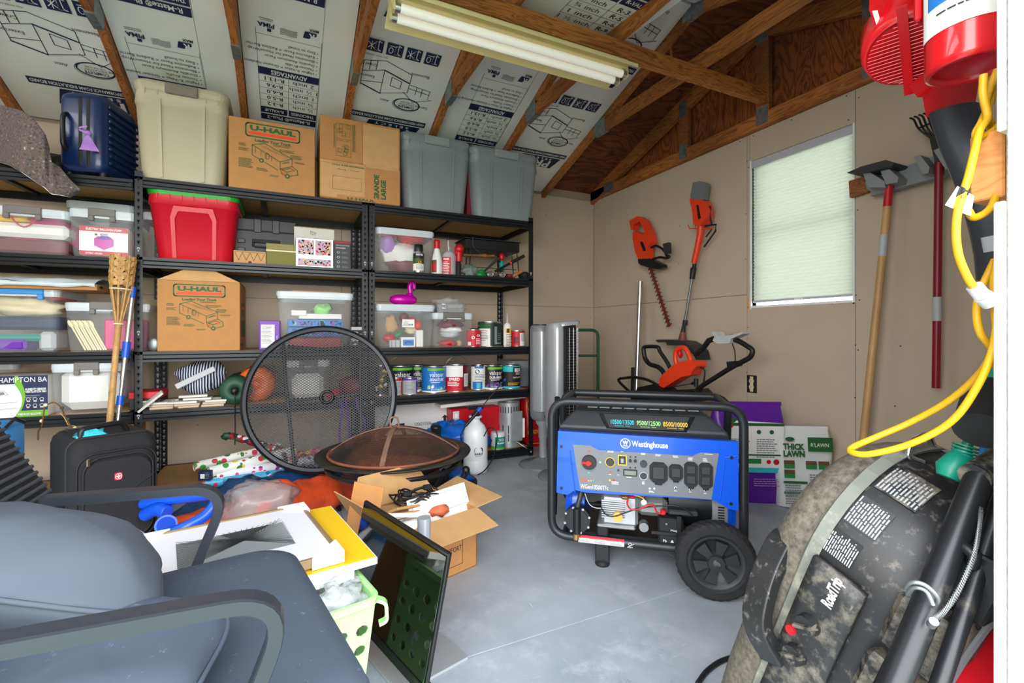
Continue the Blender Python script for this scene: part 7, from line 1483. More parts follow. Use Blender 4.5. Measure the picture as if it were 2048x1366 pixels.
wheel(wc.y, 1); wheel(bk+.10+.07, -1)
m = M(); m.cyl((wc.x, wc.y, WR), (wc.x, bk+.16, WR), .009, seg=10, mat='dullsteel'); m.part('axle', t)

# ---------------------------------------------------------------- folded gas grill by the door
GU = V((0, -.325, .946)).normalized(); GN = V((0, .946, .325)).normalized(); GC = V((-1, 0, 0))
GO = V((.80, .502, .578))-GC*.21-GU*.22
def gp(u, c, n): return GO+GU*u+GC*c+GN*n
mat('dusty', '#1a1b1d', .5, 0, 0, 1, dirt='#857b6d', ds=40, cut=(.42, .68)); mat('stk', '#a9aeb3', .5); mat('dusty2', '#1b1c1e', .45, 0, 0, 1, dirt='#7d746a', ds=45, cut=(.55, .75)); mat('dustlid', '#3f3b36', .75, 0, 0, 1, dirt='#756d61', ds=80, cut=(.34, .62)); mat('bandg', '#6f726a', .6, 0, .15, 12, dirt='#b5ad9a', ds=10)
UH, CH, CR = .39, .21, .19
def gring(n, f, uoff=0, cf=None):
    o = []
    for a, b in rrect(2*UH*f, 2*CH*(cf or f), CR*f, 8): o.append(gp(a+uoff, b, n))
    return o
t = thing('folding_grill', 'dusty black portable gas grill folded upright beside the doorway', 'grill', (GO.x, GO.y, 0))
m = M(); m.loft([gring(n, f) for n, f in ((.0, 1), (-.04, .995), (-.10, .97), (-.155, .91), (-.185, .80))], 'dusty2', True); m.part('grill_body', t, world=True)
m = M(); m.loft([gring(n, f) for n, f in ((.004, .995), (.03, .985), (.055, .95), (.075, .88), (.09, .76), (.10, .5), (.105, .2))], 'dustlid', True); m.part('grill_lid', t, 'dust covered round lid', world=True)
m = M(); m.loft([gring(n, f) for n, f in ((-.012, 1.0), (-.014, 1.018), (.006, 1.022), (.010, 1.0))], 'bandg', False, (0, 0)); m.part('seam_band', t, world=True)
def gsurf(s, n):   # s: height along the control side then round the upper corner; n: 0..1 away from the band
    f = 1-.03*(n**1.5)*1.2
    st = UH-CR
    if s <= st: a, b = s, CH
    else: an = (s-st)/CR; a, b = st+CR*sin(an), CH-CR+CR*cos(an)
    return a*f, b*f, -.13*n
def gs(s, n, off=0):
    a, b, c = gsurf(s, n); st = UH-CR; an = max(0, (s-st)/CR); d = GC*cos(an)+GU*sin(an); return gp(a, b, c)+d*off
def gpatch(nm, s0, s1, n0, n1, mt, off=.0015, rows=0, ink='inkw', parent=None):
    m = M(); m.grid(lambda i, j: gs(s0+(s1-s0)*i, n0+(n1-n0)*j, off), 6, 3, mt); o = m.part(nm, parent or t, world=True)
    if rows:
        m = M()
        for r in range(rows):
            n_a = n0+(n1-n0)*(r+.25)/rows; n_b = n0+(n1-n0)*(r+.72)/rows; s = s0+(s1-s0)*.04; e = s0+(s1-s0)*random.uniform(.75, .96)
            while s < e:
                l = random.uniform(.006, .018); m.add([gs(s, n_a, off+.0012), gs(s, n_b, off+.0012), gs(min(s+l, e), n_b, off+.0012), gs(min(s+l, e), n_a, off+.0012)], [(0, 1, 2, 3)], ink); s += l+.002
        m.part('small_print', o, world=True)
    return o
gpatch('sticker', .235, .278, .10, .44, 'blackrub', rows=13, ink='stk'); gpatch('sticker', .295, .348, .12, .50, 'darkgrey', rows=12, ink='stk'); gpatch('sticker', .37, .435, .14, .60, 'dusty', rows=12, ink='stk')
# control panel plate, knobs
m = M(); m.grid(lambda i, j: gs(-.36+.585*i, .10+.62*j, .008+.004*sin(i*pi)), 14, 5, 'dustyp' if mat('dustyp', '#202123', .5, 0, 0, 1, dirt='#7a7266', ds=30, cut=(.48, .75)) else 0); o = m.part('control_panel', t, world=True); sol = o.modifiers.new('s', 'SOLIDIFY'); sol.thickness = .012
m = M(); m.tube([gs(-.10+.30*k/12, .16+.5*sin(pi*k/12*.5), .018) for k in range(13)], .003, 6, 'dusty'); m.part('panel_ridge', t, world=True)
def gknob(px, py, r, d, mt, nm, lab=None):
    P = onP(px, py, gs(-.12, .4, .018), GC); m = M(); m.cyl(P, P+GC*d, r, r*.86, 22, mt); o = m.part(nm, t, lab, world=True); return o, P
for q in ((1622, 1247), (1597, 1305)):
    m = M(); P = onP(*q, gs(-.12, .4, .016), GC); m.cyl(P-GC*.004, P+GC*.003, .024, seg=22, mat='blackrub'); m.part('knob_bezel', t, world=True)
    o, P = gknob(*q, .0185, .020, 'dusty2', 'control_knob'); m = M(); d = (GU*.6-GN*.8).normalized(); e_ = d.cross(GC); c = P+GC*.021
    m.loft([[c-d*.017-e_*.005-GC*.012, c-d*.017+e_*.005-GC*.012, c+d*.017+e_*.005-GC*.012, c+d*.017-e_*.005-GC*.012], [c-d*.016-e_*.0025+GC*.004, c-d*.016+e_*.0025+GC*.004, c+d*.016+e_*.0025+GC*.004, c+d*.016-e_*.0025+GC*.004]], 'dusty', False); m.part('knob_grip', o, world=True)
gknob(1587, 1257, .009, .010, 'red', 'ignition_button', 'red ignition button')
PP = Pr(onP(1678, 1190, gs(-.12, .5, .026), GC), GU*.95+GN*.1, GC.cross(GU), .006)
PP.x = (GU).normalized(); PP.y = GC.cross(GU).normalized(); PP.n = PP.x.cross(PP.y); PP.text('RoadTrip', 0, 0, .016, 'paper', .055, bold=.03); PP.part('printed_logo', t, world=True)
# moulded blocks, hinge and brackets on the far side of the panel
def gbx(nm, u0, u1, c0, c1, n0, n1, mt, bw=.008, lab=None):
    m = M(); m.box((u0, c0, n0), (u1, c1, n1), mt, bw); m.v = [tuple(gp(*q)) for q in m.v]; return m.part(nm, t, lab, world=True)
gbx('side_block', .17, .265, .11, .225, -.20, -.125, 'dusty'); gbx('side_block', .055, .15, .12, .225, -.20, -.12, 'dusty'); gbx('side_block', -.07, .035, .12, .225, -.20, -.12, 'dusty')
for u in (.155, .03): m = M(); m.ell(gp(u, .232, -.165), (.016, .014, .024), 12, 8, 'dusty'); m.part('latch_tab', t, world=True)
gbx('wing_bracket', .27, .36, .07, .19, -.205, -.15, 'blackmetal', .003)
m = M(); m.tube([gp(*q, -.192) for q in [(a, b) for a, b in rrect(2*UH*.86, 2*CH*.86, CR*.86, 8)][:20]], .012, 6, 'arcgrey' if mat('arcgrey', '#74767a', .5) else 0, flat=[(-.014, -.004), (.014, -.004), (.014, .004), (-.014, .004)]); m.part('inner_rim', t, world=True)
for k in range(5): gbx('grate_bar', .05+.06*k, .07+.06*k, -.08, .12, -.20, -.186, 'dusty', .002)
for k in range(2): gbx('steel_hinge', .06-.10*k, .11-.10*k, .13, .17, -.215, -.19, 'steel', .003)
# handles
m = M(); m.tube(fillet([at(1845, 925, .80), at(1812, 912, .80), at(1826, 882, .80), at(1858, 866, .82), at(1864, 892, .85), at(1900, 908, .87)], .02), .0055, 8, 'chrome'); m.part('carry_handle', t, 'chrome carry handle', world=True)
m = M(); m.tube(fillet([at(1612, 1105, .87), at(1572, 1068, .87), at(1530, 1150, .85), at(1508, 1250, .84), at(1548, 1315, .84)], .05), .018, 8, 'dusty2', flat=[(-.022, -.013), (.022, -.013), (.022, .013), (-.022, .013)]); o = bev(m.part('lid_handle', t, world=True), .005)
# legs
def leg(nm, a, b, ta, tb_, r, mt='genframe2'):
    m = M(); m.cyl(at(*a, ta), at(*b, tb_), r, seg=14, mat=mt); return m.part(nm, t, world=True)
mat('genframe2', '#1f2125', .35, .3, dirt='#6b655c', ds=14, cut=(.55, .8))
leg('leg', (1968, 935), (1775, 1400), .66, .60, .0165); leg('leg', (2010, 985), (1872, 1390), .64, .60, .010); leg('leg_brace', (1925, 1040), (1730, 1440), .70, .64, .009)
A_ = at(1948, 955, .655); B_ = at(2010, 915, .69); m = M(); m.cyl(A_, B_, .0185, seg=18, mat='dusty'); m.part('foam_foot', t, world=True)
m = M(); m.tube(spline([at(1810, 1180, .62), at(1822, 1165, .60), at(1850, 1170, .59), at(1875, 1195, .585), at(1868, 1215, .60)], 5), .0028, 8, 'dullsteel'); m.tube(spline([at(1815, 1188, .62), at(1828, 1175, .60), at(1852, 1182, .59), at(1866, 1210, .585)], 5), .0028, 8, 'dullsteel'); m.part('leg_clip', t, world=True, kind='stuff')
m = M(); pts = spline([at(1963, 1018, .615), at(1958, 1060, .60), at(1948, 1110, .59), at(1925, 1165, .585), at(1895, 1215, .585), at(1866, 1240, .59)], 8)
pts2 = []
for i in range(len(pts)-1):
    for j in range(6):
        c = pts[i]+(pts[i+1]-pts[i])*(j/6); a_2 = (i*6+j)*1.6; pts2.append(c+V((cos(a_2)*.003, sin(a_2)*.003*.5, sin(a_2)*.003)))
m.tube(pts2, .0010, 4, 'dullsteel', caps=(0, 0)); m.part('spring_wire', t, world=True)
m = M(); m.cyl(at(1862, 1250, .59), at(1868, 1243, .58), .005, seg=12, mat='dullsteel'); m.part('spring_bolt', t, world=True)
m = M(); m.tube([at(1925, 1090, .63), at(1950, 1110, .61), at(1945, 1130, .62)], .008, 8, 'blackmetal'); m.part('leg_stop', t, world=True)
gbx('inner_tray', -.38, .30, -.05, .08, -.20, -.186, 'darkred', .004, 'dark red inner tray')
# red fuel can behind the legs
rc = at(1955, 1240, .66); t = thing('fuel_can', 'bright red plastic fuel can behind the grill legs by the door', 'fuel can', (rc.x+.07, rc.y+.06, 0), R_(-30))
m = M(); hz = .60; m.loft([[(x, y, z) for x, y in rrect(.20*f, .17*f, .04)] for z, f in ((0, .92), (.01, 1), (hz-.2, 1), (hz-.15, .96), (hz-.06, .6), (hz-.055, .3))], 'red'); m.part('can_body', t)
m = M(); m.cyl((-.06, -.085, hz-.26), (-.06, -.12, hz-.27), .018, seg=14, mat='ltgrey'); m.part('spout', t)
m = M(); m.tube(fillet([(-.03, 0, hz-.07), (-.03, 0, hz), (.07, 0, hz), (.08, 0, hz-.14)], .03), .014, 8, 'red'); m.part('handle', t)
m = M(); m.tube(spline([V((*onZ(1395, 1366, .01).xy, .008)), V((*onZ(1415, 1340, .01).xy, .008)), V((*onZ(1450, 1318, .01).xy, .008)), V((*onZ(1500, 1310, .01).xy, .008)), V((*onZ(1560, 1330, .01).xy, .008))], 6), .007, 8, 'black'); m.thing('black_cable', 'thick black cable curving on the floor under the grill', 'cable')

# ---------------------------------------------------------------- hanging just inside the door
mat('extred', '#d2101c', .25, coat=.4)
ec = at(1942, 138, .70); t = thing('fire_extinguisher', 'red fire extinguisher with a white label hanging by the door', 'fire extinguisher', tuple(ec))
er = .053; tilt = V((.12, .0, .99)).normalized(); ez = ec.z
m = M(); m.lathe([(er*.80, .006), (er*.86, -.002), (er*.98, 0), (er, .01), (er, .36), (er*.8, .40), (er*.3, .42), (.02, .44)], 32, 'extred', caps=(0, 1)); m.lathe([(er*.80, .006), (er*.74, .018), (.001, .022)], 32, 'red', caps=(0, 0)); m.part('cylinder', t)
p = Pc(er, turn=-R_(25)); p.rect(-er*2.1, .050, er*2.1, .34, 'paper'); p.rect(-er*1.05, .098, -er*.5, .135, 'inkb'); p.rect(-er*1.8, .09, -er*1.25, .13, 'inkb'); p.disc(-er*.78, .117, .008, 'paper', 8); p.lines(-er*.9, .155, er*1.0, 3, .006, 'inkk'); p.rect(er*.25, .14, er*1.1, .19, 'inkgr'); p.lines(-er*1.5, .075, er*1.6, 1, .005, 'inkk'); p.poly([(-er*1.6, .20), (-er*.2, .20), (er*.4, .27), (-er*1.2, .26)], 'inkr'); p.rect(er*.15, -.001+.008, er*.62, .048, 'inkpk' if mat('inkpk', '#e8b8ba', .4) else 0); p.part('printed_label', t)
m = M(); m.cyl((0, 0, .44), (0, 0, .48), .02, seg=12, mat='black'); m.box((-.06, -.012, .47), (.05, .012, .485), 'black', .003); m.part('valve_head', t)
m = M(); m.box((-.02, er, .1), (.02, er+.01, .45), 'red', .003); m.part('wall_hook', t)
# leaf blower / hanging red tool
bc = at(1818, 135, .98); t = thing('leaf_blower', 'red leaf blower with a round slotted intake and dark grey tube, hanging upside down', 'leaf blower', tuple(bc))
view = ray(1818, 100).normalized(); vr = view.cross(V((0, 0, 1))).normalized(); vu = vr.cross(view)
def bw(px, py, tt): return at(px, py, tt)
ic = at(1812, 108, .93); axis = (-view*.75-V((0, 0, 1))*.62+vr*-.05).normalized(); ax1 = axis.cross(V((0, 0, 1))).normalized(); ax2 = axis.cross(ax1)
def ringat(c, r, n=36): return [c+ax1*r*cos(2*pi*k/n)+ax2*r*sin(2*pi*k/n) for k in range(n)]
RB = .064
m = M(); m.loft([ringat(ic-axis*.14, RB*1.05), ringat(ic-axis*.09, RB*1.25), ringat(ic-axis*.03, RB*1.18), ringat(ic-axis*.005, RB*1.04), ringat(ic-axis*.012, RB*.94)], 'extred', True, (1, 1)); m.part('fan_housing', t, world=True)
m = M()
for k in range(17):
    c = -RB*.92+k*RB*1.84/16; L = sqrt(max(1e-6, (RB*.95)**2-c*c)); m.tube([ic+ax2*c-ax1*L, ic+ax2*c+ax1*L], .0016, 4, 'extred')
m.part('intake_slats', t, world=True, kind='stuff')
m = M(); m.tube([ic-ax2*RB*1.5+axis*.004, ic+ax2*RB*1.35+axis*.004], .006, 4, 'extred', flat=[(-.008, -.003), (.008, -.003), (.008, .003), (-.008, .003)]); m.part('intake_rib', t, world=True)
m = M(); m.loft([[at(x, y, .94) for x, y in ((1740, -30), (1738, 20), (1752, 55), (1775, 75), (1850, 62), (1890, 20), (1885, -30))], [at(x, y, 1.06) for x, y in ((1750, -30), (1748, 20), (1760, 50), (1780, 70), (1845, 58), (1880, 20), (1880, -30))]], 'extred', False); bev(m.part('motor_housing', t, world=True), .008)
m = M(); m.add([at(x, y, .937) for x, y in ((1744, 22), (1755, 20), (1764, 53), (1755, 57))], [(0, 1, 2, 3)], 'paper'); m.part('sticker', t, world=True)
m = M(); m.loft([[at(x, y, .90) for x, y in ((1818, 172), (1835, 195), (1870, 192), (1905, 185), (1900, 150), (1840, 150))], [at(x, y, .99) for x, y in ((1818, 172), (1835, 195), (1870, 192), (1905, 185), (1900, 150), (1840, 150))]], 'extred', False); bev(m.part('latch_block', t, world=True), .006)
m = M(); m.loft([[at(x, y, .86) for x, y in ((1845, 195), (1852, 233), (1875, 240), (1925, 232), (1950, 210), (1960, 150), (1900, 150))], [at(x, y, .99) for x, y in ((1845, 195), (1852, 233), (1875, 240), (1925, 232), (1950, 210), (1960, 150), (1900, 150))]], 'extred', False); bev(m.part('tube_collar', t, world=True), .01)
mat('tubedark', '#2b3038', .4)
fr_ = [(1858, 232, 1958, 205), (1868, 262, 1968, 250), (1880, 300, 1985, 300), (1900, 345, 1998, 350), (1925, 400, 2010, 400), (1945, 455, 2012, 450), (1965, 510, 2014, 505), (1975, 560, 2016, 560)]
rg = []
for i, (x0, y0, x1, y1) in enumerate(fr_):
    tt = .86-.012*i; a, b = at(x0, y0, tt), at(x1, y1, tt-.06); c = (a+b)/2; d = (b-a)/2; e_ = V((d.y, -d.x, 0)).normalized()*d.length*.7
    rg.append([c+d*cos(2*pi*k/20)+e_*sin(2*pi*k/20) for k in range(20)])
m = M(); m.loft(rg, 'tubedark', True); m.part('blower_tube', t, 'dark grey blower tube', world=True)
m = M(); c = at(1910, 251, .835); m.box((-.014, -.004, -.003), (.014, .004, .003), 'red', .002); m.T = None; m.v = [tuple(c+vr*x+view*y+vu*z) for x, y, z in m.v]; m.part('locking_tab', t, world=True)
m = M(); m.cyl(at(1990, 470, .72), at(1996, 500, .72), .016, seg=14, mat='milky'); m.part('tube_clip', t, world=True)
# yellow extension cord
mat('cordy', '#c9960a', .5)
t = thing('extension_cord', 'thick yellow extension cord hanging in loops by the door', 'extension cord', tuple(at(1975, 150, .62)))
cr_ = .0044
def cord(pts, r=cr_, k=6, mt='cordy', nm='cord_run'):
    m = M(); m.tube(spline([at(*q) for q in pts], k), r, 10, mt); return m.part(nm, t, world=True)
cord([(1967, 150, .60), (1966, 190, .60), (1975, 235, .60), (1960, 260, .59), (1950, 300, .58), (1935, 360, .57), (1918, 410, .57), (1912, 460, .57), (1917, 510, .57), (1935, 555, .57), (1950, 578, .57)])
cord([(1990, 150, .62), (1985, 190, .62), (1965, 240, .61), (1952, 265, .60), (1956, 275, .6), (1985, 262, .6), (1998, 250, .6)]); cord([(1995, 140, .61), (1972, 200, .61), (1978, 240, .61), (1990, 270, .62), (2000, 300, .62)])
cord([(2000, 340, .60), (1985, 410, .59), (1950, 435, .585), (1935, 420, .58)]); 
cord([(1990, 520, .60), (1978, 545, .60), (1962, 580, .60), (1953, 620, .6), (1960, 665, .6), (1985, 700, .6), (1995, 740, .6)])
cord([(1998, 510, .58), (1988, 560, .58), (1990, 620, .58), (1992, 680, .58), (1965, 740, .60), (1900, 800, .64), (1820, 845, .68), (1750, 875, .70), (1705, 895, .70), (1705, 905, .69), (1740, 908, .67), (1820, 888, .64), (1900, 845, .61), (1950, 780, .59), (1985, 700, .575), (2000, 600, .57)])
m = M(); a, b = at(1948, 572, .57), at(1965, 592, .57); m.cyl(a, b, .008, .0085, 14, 'milky'); m.cyl(b, at(1982, 605, .57), .0095, .010, 14, 'milky'); m.part('clear_plug', t, 'clear cord plug', world=True)
m = M(); a = at(1980, 603, .57); m.cyl(a, at(1992, 598, .565), .0016, seg=6, mat='brass'); m.part('plug_prong', t, world=True); m = M(); m.cyl(at(1975, 612, .57), at(1984, 608, .565), .0016, seg=6, mat='brass'); m.part('plug_prong', t, world=True)
m = M(); m.add([at(*q) for q in ((1890, 410, .575), (1915, 372, .57), (1948, 392, .572), (1942, 432, .578), (1930, 428, .578))]+[at(q[0], q[1], q[2]+.001) for q in ((1890, 410, .575), (1915, 372, .57), (1948, 392, .572), (1942, 432, .578), (1930, 428, .578))], [(0, 1, 2, 3, 4), (5, 6, 7, 8, 9)], 'paper'); tg = m.part('paper_tag', t, 'white paper tag', world=True)
m = M(); c = at(1925, 395, .568); m.ell(c, (.004, .001, .004), 10, 6, 'red'); m.part('tag_symbol', tg, world=True)
m = M(); m.cyl(at(1916, 383, .571), at(1930, 386, .571), .0062, seg=10, mat='black'); m.part('cable_tie', t, world=True)
# green cord end and a black foam handle
t = thing('green_cord_end', 'green extension cord socket hanging behind the grill leg', 'extension cord', tuple(at(1920, 930, .72)))
mat('cordg', '#0a8a72', .4)
m = M(); m.tube([at(1895, 955, .72), at(1902, 940, .72), at(1920, 918, .72), at(1928, 900, .72)], [.014, .020, .017, .010], 14, 'cordg'); m.part('socket', t, world=True)
for k in range(4): m = M(); c = at(1926+k*1.5, 912-k*6, .72); m.cyl(c, at(1927+k*1.5, 909-k*6, .72), .0155, seg=14, mat='cordg'); m.part('strain_ridge', t, world=True)
m = M(); m.tube(spline([at(1932, 900, .72), at(1940, 875, .72), at(1950, 850, .72), at(1965, 800, .74), at(1990, 740, .75)], 5), .007, 8, 'cordg'); m.part('cord', t, world=True)
m = M(); m.cyl(at(1962, 862, .66), at(1985, 790, .70), .031, .033, 20, 'blackrub'); m.ell(at(1985, 785, .70), (.033, .033, .02), 16, 8, 'dusty'); m.thing('foam_grip', 'thick black foam handle end sticking out beside the door jamb', 'handle')
m = M(); m.cyl(at(1965, 925, .76), at(1985, 845, .76), .008, seg=10, mat='skyblue'); m.thing('blue_stick', 'thin bright blue stick behind the foam handle', 'stick')
# ---------------------------------------------------------------- open cardboard box, monitor, frames, basket
a_ = V((.949, .316, 0)); b_ = V((-.316, .949, 0)); BX = V((.70, 1.80, 0))-a_*.40
t = thing('open_cardboard_box', 'open cardboard box stuffed with papers and cables on the floor behind the monitor', 'cardboard box', tuple(BX), atan2(a_.y, a_.x))
w_, d_, h_ = .40, .30, .235
m = M(); e = .004
for q in (((0, 0, 0), (w_, e, h_)), ((0, d_-e, 0), (w_, d_, h_)), ((0, 0, 0), (e, d_, h_)), ((w_-e, 0, 0), (w_, d_, h_)), ((0, 0, 0), (w_, d_, e))): m.box(*q, 'card')
m.part('box_body', t)
for nm, pts in (('f', [(0, 0, h_), (w_, 0, h_), (w_+.0, -.13, h_-.035), (0, -.13, h_-.035)]), ('r', [(w_, 0, h_), (w_, d_, h_), (w_+.13, d_+.0, h_+.035), (w_+.14, 0, h_+.01)]), ('b', [(0, d_, h_), (w_, d_, h_), (w_-.06, d_+.06, h_+.12), (.06, d_+.05, h_+.12)]), ('l', [(0, 0, h_), (0, d_, h_), (-.07, d_-.02, h_+.11), (-.07, .05, h_+.11)])):
    m = M(); m.add(pts, [(0, 1, 2, 3)], 'cardin'); o = m.part('box_flap', t); sol = o.modifiers.new('s', 'SOLIDIFY'); sol.thickness = .004
p = front(w_, h_); p.frame(w_*.55, .035, w_*.82, .165, .0015, 'inkk'); p.text('COMFORT', w_*.68, .09, .02, 'inkk', .1); p.part('printed_front', t)
def bxw(x, y, z): return BX+a_*x+b_*y+V((0, 0, z))
for k in range(7):
    m = M(); m.box((-.09, -.06, 0), (.09, .06, .004), 'paper' if k % 3 else 'cardin', .001)
    m.thing('paper_sheet', 'white paper sheet stacked in the left of the open box, %s from the top' % ('seventh', 'sixth', 'fifth', 'fourth', 'third', 'second', 'first')[k], 'paper', tuple(bxw(.11, .12+.008*k, h_-.06+.013*k)), rot=(R_(-6+3*k*.3), R_(-8+2*k), R_(12+random.uniform(-8, 8))))
m = M(); m.tube(fillet([(-.11, .08, 0), (-.12, -.05, .01), (.06, -.09, .0), (.09, -.07, -.02)], .05), .009, 8, 'paper'); m.thing('cable_sleeve', 'bent white plastic sleeve at the left rim of the open box', 'sleeve', tuple(bxw(.10, .10, h_+.045)))
m = M(); m.box((-.10, -.005, -.06), (.10, .005, .06), 'cardin', .002); m.thing('brown_folder', 'brown folder slanting in the middle of the open box', 'folder', tuple(bxw(.17, .16, h_+.01)), rot=(R_(65), R_(10), R_(30)))
t = thing('black_cable_coil', 'coil of black cables heaped on top of the open box', 'cables', tuple(bxw(.22, .17, h_+.04)))
for k in range(7):
    m = M(); ra, rb = random.uniform(.06, .11), random.uniform(.04, .07); ph = random.uniform(0, 6)
    m.tube(spline([(ra*cos(ph+2*pi*j/9*.95), rb*sin(ph+2*pi*j/9*.95), .012*sin(j*2+k)+.004*k) for j in range(10)], 4), .0035, 6, 'black'); m.part('cable', t)
for q in ((-.04, -.02, .03), (.05, .01, .035)): m = M(); m.box((q[0]-.018, q[1]-.01, q[2]-.01), (q[0]+.018, q[1]+.01, q[2]+.01), 'black', .004); m.part('plug', t)
m = M(); m.ell((0, 0, 0), (.042, .02, .022), 14, 8, 'opouch' if mat('opouch', '#c8643e', .6) else 0, nz=.25, seed=2); m.thing('orange_pouch', 'crumpled orange pouch behind the white frame in the open box', 'pouch', tuple(bxw(.27, .08, h_+.0)))
m = M(); m.ell((0, 0, 0), (.07, .05, .03), 14, 8, 'paper', nz=.2, seed=3); m.thing('white_bag', 'white printed bag at the front left of the open box', 'bag', tuple(bxw(.13, .035, h_-.01)))
m = M(); m.ell((0, 0, 0), (.018, .012, .014), 10, 6, 'pink', nz=.3, seed=3); m.thing('pink_bow', 'small pink bow on the white printed bag', 'bow', tuple(bxw(.14, -.005, h_+.02)))
t = thing('picture_frame', 'slim white picture frame standing in the front of the open box', 'frame', tuple(bxw(.28, .045, h_-.12)), rot=(R_(-20), R_(-6), atan2(a_.y, a_.x)-.15))
m = M(); m.box((-.12, -.004, .0), (.14, .004, .20), 'paper', .002); m.part('frame_board', t); p = Pr((-.12, -.0045, 0), (1, 0, 0), (0, 0, 1)); p.frame(.015, .12, .245, .188, .0015, 'inkgr'); p.part('inner_line', t)
# monitor
mx, my = V((.134, -.48, 0)).normalized(), None
MA = V((.227, 1.60, 0)); MB = V((.361, 1.12, 0)); md = (MB-MA); ML = md.length; md.normalize(); mn = V((md.y, -md.x, 0))
if mn.dot(V((-1, -1, 0))) < 0: mn = -mn
t = thing('computer_monitor', 'black flat monitor on a silver stand, its screen reflecting green', 'monitor', ((MA.x+MB.x)/2, (MA.y+MB.y)/2, 0))
def mo(a, z, n): return MA+md*a+mn*(n+(.40-z)*.22)+V((0, 0, z))
def mbox(nm, a0, a1, z0, z1, n0, n1, mt, lean=0):
    m = M(); m.box((a0, n0, z0), (a1, n1, z1), mt, .002); m.v = [tuple(mo(x, z, y)) for x, y, z in m.v]; return m.part(nm, t, world=True)
mat('screen', '#050806', .06, spec=.9, coat=.5); mat('bezel', '#131416', .3)
zt, zb = .40, .085
mbox('monitor_body', 0, ML, zb, zt, -.012, -.002, 'bezel'); mbox('rear_housing', .12, ML-.12, zb+.05, zt-.08, -.03, -.012, 'bezel'); mbox('screen', .008, ML-.008, zb+.02, zt-.008, -.001, .0008, 'screen'); mbox('bottom_bezel', 0, ML, zb-.004, zb+.018, -.02, .003, 'bezel')
sc_ = (MA+MB)/2-mn*.10
m = M(); m.cyl(at(848, 1035, 1.50)*1, V((*at(848, 1035, 1.50).xy, .01)), .021, seg=20, mat='silverp'); m.part('stand_pole', t, 'silver stand pole', world=True)
sp_ = at(848, 1035, 1.5); m = M(); m.box((-.13, -.11, 0), (.13, .11, .008), 'silverp', .002); an = atan2(md.y, md.x)
c_ = V((.335, 1.385, 0)); rm = Matrix.Rotation(an, 4, 'Z'); m.v = [tuple(rm @ V(q)+c_) for q in m.v]; m.part('stand_base', t, 'silver stand base', world=True)
# basket
mat('limep', '#a9e08f', .35)
rz = R_(12); t = thing('laundry_basket', 'light green plastic basket with round holes full of clear bags', 'basket', (.197, 1.185, 0), rz)
bw_, bd, bh = .36, .23, .30; tp = .82
def bcor(z): f = tp+(1-tp)*z/bh; cx_, cy_ = -bw_/2, bd/2; return [(cx_+sx_*bw_/2*f, cy_+sy_*bd/2*f) for sx_, sy_ in ((-1, -1), (1, -1), (1, 1), (-1, 1))]
m = M()
for s_ in range(4):
    nc = 7 if s_ % 2 == 0 else 4; nr = 5
    for i in range(nc):
        for j in range(nr):
            def pt(u, v):
                z = bh*(.04+.80*(j+v)/nr); c = bcor(z); A, B = c[s_], c[(s_+1) % 4]; f = (i+u)/nc; return (A[0]+(B[0]-A[0])*f, A[1]+(B[1]-A[1])*f, z)
            sq = [(0, 0), (.5, 0), (1, 0), (1, .5), (1, 1), (.5, 1), (0, 1), (0, .5)]; hr = .33-.03*(nr-j)*.6
            ci = [(.5+hr*cos(R_(225+45*k)), .5+hr*sin(R_(225+45*k))*.9) for k in range(8)]
            vs_ = [pt(*q) for q in sq]+[pt(*q) for q in ci]; m.add(vs_, [(k, (k+1) % 8, 8+(k+1) % 8, 8+k) for k in range(8)], 'limep')
c0, c1 = bcor(bh*.84), bcor(bh); m.loft([[(*q, bh*.84) for q in c0], [(*q, bh) for q in c1]], 'limep', False, (0, 0)); c0 = bcor(0); c1 = bcor(bh*.04); m.loft([[(*q, 0.001) for q in c0], [(*q, bh*.04) for q in c1]], 'limep', False, (1, 0))
o = m.part('basket_wall', t); sol = o.modifiers.new('s', 'SOLIDIFY'); sol.thickness = .003
m = M(); m.loft([[(x-bw_/2, y+bd/2, z) for x, y in rrect(bw_*f+g, bd*f+g, .03, 4)] for z, f, g in ((bh-.012, 1.0, .022), (bh+.004, 1, .022), (bh+.006, 1, .01), (bh-.002, 1, -.004))], 'limep', False, (0, 0)); m.part('rim', t)
m = M(); m.tube(fillet([(.0, -.008, bh), (.02, -.015, bh-.01), (.022, -.015, bh-.055), (.004, -.01, bh-.06)], .012), .006, 8, 'limep', flat=[(-.01, -.004), (.01, -.004), (.01, .004), (-.01, .004)]); m.part('handle_tab', t)
mat('bagclear', '#dfe4e6', .12, alpha=.45, bump=.8, bs=40, spec=.8); mat('bagwhite', '#d5dade', .4, 0, .15, 20, bump=.6, bs=25)
for k, (x, y, z, r, lab) in enumerate(((-.07, .06, .285, .06, 'crumpled clear bag at the front right of the green basket'), (-.06, .15, .31, .06, 'crumpled clear bag at the back right of the green basket'), (-.16, .07, .28, .065, 'crumpled white bag in the middle of the green basket'), (-.17, .16, .30, .065, 'silver crumpled bag at the back of the green basket'))):
    P = V((.197, 1.185, 0))+Matrix.Rotation(rz, 3, 'Z') @ V((x, y, z)); m = M(); m.ell((0, 0, 0), (r, r*.9, r*.62), 24, 14, 'bagclear' if k != 2 else 'bagwhite', nz=.28, seed=70+k, nsc=8); m.thing('plastic_bag', lab, 'plastic bag', tuple(P))
    m = M(); m.ell((0, 0, 0), (r*.6, r*.55, r*.35), 14, 8, 'bagwhite', nz=.3, seed=90+k); m.thing('wrapped_part', 'small pale part wrapped inside the %s bag' % ('front right', 'back right', 'middle', 'silver')[k], 'part', tuple(P+V((0, 0, -.005))))
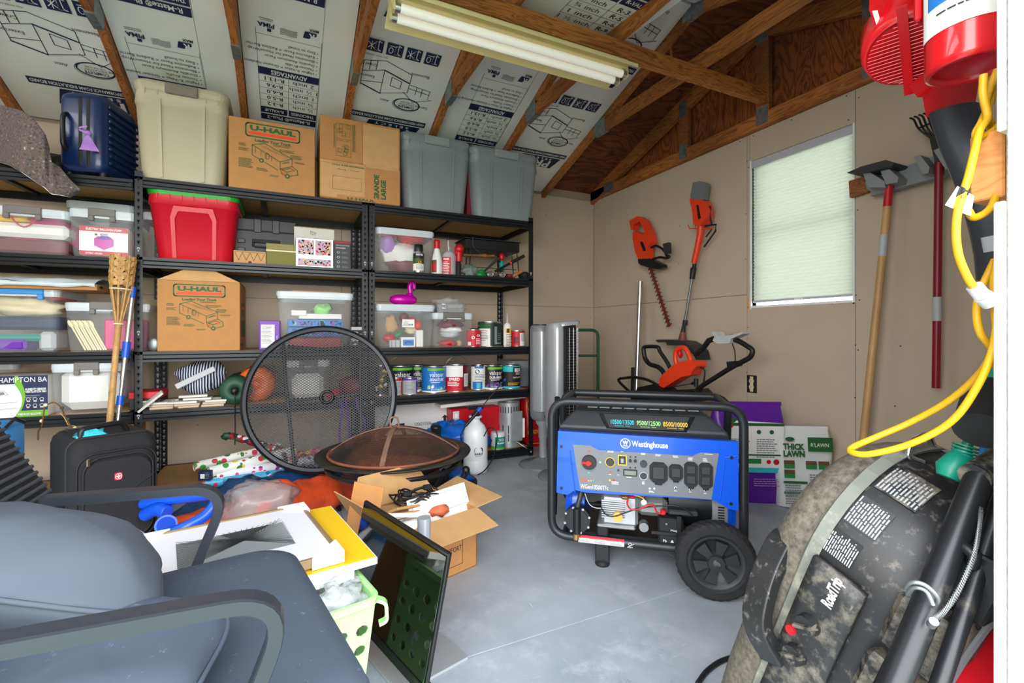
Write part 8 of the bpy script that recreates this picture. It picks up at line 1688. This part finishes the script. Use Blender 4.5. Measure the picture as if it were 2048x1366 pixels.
m = M(); m.ell((0, 0, 0), (.14, .085, .10), 20, 10, 'bagwhite', .7, .15, 6, 95, .9); P = V((.197, 1.185, 0))+Matrix.Rotation(rz, 3, 'Z') @ V((-.17, .115, .13)); m.thing('white_sack', 'white sack filling the lower part of the green basket', 'bag', tuple(P))
# stack of frames
fu = V((.981, .192, 0)).normalized(); fv = V((-fu.y, fu.x, 0)); P1 = V((-.34, 1.63, .385)); frz = atan2(fu.y, fu.x)
FP = V((.13, 1.287, 0)); FW, FD = .43, .425; F0 = FP-fu*FW
t = thing('framed_photo', 'framed black and white bridge photo with white corner guards lying flat', 'framed picture', (F0.x, F0.y, .36), frz)
mat('framewood', '#8a7350', .5); mat('mattw', '#dfe0e6', .6)
m = M()
for q in (((0, 0, 0), (FW, .012, .024)), ((0, FD-.012, 0), (FW, FD, .024)), ((0, 0, 0), (.012, FD, .024)), ((FW-.012, 0, 0), (FW, FD, .024))): m.box(*q, 'framewood', .002)
m.part('frame_edge', t); m = M(); m.box((.01, .01, .006), (FW-.01, FD-.01, .020), 'mattw'); m.part('mat_board', t)
p = Pr((0, 0, .0205), (1, 0, 0), (0, 1, 0)); x0, x1, y0, y1 = FW*.20, FW*.80, FD*.30, FD*.72
mat('ph1', '#878f92', .5); mat('ph2', '#3e474a', .5); mat('ph3', '#b8c0c3', .5); mat('ph4', '#2a3033', .5)
p.rect(x0, y0, x1, y1, 'ph3'); p.poly([(x0, y0), (x0+.06, y0), (x0+.17, y0+.09), (x0+.10, y1), (x0, y1)], 'ph1'); p.poly([(x0+.10, y1), (x0+.14, y0+.10), (x1-.05, y1-.02), (x1-.03, y1)], 'ph2'); p.poly([(x0+.02, y0), (x1, y0), (x1, y0+.03), (x0+.16, y0+.10)], 'ph1')
for k in range(18): f = k/17; p.line([(x0, y0+(y1-y0)*f), (x0+.15, y0+.10)], .0028, 'ph4'); p.line([(x1, y0+(y1-y0)*f*.9), (x0+.15, y0+.10)], .0026, 'ph2' if k % 2 else 'ph4'); p.line([(x0+(x1-x0)*f, y1), (x0+.15, y0+.10)], .0016, 'ph4')
for k in range(8): p.line([(x0+.17+k*.008, y0+.10+k*.006), (x0+.17+k*.012, y0+.135+k*.008)], .0015, 'ph4')
p.part('bridge_photo', t, 'grey photo of a cable bridge')
mat('pinboard', '#f1c21a', .4)
for cxy in ((0, 0), (FW, 0), (FW, FD), (0, FD)):
    sxx = 1 if cxy[0] == 0 else -1; syy = 1 if cxy[1] == 0 else -1
    m = M(); m.loft([[(cxy[0]-sxx*.004, cxy[1]-syy*.004, z), (cxy[0]+sxx*.075, cxy[1]-syy*.004, z), (cxy[0]-sxx*.004, cxy[1]+syy*.075, z)] for z in (-.003, .028)], 'paper', False); m.part('corner_guard', t, 'white cardboard corner guard')
B0 = F0+fu*.035-fv*.012; t = thing('yellow_board', 'bright yellow framed board lying under the framed bridge photo', 'board', (B0.x, B0.y, .335), frz-.02)
m = M(); m.box((0, 0, 0), (.48, .46, .018), 'paper', .001); m.part('board_body', t); m = M(); m.box((.004, .004, .0175), (.476, .456, .0195), 'pinboard'); m.part('yellow_face', t)
m = M(); m.box((0, 0, 0), (.40, .38, .028), 'paper', .002); m.thing('white_box', 'flat white box under the yellow board', 'box', (F0.x+.06, F0.y+.01, .304), frz)
m = M(); m.box((0, 0, 0), (.36, .34, .30), 'cardin', .003); m.thing('support_box', 'pale cardboard box carrying the stack of frames', 'cardboard box', (F0.x+.02, F0.y+.03, 0), frz)
m = M(); m.box((-.06, -.002, 0), (.06, .002, .22), 'card', .001); m.thing('cardboard_flap', 'loose cardboard sheet standing between the yellow board and the open box', 'cardboard', (.235, 1.80, .17), rot=(R_(-8), R_(8), R_(-35)))

# ---------------------------------------------------------------- bags, hose, rolls on the floor
def longbag(name, label, P0, P1, r, mt, cat, seed, flat=.7, zc=None):
    P0, P1 = V(P0), V(P1); u = (P1-P0); L = u.length; u.normalize(); s = V((-u.y, u.x, 0)); n = 22; k_ = 40; rg = []
    for i in range(k_+1):
        f = i/k_; rr = r*(sin(pi*min(1, max(0, f*.9+.05)))**.35)*(.9+.2*noise.noise(V((f*5, seed, 0))))
        rg.append([(P0+u*L*f+s*cos(2*pi*q/n)*rr*1.25*(1+.16*noise.noise(V((f*14, q*.8, seed))))+V((0, 0, max(.004, flat*rr+sin(2*pi*q/n)*rr*flat*(1+.35*noise.noise(V((f*16, cos(2*pi*q/n)*2, seed)))))))) for q in range(n)])
    o = M().loft(rg, mt, True); o.v = [tuple(V(q)-V((P0.x, P0.y, 0))) for q in o.v]; return o.thing(name, label, cat, (P0.x, P0.y, 0))
mat('orangefab', '#f4592a', .5, 0, .12, 7, bump=.8, bs=16); mat('navyfab', '#12406e', .35, 0, .15, 7, bump=.8, bs=16)
longbag('long_nylon_bag', 'long crumpled orange nylon bag on the floor before the shelves', (-.50, 2.36, 0), (.40, 2.86, 0), .125, 'orangefab', 'bag', 1, .85)
longbag('long_nylon_bag', 'long dark blue nylon bag behind the orange one', (-.48, 2.68, 0), (.36, 3.10, 0), .115, 'navyfab', 'bag', 2, .9)
longbag('grey_bundle', 'dark grey plastic bundle behind the wrapping paper rolls', (-.40, 3.40, 0), (.05, 3.45, 0), .10, 'greytarp', 'bundle', 3, .95)
c = at(520, 1015, 2.10); m = M(); m.ell((0, 0, 0), (.145, .10, .085), 30, 16, 'bagsmoke' if mat('bagsmoke', '#a8a2a2', .2, alpha=.5, bump=.7, bs=20) else 0, .9, .14, 7, 21, .95); m.thing('clear_plastic_bag', 'domed clear plastic bag lying on the orange nylon bag', 'plastic bag', (c.x, c.y, .20))
# hose
mat('hoseblue', '#0d4fd0', .3)
def ribbed(pts, r, nm, par):
    P = spline(pts, 14); rr = [r*(1 if k % 2 else .88) for k in range(len(P))]; m = M(); m.tube(P, rr, 14, 'hoseblue'); return m.part(nm, par, world=True)
t = thing('corrugated_hose', 'bright blue corrugated hose with a round cap beside the black suitcase', 'hose', tuple(at(360, 1030, 1.9)))
ribbed([at(285, 1008, 2.0), at(340, 1000, 1.98), at(400, 992, 1.96), at(428, 990, 1.94), at(432, 1003, 1.9), at(412, 1030, 1.86), at(375, 1052, 1.82), at(330, 1070, 1.8)], .0225, 'hose_run', t)
ribbed([at(290, 1030, 1.98), at(315, 1018, 1.96), at(335, 1025, 1.94)], .028, 'hose_end', t)
c = at(332, 1050, 1.88); ax = (CAM-c).normalized(); m = M(); m.cyl(c-ax*.02, c+ax*.004, .034, .038, 26, 'hoseblue'); m.cyl(c, c+ax*.006, .031, seg=26, mat='capblue' if mat('capblue', '#0a3fae', .7, spec=.2) else 0); m.part('hose_cap', t, world=True)
# gift wrap rolls
def dots(name, base, cols, sc_=40, amt=.5):
    m = bpy.data.materials.new(name); m.use_nodes = True; n = m.node_tree.nodes; L = m.node_tree.links; p = n['Principled BSDF']; t = n.new('ShaderNodeTexCoord')
    v = n.new('ShaderNodeTexVoronoi'); v.inputs['Scale'].default_value = sc_; L.new(t.outputs['Object'], v.inputs[0])
    sp_ = n.new('ShaderNodeSeparateColor'); L.new(v.outputs['Color'], sp_.inputs[0]); cr = n.new('ShaderNodeValToRGB'); cr.color_ramp.interpolation = 'CONSTANT'; e = cr.color_ramp.elements
    e[0].color = (*lin(cols[0]), 1); e[1].position = 1/len(cols); e[1].color = (*lin(cols[1]), 1)
    for i, c in enumerate(cols[2:]): q = e.new((i+2)/len(cols)); q.color = (*lin(c), 1)
    L.new(sp_.outputs[0], cr.inputs[0]); lt = n.new('ShaderNodeMath'); lt.operation = 'LESS_THAN'; lt.inputs[1].default_value = amt; L.new(v.outputs['Distance'], lt.inputs[0])
    mx = n.new('ShaderNodeMix'); mx.data_type = 'RGBA'; L.new(lt.outputs[0], mx.inputs[0]); mx.inputs[6].default_value = (*lin(base), 1); L.new(cr.outputs[0], mx.inputs[7]); L.new(mx.outputs[2], p.inputs['Base Color']); p.inputs['Roughness'].default_value = .35; MATS[name] = m
dots('wrap1', '#e8ebe4', ['#3f9a3a', '#d8d23a', '#c83a4a', '#d9dcd6', '#4a7a3a'], 26, .42); dots('wrap2', '#eceaf0', ['#d0306a', '#8a3aa0', '#e05a80', '#f0eef4'], 34, .35); dots('wrap3', '#4fb3d8', ['#e8f2f6', '#d04060', '#2a6fb0', '#58b8d0'], 34, .4); dots('wrap4', '#a8122c', ['#e8e8e8', '#2a2a2c', '#c8243a', '#186a3a'], 30, .5); dots('wrap5', '#e05a7a', ['#c03060', '#f0b0c0', '#a83a90', '#f0d060'], 34, .5)
def rollp(label, a, b, r, mt):
    a, b = V(a), V(b); t = thing('gift_wrap_roll', label, 'wrapping paper', tuple(a), 0, 'gift wrap rolls on the bottom shelf'); m = M(); m.cyl(a, b, r, seg=22, mat=mt, caps=(0, 0)); m.part('paper_roll', t, world=True)
    m = M(); u = (b-a).normalized(); m.cyl(a+u*.001, a+u*.02, r*.55, seg=16, mat='cardin', caps=(0, 0)); m.cyl(a+u*.02, a+u*.022, r*.9, seg=16, mat='inkk'); m.part('cardboard_core', t, world=True)
A = lambda x, y, t_: at(x, y, t_)
rollp('white gift wrap roll with green and yellow figures, the topmost left end', A(388, 934, 2.62), A(560, 893, 2.95), .026, 'wrap1')
rollp('thick white gift wrap roll with green figures, in front of the thinner one', A(418, 945, 2.55), A(590, 902, 2.88), .031, 'wrap1')
rollp('pink and purple dotted gift wrap roll under the white rolls', A(432, 952, 2.57), A(640, 918, 2.92), .027, 'wrap2')
rollp('red pink gift wrap roll behind the dotted one', A(450, 938, 2.66), A(640, 903, 2.98), .025, 'wrap5')
rollp('light blue gift wrap roll with white figures, the lowest one', A(405, 968, 2.52), A(640, 937, 2.88), .027, 'wrap3')
rollp('dark red and black gift wrap roll slanting down from the left', A(463, 872, 2.9), A(620, 918, 2.9), .022, 'wrap4')
m = M(); m.ell((0, 0, 0), (.035, .02, .02), 12, 7, 'greenbag', nz=.35, seed=8, nsc=12); m.thing('green_bristle_end', 'green bristly tuft at the end of the dark red gift wrap roll', 'tuft', tuple(A(456, 872, 2.92)))
q = A(410, 945, 2.52); m = M(); m.box((0, 0, 0), (.06, .03, .05), 'navy', .002); t = thing('roll_label', 'navy label with a square code holder at the end of the gift wrap rolls', 'label', tuple(A(396, 962, 2.5)), R_(-20)); m.part('label_card', t)
p = front(.06, .05); p.rect(.012, .012, .034, .036, 'paper'); p.lines(.038, .04, .02, 5, .007, 'inkgr'); p.part('printed_front', t)

# ---------------------------------------------------------------- black suitcase with the bandana
A_ = V((-.765, 2.415, 0)); sr = R_(28)
t = thing('soft_suitcase', 'black fabric suitcase with a red cross badge and a turquoise bandana on its handle', 'suitcase', tuple(A_), sr)
mat('blackfab', '#17181c', .8, 0, .15, 60, bump=.4, bs=300); W_, D_, H_ = .29, .40, .515
m = M(); m.loft([[(W_/2+x, D_/2+y, z) for x, y in rrect(W_-i2, D_-i2, .045, 5)] for z, i2 in ((.03, .02), (.05, 0), (H_-.05, 0), (H_-.02, .015), (H_, .05))], 'blackfab'); m.part('case_body', t)
for o_, i2, dd, zc in (('front_pocket', .035, -.022, 0), ('outer_pocket', .065, -.036, -.01)):
    m = M(); m.loft([[(W_/2+x, dd+yy, .27+zc+z) for x, z in rrect(W_-i2-g, H_-.10-i2-g, .06, 6)] for yy, g in ((.03, 0), (.006, 0), (0, .012))], 'blackfab', True); m.part(o_, t)
for i2, dd in ((.03, -.018), (.062, -.034)):
    m = M(); m.tube([(W_/2+x, dd, .27+z) for x, z in rrect(W_-i2, H_-.10-i2, .062, 6)], .0035, 6, 'blackrub', closed=True); m.part('zip_line', t)
m = M(); m.tube([(x+W_/2, D_*.30+0, z) for x, z in ()] or [(W_/2+x, .06+D_*.0, .27+z) for x, z in rrect(W_+.004, H_-.02, .05, 6)], .006, 6, 'blackrub', closed=True); m.part('piping', t)
m = M(); m.loft([[(.14+x, y, .36+z) for x, z in rrect(.026, .03, .006, 3)] for y in (-.040, -.035)], 'inkr', False); o = m.part('cross_badge', t, 'red badge with a white cross'); p = Pr((.14, -.0402, .36), (1, 0, 0), (0, 0, 1)); p.rect(-.002, -.008, .002, .008, 'inkw'); p.rect(-.007, -.002, .007, .002, 'inkw'); p.ring(0, 0, .0105, .012, .0016, 'inkw', 12); p.part('badge_print', o)
for x, z in ((.035, .22), (.045, .45)): m = M(); m.box((x-.005, -.045, z-.03), (x+.006, -.036, z), 'chrome', .002); m.part('zip_puller', t)
m = M(); m.tube([(.19, -.036, .30), (.25, -.038, .335), (.285, -.02, .36)], .003, 5, 'blackrub'); m.part('pocket_strap', t)
m = M(); m.tube(fillet([(.05, .10, H_-.01), (.05, .10, H_+.035), (.20, .14, H_+.04), (.22, .15, H_-.01)], .03), .011, 8, 'black'); m.part('carry_handle', t)
m = M(); m.box((.04, .28, H_-.01), (.25, .33, H_+.012), 'black', .006); m.part('pull_handle', t)
for x in (.04, W_-.04): m = M(); m.cyl((x-.01, .02, .02), (x+.01, .02, .02), .022, seg=14, mat='black'); m.part('wheel', t)
m = M(); mat('turq', '#35b9c9', .8, bump=.5, bs=50); bp_ = at(183, 872, 1.98)
m.ell((0, 0, 0), (.045, .035, .028), 16, 9, 'turq', nz=.3, seed=4, nsc=7); m.tube(spline([(-.02, -.01, .01), (-.04, 0, .0), (-.06, .01, -.01), (-.08, .02, -.02)], 5), [.014]*6+[.010]*10, 7, 'turq'); m.tube(spline([(-.0, -.02, .0), (-.03, -.03, -.03), (-.045, -.03, -.05)], 5), .012, 7, 'turq'); m.thing('bandana', 'turquoise bandana knotted round the suitcase handle', 'bandana', (bp_.x, bp_.y, bp_.z))
m = M(); c = at(262, 1050, 1.75); m.add([(0, 0, 0), (.10, .01, -.10), (.13, .0, -.20), (.03, -.01, -.03)], [(0, 1, 2, 3)], 'bagwhite'); m.add([(0, .004, 0), (.10, .014, -.10), (.13, .004, -.20), (.03, -.006, -.03)], [(3, 2, 1, 0)], 'bagwhite'); m.thing('torn_paper', 'torn white paper strip between the black suitcase and the grey pillow', 'paper', tuple(c))
m = M(); m.loft([[(x, y, z) for x, y in rrect(.16, .22, .05, 5)] for z in (0, .56)]+[[(x, y, .585) for x, y in rrect(.10, .16, .04, 5)]], 'skyblue'); m.tube([(.078, -.08, .57), (.078, 0, .60), (.078, .08, .57)], .006, 6, 'black'); q = at(-22, 900, 1.9); m.thing('blue_cooler_bag', 'bright blue soft bag behind the ribbed chair back', 'bag', (q.x+.0, q.y, 0))

# ---------------------------------------------------------------- armchair in the foreground
mat('seatfab', '#3b4452', .95, 0, .08, 8, dirt='#6a7584', ds=60, cut=(.62, .72)); mat('pillowfab', '#474e59', .95, 0, .06, 6); mat('armmetal', '#2c3036', .35, .2)
SC = V((-.150, .875, 0)); srz = R_(10.8)
t = thing('armchair', 'dark grey armchair with flat metal loop arms and a ribbed back', 'armchair', tuple(SC), srz)
def cs(w): return tuple(Matrix.Rotation(-srz, 3, 'Z') @ (V(w)-SC))
m = M(); rg = []
for z, i2 in ((.385, .05), (.395, .01), (.42, 0), (.445, .0), (.462, .02), (.472, .07), (.474, .2)):
    rg.append([(x, y, z+.006*cos(x*5)*cos(y*4)) for x, y in rrect(.44-i2, .60-i2, .085, 8)])
m.loft(rg, 'seatfab', True); m.part('seat', t)
m = M(); m.tube([(x, y, .458) for x, y in rrect(.438-.014, .60-.014, .085, 10)], .003, 6, 'seatfab', closed=True); m.part('seat_piping', t)
m = M(); m.box((-.18, -.27, .355), (.19, .27, .388), 'black', .01); m.part('seat_pan', t)
FLAT = [(-.016, -.008), (-.012, -.0095), (.012, -.0095), (.016, -.008), (.016, .008), (.012, .0095), (-.012, .0095), (-.016, .008)]
for y, xc in ((.650, .008), (1.158, -.108)):
    pts = fillet([(-.43, y, .637), (xc, y, .622), (xc-.085, y, .40), (xc-.30, y, .37)], .075, 9)
    m = M(); m.tube(pts, .01, 8, 'armmetal', flat=FLAT); m.v = [cs(q) for q in m.v]; m.part('arm', t)
m = M(); ang = R_(28)
def bp3(h, n): return (-.30-h*sin(ang)-n*cos(ang), .43+h*cos(ang)-n*sin(ang))
rg = []
for y0_, f in ((.60, .7), (.61, 1), (1.195, 1), (1.205, .7)):
    rg.append([(bp3(h, n)[0], y0_, bp3(h, n)[1]) for h, n in ((0, .0), (.56, .0), (.58, .015), (.58, .04), (.56, .05*f), (0, .05*f))])
m.loft(rg, 'black', False); m.v = [cs(q) for q in m.v]; m.part('backrest', t)
m = M()
for k in range(40):
    x, z = bp3(.02+k*.0138, -.003); m.tube([(x, .605, z), (x, 1.20, z)], .0042, 6, 'armmetal' if 0 else 'ribgrey' if mat('ribgrey', '#33383e', .5) else 0)
m.v = [cs(q) for q in m.v]; m.part('backrest_ribs', t, kind='stuff')
m = M(); m.cyl((0, 0, .05), (0, 0, .36), .03, seg=16, mat='black'); m.part('column', t)
for k in range(5): m = M(); a = 2*pi*k/5; m.tube([(0, 0, .09), (.26*cos(a), .26*sin(a), .055)], [.022, .014], 8, 'black'); m.part('base_leg', t); m = M(); m.ell((.26*cos(a), .26*sin(a), .026), (.026, .02, .026), 12, 8, 'black'); m.part('caster', t)
def pillow(name, label, c, r, rot, mt, cat='pillow', seam=True, e=.72):
    t = thing(name, label, cat, tuple(c), rot=rot); m = M(); n1, n2 = 34, 18; rg = []
    for i in range(n2+1):
        ph = -pi/2+pi*i/n2; row = []
        for k in range(n1):
            th = 2*pi*k/n1; sg = lambda v, p_: math.copysign(abs(v)**p_, v)
            x, y, z = sg(cos(th), .5)*cos(ph)**.6, sg(sin(th), .5)*cos(ph)**.6, sin(ph)
            d = max(abs(x), abs(y)); z2 = z*(1-.55*d**3); row.append(V((x*r[0], y*r[1], z2*r[2]))*(1+.05*noise.noise(V((x*2.5, y*2.5, z*2+r[0]*10)))+.012*noise.noise(V((x*9, y*3, z*4)))))
        rg.append(row)
    m.loft(rg, mt, True, (0, 0)); m.part('pillow_body', t)
    m = M(); m.tube([V((math.copysign(abs(cos(2*pi*k/48))**.5, cos(2*pi*k/48))*r[0]*1.005, math.copysign(abs(sin(2*pi*k/48))**.5, sin(2*pi*k/48))*r[1]*1.005, 0)) for k in range(48)], .0035, 6, mt, closed=True); m.part('pillow_piping', t)
    return t
pillow('grey_pillow', 'big slate grey pillow slumped on the armchair between its arms', (-.325, .93, .60), (.155, .165, .075), (R_(-8), R_(26), R_(8)), 'pillowfab')
pillow('grey_cushion', 'slate grey cushion with a piped edge under the near arm of the chair', (-.215, .745, .525), (.125, .12, .045), (R_(14), R_(8), R_(-18)), 'seatfab')
